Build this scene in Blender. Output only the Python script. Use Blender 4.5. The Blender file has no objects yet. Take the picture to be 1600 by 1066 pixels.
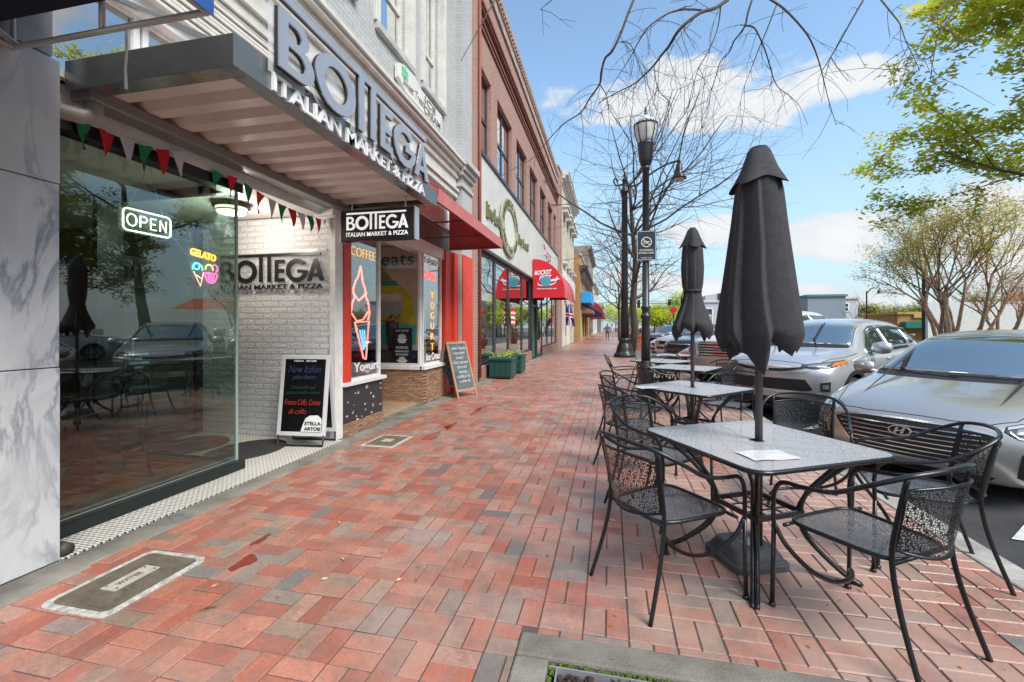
import bpy, bmesh, math, random
from mathutils import Vector, Matrix
from mathutils.bvhtree import BVHTree
R = math.radians
random.seed(7)
SC = bpy.context.scene
COL = SC.collection
# ---------------------------------------------------------------- camera
FPX = 695.0
TH = math.atan(153 / FPX)
cam = bpy.data.cameras.new('camera'); camo = bpy.data.objects.new('camera', cam); COL.objects.link(camo)
camo.location = (0, 0, 1.4); camo.rotation_euler = (R(90), 0, TH)
cam.sensor_width = 36; cam.lens = 36 * FPX / 1600
cam.shift_y = (533 - 511) / 1600 * -1
cam.clip_start = .05; cam.clip_end = 3000
SC.camera = camo
SC.view_settings.view_transform = 'Standard'; SC.view_settings.look = 'None'
SC.view_settings.exposure = 1.34; SC.view_settings.gamma = 1
SC.cycles.transparent_max_bounces = 24
SC.cycles.max_bounces = 8
# ---------------------------------------------------------------- node helpers
def N(nt, t, **k):
    n = nt.nodes.new(t)
    for a, b in k.items():
        if a.startswith('i_'):
            n.inputs[int(a[2:]) if a[2:].isdigit() else a[2:].replace('_', ' ')].default_value = b
        else: setattr(n, a, b)
    return n
def L(nt, a, ao, b, bi): nt.links.new(a.outputs[ao], b.inputs[bi])
def c4(c): return (c[0], c[1], c[2], 1)
# ---------------------------------------------------------------- world: daylight sky with broken cloud
SUN_EL, SUN_AZ = R(48), R(125)      # azimuth clockwise from +Y
w = bpy.data.worlds.new('World'); SC.world = w; w.use_nodes = True
nt = w.node_tree; nt.nodes.clear()
out = N(nt, 'ShaderNodeOutputWorld'); bg = N(nt, 'ShaderNodeBackground'); L(nt, bg, 0, out, 0)
sky = N(nt, 'ShaderNodeTexSky', sky_type='NISHITA', sun_disc=False, sun_elevation=SUN_EL, sun_rotation=SUN_AZ, air_density=1.0, dust_density=.6, ozone_density=1.2)
bg.inputs[1].default_value = .125
tc = N(nt, 'ShaderNodeTexCoord')
def px_dir(x, y):
    u = (x - 800) / FPX; v = (511 - y) / FPX
    d = Vector((-math.sin(TH) + u * math.cos(TH), math.cos(TH) + u * math.sin(TH), v)); return d.normalized()
# clouds on a layer high above: direction projected to a plane
sep = N(nt, 'ShaderNodeSeparateXYZ'); L(nt, tc, 'Generated', sep, 0)
def M_(op, a, b=None, c=None):
    m = N(nt, 'ShaderNodeMath', operation=op)
    for i, q in enumerate((a, b, c)):
        if q is None: continue
        if isinstance(q, (int, float)): m.inputs[i].default_value = q
        else: nt.links.new(q, m.inputs[i])
    return m.outputs[0]
X, Y, Z = sep.outputs
az = M_('ARCTAN2', X, Y); el = M_('ARCSINE', Z)
cmb = N(nt, 'ShaderNodeCombineXYZ'); nt.links.new(az, cmb.inputs[0]); nt.links.new(el, cmb.inputs[1])
mp = N(nt, 'ShaderNodeMapping'); mp.inputs['Scale'].default_value = (1, 2.0, 1); L(nt, cmb, 0, mp, 0)
nz = N(nt, 'ShaderNodeTexNoise', i_Scale=5.5, i_Detail=9, i_Roughness=.58); L(nt, mp, 0, nz, 'Vector')
nz2 = N(nt, 'ShaderNodeTexNoise', i_Scale=1.6, i_Detail=3, i_Roughness=.5); L(nt, mp, 0, nz2, 'Vector')
def bank(x, y, rx, ry, tilt=.13):             # a cloud bank: an elliptical region of the sky
    d = px_dir(x, y); a0 = math.atan2(d.x, d.y); e0 = math.asin(d.z)
    d_ = M_('SUBTRACT', az, a0); da = M_('DIVIDE', d_, rx); de = M_('DIVIDE', M_('ADD', M_('SUBTRACT', el, e0), M_('MULTIPLY', d_, tilt)), ry)
    r = M_('ADD', M_('MULTIPLY', da, da), M_('MULTIPLY', de, de))
    return M_('SUBTRACT', 1.0, r)
banks = [bank(1085, 155, .33, .065), bank(1310, 128, .10, .035), bank(1340, 362, .15, .055), bank(1120, 370, .16, .045), bank(1180, 455, .4, .03), bank(1600, 360, .15, .09), bank(250, 380, .5, .2)]
mx = banks[0]
for b_ in banks[1:]: mx = M_('MAXIMUM', mx, b_)
reg = M_('MAXIMUM', mx, -0.9)
# elsewhere (away from the photographed quarter) broken cloud everywhere
absaz = M_('ABSOLUTE', M_('SUBTRACT', az, .15))
away = M_('SUBTRACT', absaz, .85)
away = M_('MINIMUM', M_('MAXIMUM', M_('MULTIPLY', away, 4.0), -1.0), .1)
away = M_('ADD', away, M_('MULTIPLY', M_('SUBTRACT', nz2.outputs[0], .5), 3.2))
reg = M_('MAXIMUM', reg, away)
dens = M_('ADD', M_('MULTIPLY', reg, .42), M_('MULTIPLY', M_('SUBTRACT', nz.outputs[0], .5), 1.9))
cr = N(nt, 'ShaderNodeMapRange', interpolation_type='SMOOTHSTEP'); nt.links.new(dens, cr.inputs[0])
cr.inputs[1].default_value = .02; cr.inputs[2].default_value = .3
shade = N(nt, 'ShaderNodeMapRange'); nt.links.new(dens, shade.inputs[0]); shade.inputs[1].default_value = .1; shade.inputs[2].default_value = .9
cc = N(nt, 'ShaderNodeMix', data_type='RGBA'); nt.links.new(shade.outputs[0], cc.inputs[0])
cc.inputs[6].default_value = (2.5, 2.65, 2.8, 1); cc.inputs[7].default_value = (3.3, 3.33, 3.36, 1)
# tint of the clear sky: paler haze toward the horizon
hz = N(nt, 'ShaderNodeMapRange'); nt.links.new(el, hz.inputs[0]); hz.inputs[1].default_value = 0; hz.inputs[2].default_value = .42; hz.inputs[3].default_value = .92; hz.inputs[4].default_value = 0
skm = N(nt, 'ShaderNodeMix', data_type='RGBA'); nt.links.new(hz.outputs[0], skm.inputs[0])
skt = N(nt, 'ShaderNodeMix', data_type='RGBA', blend_type='MULTIPLY'); skt.inputs[0].default_value = 1; L(nt, sky, 0, skt, 6); skt.inputs[7].default_value = (.90, .96, .90, 1)
nt.links.new(skt.outputs[2], skm.inputs[6]); skm.inputs[7].default_value = (1.6, 2.1, 2.5, 1)
fin = N(nt, 'ShaderNodeMix', data_type='RGBA'); nt.links.new(cr.outputs[0], fin.inputs[0]); nt.links.new(skm.outputs[2], fin.inputs[6]); nt.links.new(cc.outputs[2], fin.inputs[7])
nt.links.new(fin.outputs[2], bg.inputs[0])
# ---------------------------------------------------------------- sun
sl = bpy.data.lights.new('sun', 'SUN'); sl.energy = 2.0; sl.angle = R(30); sl.color = (1, .95, .88)
so = bpy.data.objects.new('sun', sl); COL.objects.link(so)
sd = Vector((math.sin(SUN_AZ) * math.cos(SUN_EL), math.cos(SUN_AZ) * math.cos(SUN_EL), math.sin(SUN_EL)))
so.rotation_euler = sd.to_track_quat('Z', 'Y').to_euler()
so.location = sd * 50
# ---------------------------------------------------------------- materials
MC = {}
def coords(nt, ax=None, scale=1.0, rot=0):
    t = N(nt, 'ShaderNodeTexCoord'); g = N(nt, 'ShaderNodeNewGeometry')
    src = (g, 'Position') if ax in ('X', 'Y', 'W') else (t, 'Object')
    s = N(nt, 'ShaderNodeSeparateXYZ'); L(nt, src[0], src[1], s, 0)
    c = N(nt, 'ShaderNodeCombineXYZ')
    a = {'X': (1, 2, 0), 'Y': (0, 2, 1)}.get(ax, (0, 1, 2))
    for i, k in enumerate(a): L(nt, s, k, c, i)
    m = N(nt, 'ShaderNodeMapping'); m.inputs['Scale'].default_value = (scale,) * 3; m.inputs['Rotation'].default_value = (0, 0, rot); L(nt, c, 0, m, 0)
    return m
def mat(name, col, rough=.5, metal=0, var=.0, vscale=6, bump=0, bscale=60, col2=None, emit=None, es=0, spec=.5, coat=0, trans=0, alpha=1, ior=1.45, vdet=6):
    if name in MC: return MC[name]
    m = bpy.data.materials.new(name); m.use_nodes = True; MC[name] = m
    nt = m.node_tree; b = nt.nodes['Principled BSDF']
    b.inputs['Base Color'].default_value = c4(col); b.inputs['Roughness'].default_value = rough; b.inputs['Metallic'].default_value = metal
    b.inputs['Specular IOR Level'].default_value = spec; b.inputs['Coat Weight'].default_value = coat; b.inputs['Coat Roughness'].default_value = .03; b.inputs['IOR'].default_value = ior
    b.inputs['Transmission Weight'].default_value = trans; b.inputs['Alpha'].default_value = alpha
    if emit: b.inputs['Emission Color'].default_value = c4(emit); b.inputs['Emission Strength'].default_value = es
    if var or col2:
        mp = coords(nt, 'W'); n = N(nt, 'ShaderNodeTexNoise', i_Scale=vscale, i_Detail=vdet, i_Roughness=.6); L(nt, mp, 0, n, 'Vector')
        r = N(nt, 'ShaderNodeMapRange'); L(nt, n, 0, r, 0); r.inputs[1].default_value = .35; r.inputs[2].default_value = .65
        x = N(nt, 'ShaderNodeMix', data_type='RGBA'); L(nt, r, 0, x, 0)
        a2 = col2 if col2 else tuple(q * (1 - var) for q in col)
        x.inputs[6].default_value = c4(col if col2 else tuple(min(1, q * (1 + var * .6)) for q in col)); x.inputs[7].default_value = c4(a2)
        L(nt, x, 2, b, 'Base Color')
        rr = N(nt, 'ShaderNodeMapRange'); L(nt, n, 0, rr, 0); rr.inputs[3].default_value = max(0, rough - .1); rr.inputs[4].default_value = min(1, rough + .12); L(nt, rr, 0, b, 'Roughness')
    if bump:
        mp = coords(nt, 'W'); n = N(nt, 'ShaderNodeTexNoise', i_Scale=bscale, i_Detail=4); L(nt, mp, 0, n, 'Vector')
        bp = N(nt, 'ShaderNodeBump', i_Strength=bump, i_Distance=.01); L(nt, n, 0, bp, 'Height'); L(nt, bp, 0, b, 'Normal')
    return m
def brickmat(name, ax, c1, c2, mort, bw=.21, rh=.071, ms=.008, rough=.75, depth=.006, blotch=.35, off=.5, blot_col=None, spec=.3):
    if name in MC: return MC[name]
    m = bpy.data.materials.new(name); m.use_nodes = True; MC[name] = m
    nt = m.node_tree; b = nt.nodes['Principled BSDF']; b.inputs['Roughness'].default_value = rough; b.inputs['Specular IOR Level'].default_value = spec
    mp = coords(nt, ax)
    br = N(nt, 'ShaderNodeTexBrick', offset=off, i_Scale=1.0, i_Mortar_Size=ms, i_Mortar_Smooth=.15, i_Brick_Width=bw, i_Row_Height=rh)
    br.inputs['Color1'].default_value = c4(c1); br.inputs['Color2'].default_value = c4(c2); br.inputs['Mortar'].default_value = c4(mort)
    L(nt, mp, 0, br, 'Vector')
    n = N(nt, 'ShaderNodeTexNoise', i_Scale=1.1, i_Detail=8, i_Roughness=.65); L(nt, mp, 0, n, 'Vector')
    n2 = N(nt, 'ShaderNodeTexNoise', i_Scale=35, i_Detail=5); L(nt, mp, 0, n2, 'Vector')
    r = N(nt, 'ShaderNodeMapRange'); L(nt, n, 0, r, 0); r.inputs[1].default_value = .4; r.inputs[2].default_value = .7; r.inputs[4].default_value = blotch
    x = N(nt, 'ShaderNodeMix', data_type='RGBA'); L(nt, r, 0, x, 0); L(nt, br, 0, x, 6); x.inputs[7].default_value = c4(blot_col or tuple(q * .6 for q in mort))
    r2 = N(nt, 'ShaderNodeMapRange'); L(nt, n2, 0, r2, 0); r2.inputs[3].default_value = .75; r2.inputs[4].default_value = 1.2
    y = N(nt, 'ShaderNodeVectorMath', operation='SCALE'); L(nt, x, 2, y, 0); L(nt, r2, 0, y, 'Scale'); L(nt, y, 0, b, 'Base Color')
    ad = N(nt, 'ShaderNodeMath', operation='MULTIPLY_ADD'); L(nt, br, 'Fac', ad, 0); ad.inputs[1].default_value = -1; L(nt, n2, 0, ad, 2)
    bp = N(nt, 'ShaderNodeBump', i_Strength=.8, i_Distance=depth); L(nt, ad, 0, bp, 'Height'); L(nt, bp, 0, b, 'Normal')
    return m
def glassmat(name, refl=1.0, tint=(.9, .95, .93), base=0.06, rough=0):
    if name in MC: return MC[name]
    m = bpy.data.materials.new(name); m.use_nodes = True; MC[name] = m
    nt = m.node_tree; nt.nodes.clear()
    o = N(nt, 'ShaderNodeOutputMaterial'); t = N(nt, 'ShaderNodeBsdfTransparent'); t.inputs[0].default_value = c4(tint)
    g = N(nt, 'ShaderNodeBsdfGlossy'); g.inputs['Roughness'].default_value = rough; f0 = N(nt, 'ShaderNodeLayerWeight', i_Blend=.5); f = N(nt, 'ShaderNodeMath', operation='POWER'); L(nt, f0, 'Facing', f, 0); f.inputs[1].default_value = 3.2
    a = N(nt, 'ShaderNodeMath', operation='MULTIPLY_ADD', use_clamp=True); L(nt, f, 0, a, 0); a.inputs[1].default_value = refl; a.inputs[2].default_value = base
    mp = coords(nt, 'W'); n = N(nt, 'ShaderNodeTexNoise', i_Scale=.8, i_Detail=1); L(nt, mp, 0, n, 'Vector')
    bp = N(nt, 'ShaderNodeBump', i_Strength=.25, i_Distance=.01); L(nt, n, 0, bp, 'Height'); L(nt, bp, 0, g, 'Normal')
    x = N(nt, 'ShaderNodeMixShader'); L(nt, a, 0, x, 0); L(nt, t, 0, x, 1); L(nt, g, 0, x, 2); L(nt, x, 0, o, 0)
    return m
def meshmetal(name, scale=85, hole=.2, col=(.02, .02, .022), rough=.3):
    if name in MC: return MC[name]
    m = mat(name, col, rough, 0, spec=.8); nt = m.node_tree; b = nt.nodes['Principled BSDF']
    t = N(nt, 'ShaderNodeTexCoord'); v = N(nt, 'ShaderNodeTexVoronoi', feature='DISTANCE_TO_EDGE', i_Scale=scale, i_Randomness=.75); L(nt, t, 'Object', v, 'Vector')
    g = N(nt, 'ShaderNodeMath', operation='LESS_THAN'); L(nt, v, 0, g, 0); g.inputs[1].default_value = hole; L(nt, g, 0, b, 'Alpha')
    bp = N(nt, 'ShaderNodeBump', i_Strength=.6, i_Distance=.004, invert=True); L(nt, v, 0, bp, 'Height'); L(nt, bp, 0, b, 'Normal')
    return m
# ---------------------------------------------------------------- mesh builder
class MB:
    def __init__(s): s.v = []; s.f = []; s.mi = []; s.M = None; s.m = 0
    def add(s, vs, fs, m=None):
        o = len(s.v)
        s.v += [tuple(s.M @ Vector(p)) for p in vs] if s.M is not None else [tuple(p) for p in vs]
        for f in fs: s.f.append(tuple(i + o for i in f)); s.mi.append(s.m if m is None else m)
        return s
    def box(s, x0, x1, y0, y1, z0, z1, m=None):
        return s.add([(x0, y0, z0), (x1, y0, z0), (x1, y1, z0), (x0, y1, z0), (x0, y0, z1), (x1, y0, z1), (x1, y1, z1), (x0, y1, z1)],
                     [(3, 2, 1, 0), (4, 5, 6, 7), (0, 1, 5, 4), (1, 2, 6, 5), (2, 3, 7, 6), (3, 0, 4, 7)], m)
    def bar(s, a, b, wd, ht, m=None, up=(0, 0, 1)):
        a = Vector(a); b = Vector(b); d = (b - a).normalized(); u = Vector(up)
        if abs(d.dot(u)) > .98: u = Vector((1, 0, 0))
        r = d.cross(u).normalized(); u = r.cross(d)
        vs = [tuple(p + r * x * wd / 2 + u * y * ht / 2) for p in (a, b) for x, y in ((-1, -1), (1, -1), (1, 1), (-1, 1))]
        return s.add(vs, [(3, 2, 1, 0), (4, 5, 6, 7), (0, 1, 5, 4), (1, 2, 6, 5), (2, 3, 7, 6), (3, 0, 4, 7)], m)
    def tube(s, pts, r, n=8, m=None, closed=False):
        pts = [Vector(p) for p in pts]; k = len(pts)
        rs = r if isinstance(r, (list, tuple)) else [r] * k
        vs = []; fs = []; pu = None
        for i, p in enumerate(pts):
            if closed: d = pts[(i + 1) % k] - pts[i - 1]
            else: d = pts[min(i + 1, k - 1)] - pts[max(i - 1, 0)]
            d.normalize()
            if pu is None: pu = Vector((0, 0, 1)) if abs(d.z) < .9 else Vector((1, 0, 0))
            a = d.cross(pu)
            if a.length < 1e-4: a = d.cross(Vector((.3, 1, .2)))
            a.normalize(); pu = a.cross(d)
            for j in range(n):
                t = 2 * math.pi * j / n; vs.append(p + (a * math.cos(t) + pu * math.sin(t)) * rs[i])
        for i in range(k if closed else k - 1):
            q = (i + 1) % k
            for j in range(n): fs.append((i * n + j, i * n + (j + 1) % n, q * n + (j + 1) % n, q * n + j))
        if not closed: fs.append(tuple(range(n - 1, -1, -1))); fs.append(tuple((k - 1) * n + j for j in range(n)))
        return s.add([tuple(v) for v in vs], fs, m)
    def lathe(s, prof, n=24, c=(0, 0, 0), m=None, fn=None):
        vs = []; fs = []
        for i, (r, z) in enumerate(prof):
            for j in range(n):
                t = 2 * math.pi * j / n; rr = r
                zz = z
                if fn: rr, zz = fn(i, t, r, z)
                vs.append((c[0] + rr * math.cos(t), c[1] + rr * math.sin(t), c[2] + zz))
        for i in range(len(prof) - 1):
            for j in range(n): fs.append((i * n + j, i * n + (j + 1) % n, (i + 1) * n + (j + 1) % n, (i + 1) * n + j))
        if prof[0][0] > 1e-4: fs.append(tuple(range(n - 1, -1, -1)))
        if prof[-1][0] > 1e-4: fs.append(tuple((len(prof) - 1) * n + j for j in range(n)))
        return s.add(vs, fs, m)
    def prism(s, pts, o, r, u, d, m=None):      # 2D outline (convex or simple) at o along r,u, thickness d along r x u
        o = Vector(o); r = Vector(r).normalized(); u = Vector(u).normalized(); nn = r.cross(u); k = len(pts)
        A = [tuple(o + r * x + u * y) for x, y in pts]; B = [tuple(o + r * x + u * y + nn * d) for x, y in pts]
        return s.add(A + B, [tuple(range(k - 1, -1, -1)), tuple(range(k, 2 * k))] + [(i, (i + 1) % k, k + (i + 1) % k, k + i) for i in range(k)], m)
    def mesh(s, me, o, r, u, sc=1, m=None):
        o = Vector(o); r = Vector(r).normalized(); u = Vector(u).normalized(); nn = r.cross(u)
        sx, sy, sz = sc if isinstance(sc, tuple) else (sc, sc, sc)
        return s.add([tuple(o + r * v.co.x * sx + u * v.co.y * sy + nn * v.co.z * sz) for v in me.vertices], [tuple(p.vertices) for p in me.polygons], m)
    def obj(s, name, mats, parent=None, smooth=False, bevel=0, label=None, cat=None, group=None, kind=None, auto=None):
        me = bpy.data.meshes.new(name); off = Vector((0, 0, 0)); q = parent
        while q is not None: off += q.location; q = q.parent
        me.from_pydata([(p[0] - off.x, p[1] - off.y, p[2] - off.z) for p in s.v], [], s.f)
        if not isinstance(mats, (list, tuple)): mats = [mats]
        for q in mats: me.materials.append(q)
        me.polygons.foreach_set('material_index', s.mi)
        if smooth: me.polygons.foreach_set('use_smooth', [True] * len(me.polygons))
        me.update()
        o = bpy.data.objects.new(name, me); COL.objects.link(o)
        if parent: o.parent = parent
        if auto:
            me.set_sharp_from_angle(angle=R(auto))
        if bevel:
            md = o.modifiers.new('bevel', 'BEVEL'); md.width = bevel; md.segments = 2; md.limit_method = 'ANGLE'; md.angle_limit = R(40)
        tag(o, label, cat, group, kind)
        return o
def tag(o, label=None, cat=None, group=None, kind=None):
    for k, v in (('label', label), ('category', cat), ('group', group), ('kind', kind)):
        if v: o[k] = v
    return o
def thing(name, loc, label, cat, group=None):
    o = bpy.data.objects.new(name, None); COL.objects.link(o); o.location = loc; o.empty_display_size = .1
    return tag(o, label, cat, group)
def copy_tree(o, parent=None):
    c = o.copy(); COL.objects.link(c)
    if parent: c.parent = parent
    for ch in [q for q in COL.objects if q.parent == o]: copy_tree(ch, c)
    return c
def arc(cx, cy, rx, ry, a0, a1, n=14): return [(cx + rx * math.cos(R(a0 + (a1 - a0) * i / n)), cy + ry * math.sin(R(a0 + (a1 - a0) * i / n))) for i in range(n + 1)]
def shape(outlines, ext=.01):
    cu = bpy.data.curves.new('c', 'CURVE'); cu.dimensions = '2D'; cu.fill_mode = 'BOTH'; cu.extrude = ext
    for ol in outlines:
        sp = cu.splines.new('POLY'); sp.points.add(len(ol) - 1); sp.use_cyclic_u = True
        for p, q in zip(sp.points, ol): p.co = (q[0], q[1], 0, 1)
    ob = bpy.data.objects.new('c', cu); me = bpy.data.meshes.new_from_object(ob); bpy.data.objects.remove(ob); return me
TXC = {}
def text(s, bold=0, ext=.02, shear=0, space=1):
    k = (s, bold, ext, shear, space)
    if k in TXC: return TXC[k]
    cu = bpy.data.curves.new('t', 'FONT'); cu.body = s; cu.size = 1; cu.offset = bold; cu.extrude = ext; cu.shear = shear; cu.space_character = space
    cu.align_x = 'LEFT'; cu.resolution_u = 3
    ob = bpy.data.objects.new('t', cu); me = bpy.data.meshes.new_from_object(ob); bpy.data.objects.remove(ob)
    xs = [v.co.x for v in me.vertices]; ys = [v.co.y for v in me.vertices]
    x0, y0 = min(xs), min(ys); W = max(xs) - x0; H = max(ys) - y0
    for v in me.vertices: v.co.x -= x0 + W / 2; v.co.y -= y0 + H / 2
    TXC[k] = (me, W, H); return TXC[k]
def put(mb, s, o, r, u, w=None, h=None, d=.004, bold=.01, shear=0, m=None, space=1):   # text centred at o, fitted to w and/or h, thickness d
    me, W, H = text(s, bold, .5, shear, space)
    sx = w / W if w else h / H; sy = h / H if h else sx
    nn = Vector(r).normalized().cross(Vector(u).normalized())
    mb.mesh(me, Vector(o) + nn * d / 2, r, u, (sx, sy, d), m)
VX, VY, VZ = (1, 0, 0), (0, 1, 0), (0, 0, 1)
# ================================================================ PALETTE
WHITE = mat('white_paint', (.72, .71, .69), .45, var=.12, vscale=9)
BLACKP = mat('black_paint', (.018, .018, .02), .35, spec=.6)
DARK = mat('dark_interior', (.03, .028, .026), .9)
CONC = mat('concrete', (.27, .25, .215), .75, col2=(.12, .11, .09), vscale=2.6, bump=.5, bscale=90)
GREYBR = brickmat('grey_painted_brick', 'X', (.50, .50, .49), (.45, .45, .445), (.36, .36, .355), rough=.7, blotch=.25, ms=.006, depth=.004)
WHITEBR = brickmat('white_painted_brick', 'Y', (.78, .77, .775), (.74, .74, .745), (.62, .62, .63), rough=.35, blotch=.03, ms=.014, depth=.02, rh=.075, bw=.235)
REDBR = brickmat('red_brick', 'X', (.40, .19, .14), (.33, .15, .115), (.42, .35, .30), rough=.85, blotch=.55, blot_col=(.36, .27, .235), ms=.008)
REDBRY = brickmat('red_brick_side', 'Y', (.30, .115, .075), (.24, .095, .07), (.30, .24, .20), rough=.85, blotch=.3, ms=.007)
BROWNBR = brickmat('brown_brick', 'X', (.22, .11, .07), (.15, .085, .06), (.22, .17, .14), rough=.85, blotch=.3, ms=.007)
TANBR = brickmat('tan_brick', 'Y', (.50, .27, .11), (.45, .23, .09), (.42, .30, .18), rough=.85, blotch=.15)
TANBRX = brickmat('tan_brick_front', 'X', (.50, .27, .11), (.45, .23, .09), (.42, .30, .18), rough=.85, blotch=.15)
STONEX = brickmat('stacked_stone', 'X', (.50, .29, .16), (.26, .15, .10), (.08, .05, .04), bw=.12, rh=.03, ms=.003, rough=.8, depth=.02, blotch=.3, blot_col=(.42, .28, .18))
STONEY = brickmat('stacked_stone_side', 'Y', (.50, .29, .16), (.26, .15, .10), (.08, .05, .04), bw=.12, rh=.03, ms=.003, rough=.8, depth=.02, blotch=.3, blot_col=(.42, .28, .18))
CREAM = mat('cream_stucco', (.55, .52, .44), .7, var=.15, vscale=2)
GLASS = glassmat('window_glass', 1.6, base=.10); CLR = glassmat('clear_shop_glass', .8, tint=(.93, .95, .94), base=.02)
SKYGL = glassmat('upper_window_glass', 2.5, tint=(.35, .4, .42), base=.45)
REDP = mat('red_paint', (.62, .05, .025), .45, var=.1)
ALU = mat('aluminium_trim', (.52, .52, .53), .35, .6, var=.1)
BRONZE = mat('dark_frame', (.03, .028, .028), .35, spec=.6)

# ================================================================ SETTING
def sheet(name, x0, x1, y0, y1, z, m, thick=.05):
    b = MB(); b.box(x0, x1, y0, y1, z - thick, z); return b.obj(name, m, kind='structure')
def asphalt():
    m = mat('asphalt', (.055, .055, .058), .75, var=.4, vscale=1.4, bump=.7, bscale=160); return m
sheet('ground', -400, 600, -300, 900, -.2, mat('ground_soil', (.12, .13, .07), .9, var=.3, vscale=.3), 1)
# road: one sheet, slightly crowned
b = MB(); prof = [(2.3, -.10), (4, -.085), (7.5, -.03), (10, -.0), (12.5, -.03), (16, -.085), (17.7, -.10)]
for (xa, za), (xb, zb) in zip(prof, prof[1:]): b.add([(xa, -60, za), (xb, -60, zb), (xb, 260, zb), (xa, 260, za)], [(0, 1, 2, 3)])
b.obj('road', asphalt(), kind='structure')
b = MB()
for k in range(24):
    y = -10 + k * 3.45; b.add([(2.75, y, -.086), (2.85, y - .02, -.086), (6.9, y + 4.0, -.03), (6.8, y + 4.05, -.03)], [(0, 1, 2, 3)])
b.obj('parking_lines', mat('road_paint', (.6, .6, .57), .7, var=.3, vscale=8), kind='structure')
b = MB(); b.add([(9.95, -60, .004), (10.08, -60, .004), (10.08, 260, .004), (9.95, 260, .004)], [(0, 1, 2, 3)])
b.obj('centre_line', mat('yellow_paint', (.6, .42, .08), .7, var=.2), kind='structure')
def kerbstone(name, x0, x1):
    b = MB(); y = -6
    while y < 120: b.box(x0, x1, y + .004, y + 1.496 if y < 40 else y + 1.5, -.16, .006 + .003 * random.random()); y += 1.5
    return b.obj(name, mat('kerb_concrete', (.36, .35, .32), .8, var=.35, vscale=4, bump=.5, bscale=80), kind='structure', bevel=.012)
kerbstone('kerb', 2.14, 2.33)
kerbstone('kerb', 17.6, 17.8)
sheet('far_pavement', 17.8, 21.5, -60, 260, -.01, CONC)
sheet('park_lawn', 21.5, 48, -60, 30, -.02, mat('lawn', (.07, .11, .025), .9, var=.35, vscale=1.2, bump=.8, bscale=60))
sheet('far_pavement_beyond', -3.3, 2.14, 60, 260, -.012, mat('paver_far', (.30, .17, .14), .8, var=.2, vscale=1.5))
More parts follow.
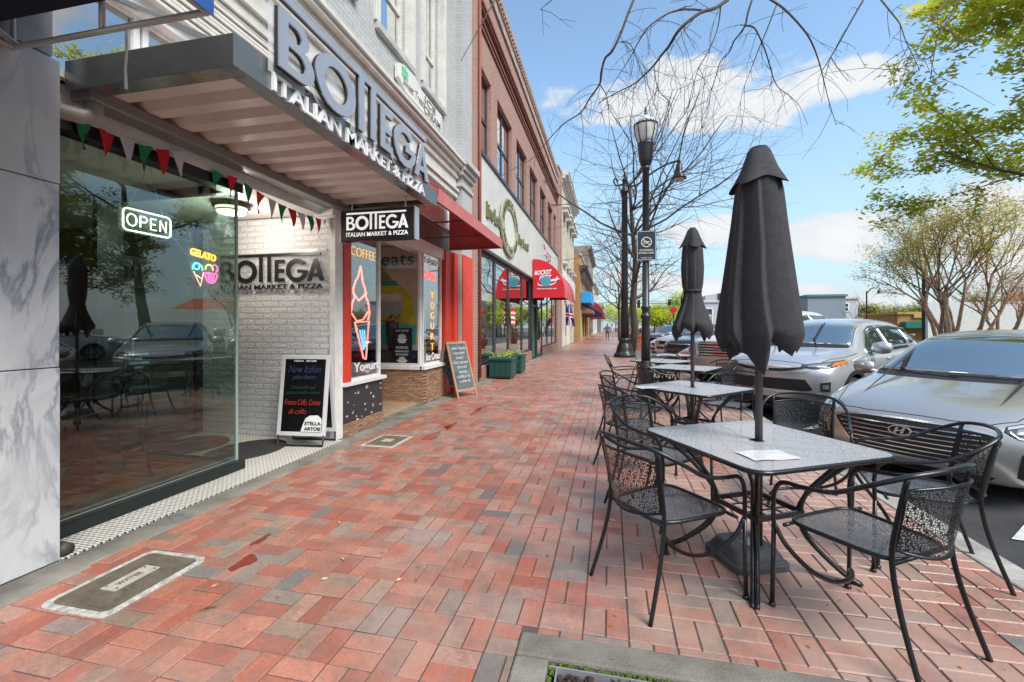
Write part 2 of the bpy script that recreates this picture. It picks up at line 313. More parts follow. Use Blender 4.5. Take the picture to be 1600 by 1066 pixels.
# brick pavers in basket weave, each brick its own block in one sheet
b = MB(); b.box(-3.0, 2.14, 2.01, 60, -.07, -.0062); b.box(-3.0, -.397, -1, 2.01, -.07, -.0062); b.obj('paving_bed', mat('joint_sand', (.10, .078, .066), .95), kind='structure')
def bricks():
    v = []; f = []; cols = []
    pal = [((.42, .135, .09), 5), ((.49, .20, .135), 6), ((.45, .235, .175), 4), ((.32, .245, .20), 1.8), ((.38, .25, .18), 1.6), ((.21, .185, .165), .8), ((.47, .14, .085), 3)]
    P = [p for p, _ in pal]; Wt = [q for _, q in pal]
    Wt2 = [3, 6, 6, 3, 3, 1.4, 1]
    c = .2055; j = .0025
    ny = int(60 / c); nx = int(5.2 / c) + 1
    rnd = random.Random(3)
    for iy in range(-4, ny):
        for ix in range(nx):
            x0 = -3.0 + ix * c; y0 = iy * c
            hor = (ix + iy) % 2
            for k in (0, 1):
                if hor: bx0, bx1, by0, by1 = x0, x0 + c, y0 + k * c / 2, y0 + (k + 1) * c / 2
                else: bx0, bx1, by0, by1 = x0 + k * c / 2, x0 + (k + 1) * c / 2, y0, y0 + c
                bx1 = min(bx1, 2.138)
                if bx1 - bx0 < .02: continue
                if -.397 <= bx0 + .01 < 2.0 and by1 < 2.03: continue     # tree pit
                if (bx0 + bx1) / 2 > 1.98 and (by0 + by1) / 2 < .9: continue
                jj = j if y0 < 16 else 0
                if bx0 < -.397 < bx1 and by0 < 1.99: bx1 = -.397
                if by0 < 2.008 < by1 and bx1 > -.39 and bx0 < 2.0: by0 = 2.008
                z = max(-.0022, min(.0025, rnd.gauss(0, .0012))); tx = rnd.gauss(0, .004); ty = rnd.gauss(0, .004)
                o = len(v); ch = .004
                mx_, my_ = (bx0 + bx1) / 2, (by0 + by1) / 2
                h = lambda x, y: z + (x - mx_) * tx + (y - my_) * ty
                jx = rnd.uniform(-.001, .001); jy = rnd.uniform(-.001, .001)
                q = [(bx0 + jj, by0 + jj), (bx1 - jj, by0 + jj), (bx1 - jj, by1 - jj), (bx0 + jj, by1 - jj)]
                q2 = [(bx0 + jj + ch, by0 + jj + ch), (bx1 - jj - ch, by0 + jj + ch), (bx1 - jj - ch, by1 - jj - ch), (bx0 + jj + ch, by1 - jj - ch)]
                col = rnd.choices(P, Wt if bx0 < -.3 else [(a + b_) / 2 for a, b_ in zip(Wt, Wt2)])[0]
                s = rnd.uniform(.72, .98); col = tuple(min(1, a * s) for a in col) + (1,)
                if y0 < 22:
                    v += [(x + jx, y + jy, h(x, y) - .006) for x, y in q] + [(x + jx, y + jy, h(x, y)) for x, y in q2]
                    f += [(o + 4, o + 5, o + 6, o + 7)] + [(o + i, o + (i + 1) % 4, o + 4 + (i + 1) % 4, o + 4 + i) for i in range(4)]
                    cols += [col] * 5
                else:
                    v += [(x, y, 0) for x, y in q]; f.append((o, o + 1, o + 2, o + 3)); cols.append(col)
    me = bpy.data.meshes.new('brick_pavement'); me.from_pydata(v, [], f)
    at = me.attributes.new('bc', 'FLOAT_COLOR', 'FACE'); at.data.foreach_set('color', [x for c_ in cols for x in c_])
    m = bpy.data.materials.new('paver_brick'); m.use_nodes = True; nt = m.node_tree; b = nt.nodes['Principled BSDF']; b.inputs['Specular IOR Level'].default_value = .75
    a = N(nt, 'ShaderNodeAttribute', attribute_name='bc'); mp = coords(nt, 'W')
    n1 = N(nt, 'ShaderNodeTexNoise', i_Scale=1.3, i_Detail=7, i_Roughness=.62); L(nt, mp, 0, n1, 'Vector')
    n2 = N(nt, 'ShaderNodeTexNoise', i_Scale=42, i_Detail=6, i_Roughness=.7); L(nt, mp, 0, n2, 'Vector')
    n3 = N(nt, 'ShaderNodeTexNoise', i_Scale=6, i_Detail=6, i_Roughness=.7); L(nt, mp, 0, n3, 'Vector')
    r2 = N(nt, 'ShaderNodeMapRange'); L(nt, n2, 0, r2, 0); r2.inputs[1].default_value = .3; r2.inputs[2].default_value = .7; r2.inputs[3].default_value = .74; r2.inputs[4].default_value = 1.22
    sc = N(nt, 'ShaderNodeVectorMath', operation='SCALE'); L(nt, a, 'Color', sc, 0); L(nt, r2, 0, sc, 'Scale')
    r3 = N(nt, 'ShaderNodeMapRange'); L(nt, n3, 0, r3, 0); r3.inputs[1].default_value = .45; r3.inputs[2].default_value = .68; r3.inputs[4].default_value = .7
    x = N(nt, 'ShaderNodeMix', data_type='RGBA'); L(nt, r3, 0, x, 0); L(nt, sc, 0, x, 6); x.inputs[7].default_value = (.155, .12, .10, 1)
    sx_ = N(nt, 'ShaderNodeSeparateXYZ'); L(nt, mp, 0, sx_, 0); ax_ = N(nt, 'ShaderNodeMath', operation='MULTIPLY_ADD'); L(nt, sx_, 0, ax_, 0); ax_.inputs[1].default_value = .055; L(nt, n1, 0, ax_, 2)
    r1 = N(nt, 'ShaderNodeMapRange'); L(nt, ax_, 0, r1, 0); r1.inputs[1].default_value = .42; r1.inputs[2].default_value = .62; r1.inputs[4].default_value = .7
    x2 = N(nt, 'ShaderNodeMix', data_type='RGBA'); L(nt, r1, 0, x2, 0); L(nt, x, 2, x2, 6); x2.inputs[7].default_value = (.41, .285, .235, 1)  # pale wear plus sheen painted into the brick colour, growing toward the kerb
    n4 = N(nt, 'ShaderNodeTexNoise', i_Scale=130, i_Detail=3); L(nt, mp, 0, n4, 'Vector'); r4 = N(nt, 'ShaderNodeMapRange'); L(nt, n4, 0, r4, 0); r4.inputs[1].default_value = .64; r4.inputs[2].default_value = .70; r4.inputs[4].default_value = .6
    n5 = N(nt, 'ShaderNodeTexVoronoi', i_Scale=3.1); L(nt, mp, 0, n5, 'Vector'); r5 = N(nt, 'ShaderNodeMapRange'); L(nt, n5, 0, r5, 0); r5.inputs[1].default_value = .035; r5.inputs[2].default_value = .055; r5.inputs[3].default_value = .55; r5.inputs[4].default_value = 0
    mxx = N(nt, 'ShaderNodeMath', operation='MAXIMUM'); L(nt, r4, 0, mxx, 0); L(nt, r5, 0, mxx, 1)
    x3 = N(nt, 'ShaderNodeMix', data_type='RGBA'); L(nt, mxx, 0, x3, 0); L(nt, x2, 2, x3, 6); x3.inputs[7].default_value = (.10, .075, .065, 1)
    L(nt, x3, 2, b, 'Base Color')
    rr = N(nt, 'ShaderNodeMapRange'); L(nt, n1, 0, rr, 0); rr.inputs[1].default_value = .35; rr.inputs[2].default_value = .65; rr.inputs[3].default_value = .26; rr.inputs[4].default_value = .5; L(nt, rr, 0, b, 'Roughness')
    bp = N(nt, 'ShaderNodeBump', i_Strength=.5, i_Distance=.004); L(nt, n2, 0, bp, 'Height'); L(nt, bp, 0, b, 'Normal')
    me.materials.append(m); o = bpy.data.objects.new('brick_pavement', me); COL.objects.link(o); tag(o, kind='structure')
bricks()
# concrete strip along the shop fronts, mosaic tile
b = MB(); b.box(-3.42, -3.0, 4.9, 11, -.1, -.004); b.box(-3.20, -2.985, 2.01, 4.9, -.1, .004); b.box(-3.2, -2.95, -1, 2.01, -.1, .012); b.box(-3.3, -2.995, 11, 60, -.1, .002)
b.obj('concrete_strip', CONC, kind='structure', bevel=.01)
def mosaic():
    m = bpy.data.materials.new('hex_mosaic'); m.use_nodes = True; nt = m.node_tree; b = nt.nodes['Principled BSDF']; b.inputs['Roughness'].default_value = .35
    mp = coords(nt, 'W', 1); s = N(nt, 'ShaderNodeSeparateXYZ'); L(nt, mp, 0, s, 0)
    def mth(op, a, b_=None):
        q = N(nt, 'ShaderNodeMath', operation=op)
        for i, z in enumerate((a, b_)):
            if z is None: continue
            if isinstance(z, (int, float)): q.inputs[i].default_value = z
            else: nt.links.new(z, q.inputs[i])
        return q.outputs[0]
    br = N(nt, 'ShaderNodeTexBrick', offset=.5, i_Scale=1.0, i_Mortar_Size=.0032, i_Mortar_Smooth=.1, i_Brick_Width=.046, i_Row_Height=.024)
    br.inputs['Color1'].default_value = (.78, .75, .68, 1); br.inputs['Color2'].default_value = (.70, .67, .60, 1); br.inputs['Mortar'].default_value = (.10, .09, .08, 1); L(nt, mp, 0, br, 'Vector')
    # black dot where rows cross
    fx = mth('ABSOLUTE', mth('SUBTRACT', mth('FRACT', mth('DIVIDE', s.outputs[0], .046)), .5)); fy = mth('ABSOLUTE', mth('SUBTRACT', mth('FRACT', mth('DIVIDE', s.outputs[1], .048)), .5))
    k = mth('MULTIPLY', mth('LESS_THAN', fx, .14), mth('LESS_THAN', fy, .14))
    x = N(nt, 'ShaderNodeMix', data_type='RGBA'); nt.links.new(k, x.inputs[0]); L(nt, br, 0, x, 6); x.inputs[7].default_value = (.02, .02, .02, 1)
    L(nt, x, 2, b, 'Base Color')
    bp = N(nt, 'ShaderNodeBump', i_Strength=.5, i_Distance=.002, invert=True); L(nt, br, 'Fac', bp, 'Height'); L(nt, bp, 0, b, 'Normal'); return m
MOS = mosaic()
b = MB(); b.box(-3.56, -3.20, 2.012, 3.9, -.1, .012); b.box(-5.3, -3.56, 3.6, 3.9, -.1, .0119); b.box(-5.3, -3.20, 3.9, 4.87, -.1, .0119)
b.obj('mosaic_floor', MOS, kind='structure')
DM = mat('door_mat', (.03, .03, .032), .9, bump=.4, bscale=300)
for cx_, cy_, rx_, ry_, lab in ((-4.0, 4.26, .36, .46, 'black half round door mat nearest the pavement on mosaic tiles'), (-4.85, 4.26, .42, .46, 'black half round door mat deeper in the shop vestibule')):
    b = MB(); b.prism(arc(cx_, cy_, rx_, ry_, 0, 360, 40)[:-1], (0, 0, .0125), VX, VY, .008); o_ = b.obj('door_mat', DM); tag(o_, lab, 'mat', 'door mats in the vestibule')
b = MB(); b.box(-5.4, -3.42, 5.0, 9.05, -.1, .03); b.obj('entry_tile_floor', brickmat('entry_tile', 'Z', (.42, .29, .19), (.38, .26, .17), (.22, .16, .11), bw=.3, rh=.3, ms=.004, off=0, rough=.4, blotch=.2), kind='structure', bevel=.006)
# tree pit: concrete rim, metal edging, mulch, moss
b = MB(); b.box(-.395, 2.0, 1.86, 2.005, -.15, .008); b.box(-.395, -.25, .2, 1.86, -.15, .006); b.obj('tree_pit_rim', CONC, kind='structure', bevel=.012)
b = MB(); b.box(-.245, 1.95, 1.82, 1.826, -.1, .004); b.box(-.215, -.21, .2, 1.82, -.1, .004); b.obj('pit_edging', ALU, kind='structure')
b = MB(); b.box(-.25, 2.0, .2, 1.86, -.3, -.035); b.obj('pit_soil', mat('soil', (.035, .022, .015), .95), kind='structure')
b = MB(); rn = random.Random(5)
for i in range(2600):
    x, y = rn.uniform(-.2, 1.3), rn.uniform(1.3, 1.81); l = rn.uniform(.01, .035); a = rn.uniform(0, 6.3); t = rn.uniform(-.5, .5); z = -.032 + rn.uniform(0, .016)
    dx, dy = math.cos(a) * l, math.sin(a) * l; wx, wy = -dy * .3, dx * .3
    b.add([(x - dx - wx, y - dy - wy, z - t * l), (x + dx - wx, y + dy - wy, z + t * l), (x + dx + wx, y + dy + wy, z + t * l + .003), (x - dx + wx, y - dy + wy, z - t * l + .003)], [(0, 1, 2, 3)], rn.choice((0, 0, 1, 2)))
b.obj('bark_mulch', [mat('mulch_a', (.05, .028, .02), .9), mat('mulch_b', (.11, .065, .045), .9), mat('mulch_c', (.02, .014, .012), .9)], kind='stuff', label='dark bark mulch filling the tree pit by the concrete rim')
b = MB()
for i in range(450):
    e = rn.random(); x, y = (rn.uniform(-.245, 1.3), 1.845 + rn.gauss(0, .01)) if e < .75 else (-.235 + rn.gauss(0, .008), rn.uniform(1.5, 1.85)); s = rn.uniform(.003, .009)
    if y > 1.862 or (x > .3 and rn.random() < .7): continue
    b.lathe([(s, -s), (s, 0), (s * .5, s * .7), (0, s * .8)], 5, (x, y, -.004))
b.obj('moss', mat('moss', (.09, .13, .02), .95), kind='stuff', label='green moss along the inner edge of the tree pit')

# ================================================================ FACADE HELPERS
def wall(name, X, y0, y1, z0, z1, ops, m, parent, th=.18, face=1, inner=None):   # wall face at x=X looking +x, with openings (y0,y1,z0,z1)
    b = MB(); ys = sorted({y0, y1, *[q for o in ops for q in o[:2]]}); zs = sorted({z0, z1, *[q for o in ops for q in o[2:]]})
    for ya, yb in zip(ys, ys[1:]):
        for za, zb in zip(zs, zs[1:]):
            if any(o[0] <= ya and yb <= o[1] and o[2] <= za and zb <= o[3] for o in ops): continue
            b.add([(X, ya, za), (X, yb, za), (X, yb, zb), (X, ya, zb)], [(0, 1, 2, 3)])
    for a, c, d, e in ops:
        b.add([(X, a, d), (X, c, d), (X, c, e), (X, a, e), (X - th, a, d), (X - th, c, d), (X - th, c, e), (X - th, a, e)], [(0, 4, 5, 1), (1, 5, 6, 2), (2, 6, 7, 3), (3, 7, 4, 0)])
    return b.obj(name, m, parent)
def window(X, y0, y1, z0, z1, parent, fm, gm, rec=.12, fw=.05, vs=(), hs=(), name='window', sill=None, pane=True, back=True):
    b = MB(); x = X - rec
    b.box(x - .05, x, y0, y0 + fw, z0, z1); b.box(x - .05, x, y1 - fw, y1, z0, z1); b.box(x - .05, x, y0 + fw, y1 - fw, z0, z0 + fw); b.box(x - .05, x, y0 + fw, y1 - fw, z1 - fw, z1)
    for q in vs: b.box(x - .047, x + .002, q - fw / 2, q + fw / 2, z0 + fw, z1 - fw)
    for q in hs: b.box(x - .045, x + .004, y0 + fw, y1 - fw, q - fw / 2, q + fw / 2)
    f = b.obj(name, fm, parent)
    p = MB(); p.box(x - .033, x - .027, y0 + fw * .5, y1 - fw * .5, z0 + fw * .5, z1 - fw * .5); p.obj('pane', gm, f)
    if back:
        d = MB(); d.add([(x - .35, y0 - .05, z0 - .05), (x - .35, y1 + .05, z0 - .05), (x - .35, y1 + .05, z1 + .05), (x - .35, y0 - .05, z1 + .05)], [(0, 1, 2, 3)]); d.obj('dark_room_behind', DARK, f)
    if sill:
        s = MB(); s.box(X - .1, X + .07, y0 - .09, y1 + .09, z0 - .11, z0 - .002); s.obj('sill', sill, f, bevel=.008)
    return f
def mould(b, X, y0, y1, steps):         # stepped horizontal mouldings: (z0, z1, projection)
    for z0, z1, p in steps: b.box(X - .05, X + p, y0, y1, z0, z1)

# ================================================================ 0. marble pier and blue awning of the neighbour
t = thing('marble_building', (-3.22, 1, 0), 'building corner clad in grey veined white marble slabs', 'building')
def marble():
    m = bpy.data.materials.new('marble'); m.use_nodes = True; nt = m.node_tree; b = nt.nodes['Principled BSDF']; b.inputs['Roughness'].default_value = .35
    mp = coords(nt, 'X'); mp.inputs['Rotation'].default_value = (0, 0, R(-38)); mp.inputs['Scale'].default_value = (1, .42, 1)
    def nz(sc, det, dis): n = N(nt, 'ShaderNodeTexNoise', i_Scale=sc, i_Detail=det, i_Roughness=.6, i_Distortion=dis); L(nt, mp, 0, n, 'Vector'); return n
    def mth(op, a, b_): q = N(nt, 'ShaderNodeMath', operation=op); L(nt, a, 0, q, 0); (L(nt, b_, 0, q, 1) if not isinstance(b_, float) else setattr(q.inputs[1], 'default_value', b_)); return q
    v = N(nt, 'ShaderNodeMapRange'); L(nt, mth('ABSOLUTE', mth('SUBTRACT', nz(2.2, 7, 1.2), .5), 0.0), 0, v, 0); v.inputs[1].default_value = 0; v.inputs[2].default_value = .045; v.inputs[3].default_value = 1; v.inputs[4].default_value = 0
    g = N(nt, 'ShaderNodeMapRange'); L(nt, nz(1.3, 3, .3), 0, g, 0); g.inputs[1].default_value = .4; g.inputs[2].default_value = .6
    vm = mth('MULTIPLY', v, g)
    c = N(nt, 'ShaderNodeMapRange'); L(nt, nz(3.0, 8, .8), 0, c, 0); c.inputs[1].default_value = .35; c.inputs[2].default_value = .7
    x = N(nt, 'ShaderNodeMix', data_type='RGBA'); L(nt, c, 0, x, 0); x.inputs[6].default_value = (.60, .60, .60, 1); x.inputs[7].default_value = (.42, .435, .46, 1)
    y = N(nt, 'ShaderNodeMix', data_type='RGBA'); L(nt, vm, 0, y, 0); L(nt, x, 2, y, 6); y.inputs[7].default_value = (.20, .22, .26, 1); L(nt, y, 2, b, 'Base Color'); return m
b = MB(); MAR = marble()
b.box(-3.6, -3.20, .6, 2.01, .012, 1.157); b.box(-3.6, -3.203, .6, 2.008, 1.163, 2.247); b.box(-3.6, -3.20, .6, 2.01, 2.253, 2.98); b.box(-3.6, -3.20, -2, .596, .012, 2.98)
b.obj('marble_cladding', MAR, t, bevel=.003)
b = MB(); b.box(-3.8, -3.22, -2, 1.985, 3.0, 7); b.box(-6, -3.6, -4, 1.98, 0, 7); b.obj('wall', mat('grey_render', (.30, .30, .30), .8, var=.3, vscale=3), t)
a = thing('blue_awning', (-3.2, 0, 3), 'blue fabric awning on an open metal frame above the marble pier', 'awning')
b = MB(); b.add([(-3.18, -1.5, 4.0), (-3.18, 1.8, 4.0), (-1.88, 1.8, 3.12), (-1.88, -1.5, 3.12), (-1.88, 1.8, 2.91), (-1.88, -1.5, 2.91)], [(0, 1, 2, 3), (3, 2, 4, 5)])
b.obj('fabric', mat('blue_canvas', (.02, .09, .32), .8, var=.1), a)
b = MB(); b.box(-3.18, -1.9, -1.5, 1.7, 3.0, 3.01); b.obj('navy_shade_sheet', mat('navy_shade_sheet', (.006, .008, .02), .9), a)  # near-black sheet painted as the shade inside the awning
b = MB()
for y in (1.78, .75, -.5): b.tube([(-3.17, y, 2.92), (-1.90, y, 2.92), (-1.90, y, 3.11), (-3.17, y, 3.97)], .016, 8, closed=True)
b.tube([(-1.90, -1.5, 2.92), (-1.90, 1.78, 2.92)], .016); b.tube([(-3.16, -1.5, 2.92), (-3.16, 1.78, 2.92)], .022); b.tube([(-2.55, 1.78, 2.92), (-2.55, 1.78, 3.54)], .014); b.tube([(-3.15, 1.78, 2.93), (-2.62, .4, 3.2)], .016); b.obj('frame', ALU, a, smooth=True)
b = MB(); b.tube([(-2.42, 1.80, 2.93), (-2.415, 1.80, 2.83), (-2.425, 1.80, 2.72), (-2.42, 1.8, 2.62)], [.006, .007, .006, .008], 6); b.obj('pull_cord', WHITE, a)

# ================================================================ 1. grey painted brick building with pizza shop and frozen yogurt shop
F = -3.3
t = thing('grey_brick_building', (-3.3, 5.9, 0), 'grey painted brick shop building over the letter sign and canopy', 'building')
ops = [(5.90, 6.98, 5.80, 8.3), (7.51, 8.45, 5.80, 8.3), (4.2, 5.2, 5.80, 8.3), (2.5, 3.5, 5.8, 8.3)]
wall('brick_wall', F, 2.0, 9.25, 4.2, 10.5, ops, GREYBR, t, .25)
GREYP = mat('grey_trim_paint', (.47, .465, .45), .55, var=.18, vscale=5)
CRM = mat('cream_trim_paint', (.62, .60, .55), .5, var=.12, vscale=6)
for i, (a, c, d, e) in enumerate(ops):
    window(F, a, c, d, e, t, CRM, SKYGL, rec=.16, fw=.07, hs=(6.66,), sill=GREYP)
    b = MB(); b.box(F - .1, F + .05, a - .12, a + .01, d, e); b.box(F - .1, F + .05, c - .01, c + .12, d, e); b.obj('window_surround', CRM, t, bevel=.006)
b = MB(); b.box(F - .3, F + .14, 9.25, 9.98, 0, 10.5); b.obj('corner_pilaster', GREYBR, t)
b = MB()
for z0, z1, p in ((4.70, 4.80, .20), (4.80, 4.90, .26), (4.90, 5.02, .33), (4.45, 4.52, .18)): b.box(F, F + p, 9.20 - p * .2, 10.02, z0, z1)
b.obj('pilaster_cap', GREYP, t, bevel=.006)
b = MB(); mould(b, F, 2.0, 9.22, ((4.2, 4.32, .06), (4.32, 4.38, .1), (4.62, 4.74, .08), (4.74, 4.84, .14), (4.84, 4.90, .22), (4.90, 4.96, .26)))
b.box(F - .05, F + .03, 2.0, 9.2, 4.38, 4.62); b.obj('storefront_cornice', CRM, t, bevel=.006)
b = MB()
for q in range(9): b.box(F - .05, F + .035 + .012 * (q % 2), 2.02, 4.6 if q < 8 else 4.61, 3.80 + q * .045, 3.80 + q * .045 + .03)
b.obj('fascia_mouldings', CRM, t, bevel=.004)
# storefront frame over the canopy: transom windows
b = MB(); b.box(-3.6, -3.5, 2.0, 4.86, 2.79, 2.99); b.box(-3.6, F - .02, 4.86, 9.2, 2.78, 2.99); b.box(-3.6, F - .02, 4.6, 9.2, 3.45, 4.2); b.box(-3.58, F - .03, 2.0, 4.6, 3.70, 4.2); b.obj('soffit_beam', WHITE, t, bevel=.006)
for ya in (2.04, 2.66, 3.28, 3.9):
    window(-3.36, ya, ya + .60, 3.0, 3.72, t, WHITE, SKYGL, rec=.06, fw=.045, name='transom_window')
b = MB(); b.box(-3.6, -3.36, 5.05, 9.2, 2.99, 3.45); b.obj('transom_panel', mat('brown_panel', (.16, .13, .12), .6, var=.2), t)
# vestibule and interior shell of the pizza shop
b = MB(); b.box(-5.6, F, 4.885, 5.02, 0, 2.78); b.obj('white_brick_side_wall', WHITEBR, t)
b = MB(); b.box(F - .07, F + .012, 4.86, 5.02, .0, 2.77); b.obj('corner_post', WHITE, t, bevel=.005)
b = MB(); b.box(-9.5, F - .3, 2.0, 4.88, 2.79, 2.85); b.obj('ceiling', mat('white_ceiling', (.7, .69, .66), .8), t)
b = MB(); b.box(-9.5, -3.62, 1.99, 3.64, .03, .09); b.box(-9.5, -5.32, 3.64, 4.87, .03, .09); b.obj('wood_floor', mat('wood_floor', (.26, .10, .05), .35, var=.45, vscale=5), t)
b = MB(); b.box(-9.6, -9.5, 2, 4.9, 0, 2.8); b.box(-9.5, -3.62, 1.985, 1.995, 0, 2.8); b.box(-9.5, -5.45, 4.80, 4.88, .09, 2.79); b.obj('interior_walls', mat('interior_wall', (.16, .13, .10), .8, var=.3, vscale=2), t)
# glass front with corner
b = MB(); b.box(-3.63, -3.50, 2.015, 3.71, .012, .10); b.box(-5.3, -3.63, 3.63, 3.71, .012, .10); fr = b.obj('display_window', mat('dark_base_frame', (.02, .025, .022), .25, .3), t, bevel=.006)
b = MB(); b.box(-3.585, -3.570, 2.03, 3.67, .104, .112); b.obj('bright_glazing_bead', ALU, fr)
b = MB(); b.box(-3.582, -3.572, 2.02, 3.68, .10, 2.785); b.obj('front_pane', glassmat('shop_glass', 1.3, tint=(.70, .80, .76), base=.11), fr)
b = MB(); b.box(-5.3, -3.582, 3.672, 3.682, .10, 2.785); b.obj('return_pane', glassmat('return_glass', .8, tint=(.86, .93, .9), base=.02), fr)
b = MB(); b.box(-3.588, -3.566, 3.666, 3.688, .10, 2.785); b.obj('glass_corner_edge', mat('glass_edge', (.32, .42, .38), .2, alpha=1), fr)
b = MB(); b.box(-3.64, -3.50, 2.02, 3.68, 2.70, 2.79); b.box(-5.3, -3.64, 3.63, 3.69, 2.71, 2.79); b.obj('head_frame', BLACKP, fr)
# door deep in the vestibule
b = MB(); b.box(-5.34, -5.28, 3.64, 3.90, .01, 2.78); b.box(-5.34, -5.28, 4.80, 4.885, .01, 2.78); b.box(-5.34, -5.28, 3.9, 4.8, 2.12, 2.2); b.box(-5.34, -5.28, 3.9, 4.8, .01, .2); d = b.obj('shop_door', BLACKP, t)
b = MB(); b.box(-5.315, -5.305, 3.9, 4.8, .2, 2.12); b.obj('door_pane', GLASS, d)
b = MB(); b.tube([(-5.26, 3.95, .9), (-5.22, 3.95, .95), (-5.22, 3.95, 1.25), (-5.26, 3.95, 1.3)], .012); b.obj('handle', ALU, d, smooth=True)
# yogurt shop bay
b = MB(); b.box(F - .05, F + .03, 5.02, 5.17, .66, 2.80); b.box(F - .05, F + .02, 5.17, 5.20, .66, 2.8); b.obj('red_pilaster', REDP, t, bevel=.006)
b = MB(); b.box(F - .12, F + .01, 5.02, 6.02, .16, .64); b.obj('peeling_black_panel', mat('peeling_black', (.03, .032, .036), .4, col2=(.035, .035, .04), vscale=7), t)
rn = random.Random(8); b = MB()
for i in range(26):
    y, z = rn.uniform(5.05, 5.98), rn.choice((rn.uniform(.17, .3), rn.uniform(.2, .6))); s = rn.uniform(.008, .03); k = rn.randint(5, 7)
    pts = [(s * rn.uniform(.5, 1.6) * math.cos(a_ * 6.283 / k), s * rn.uniform(.4, 1.0) * math.sin(a_ * 6.283 / k)) for a_ in range(k)]
    b.prism(pts, (F + .0105, y, z), VY, VZ, .002)
b.obj('paint_flakes', mat('old_paint', (.5, .45, .38), .8), t)
b = MB(); b.box(F - .12, F + .03, 5.02, 6.03, .0, .16); b.obj('stone_plinth', STONEX, t)
b = MB(); b.box(F - .14, F + .06, 5.0, 6.06, .64, .69); b.obj('bay_sill', WHITE, t, bevel=.006)
window(F + .06, 5.20, 6.02, .69, 2.80, t, WHITE, GLASS, rec=.08, fw=.03, name='bay_window', back=False)
window(F + .02, 7.60, 8.52, .69, 2.98, t, WHITE, GLASS, rec=.06, fw=.04, name='side_window', back=False)
# angled recess: back window with the mural behind
def ywin(y, x0, x1, z0, z1, name, glass=GLASS, fw=.045):
    b = MB(); b.box(x0, x0 + fw, y - .03, y + .03, z0, z1); b.box(x1 - fw, x1, y - .03, y + .03, z0, z1); b.box(x0 + fw, x1 - fw, y - .03, y + .03, z0, z0 + fw); b.box(x0 + fw, x1 - fw, y - .03, y + .03, z1 - fw, z1)
    f = b.obj(name, WHITE, t); b = MB(); b.box(x0 + fw / 2, x1 - fw / 2, y - .004, y + .004, z0 + fw / 2, z1 - fw / 2); b.obj('pane', glass, f); return f
ywin(7.55, -5.2, -3.36, .69, 2.98, 'recess_window', CLR)
b = MB(); b.box(-5.3, F - .02, 7.50, 7.60, .62, .69); b.box(F - .06, F + .04, 7.50, 8.60, .62, .69); b.obj('window_ledge', WHITE, t, bevel=.006)
b = MB(); b.box(-5.3, F, 7.53, 7.66, 0, .62); b.obj('stone_bulkhead', STONEY, t)
b = MB(); b.box(F - .1, F - .002, 7.661, 8.6, 0, .62); b.obj('stone_bulkhead', STONEX, t)
b = MB(); b.box(-5.4, -3.38, 5.03, 9.2, 2.98, 3.04); b.obj('recess_ceiling', WHITE, t)
b = MB(); b.box(-3.42, -3.355, 5.02, 6.0, 2.80, 2.99); b.obj('bay_header', WHITE, t)
b = MB(); b.box(F - .3, F + .02, 8.60, 9.24, 0, 2.98); b.box(F - .3, F + .08, 8.95, 9.2, 0, 2.98); b.obj('red_column', REDP, t, bevel=.006)
b = MB(); b.box(F - .02, F + .17, 9.26, 9.97, 0, 2.99); b.obj('red_column', REDP, t, bevel=.006)
b = MB(); b.box(-5.5, -5.4, 5.0, 7.55, 0, 3); b.box(-8, -7.9, 5, 9.6, 0, 3); b.box(-5.5, -5.42, 7.6, 9.6, 0, 3); b.box(-7.9, -3.5, 9.5, 9.6, 0, 3); b.obj('inner_wall', mat('shop_inner', (.3, .27, .24), .8), t)
b = MB(); b.box(-8, -3.45, 5.02, 9.5, -.02, .02); b.obj('inner_floor', DARK, t)
b = MB(); b.box(-5.35, -3.45, 7.955, 7.99, .5, 2.96); b.obj('mural_board', mat('mural_ground', (.72, .64, .48), .8, col2=(.58, .51, .40), vscale=2.5), t)
# mural painting: a camper van with an ice cream roof, word above
MY = 7.95
def mur(pts, col, nm, k=0, rough=.7):
    b = MB(); b.prism(pts, (0, MY - k * .003, 0), VX, VZ, .002); return b.obj(nm, mat('mural_' + nm, col, rough, var=.2, vscale=9), mural)
mural = thing('camper_mural', (-4.4, 8.34, 1.7), 'painted mural of a yellow and turquoise camper behind the recess window', 'mural')
mur([(-5.3, .62), (-3.5, .62), (-3.5, .95), (-5.3, .95)], (.03, .03, .035), 'dark_ground')
mur([(-5.3, 1.5)] + [(-5.2 + .02 * i, 2.15 + .16 * math.sin(i * .09)) for i in range(0, 1)] + [(-4.9, 2.2), (-3.95, 2.2), (-3.75, 2.0), (-3.64, 1.6), (-3.62, 1.45), (-5.3, 1.45)], (.70, .56, .03), 'camper_top', 1)
mur([(-5.3, 1.06), (-3.64, 1.06), (-3.62, 1.45), (-5.3, 1.45)], (.10, .52, .46), 'camper_base', 1)
mur([(-5.1, 2.20), (-3.98, 2.20), (-4.05, 2.29), (-4.3, 2.31), (-5.1, 2.31)], (.08, .33, .30), 'camper_roof', 2)
mur([(-4.75, 2.32), (-4.14, 2.32), (-4.4, 2.62)], (.42, .27, .12), 'cone_roof', 1)
for x0, x1 in ((-5.2, -4.75), (-4.52, -3.92)): mur([(x0, 1.62), (x1, 1.62), (x1, 2.06), (x0, 2.06)], (.45, .5, .45), 'camper_window', 3)
mur([(-4.5, 1.9), (-3.94, 1.9), (-3.94, 2.05), (-4.5, 2.05)], (.75, .7, .5), 'curtain', 4)
for x in (-4.85, -3.98): mur(arc(x, 1.02, .17, .19, 0, 360, 20)[:-1], (.02, .02, .02), 'wheel', 4); mur(arc(x, 1.02, .08, .09, 0, 360, 16)[:-1], (.45, .45, .42), 'hubcap', 5)
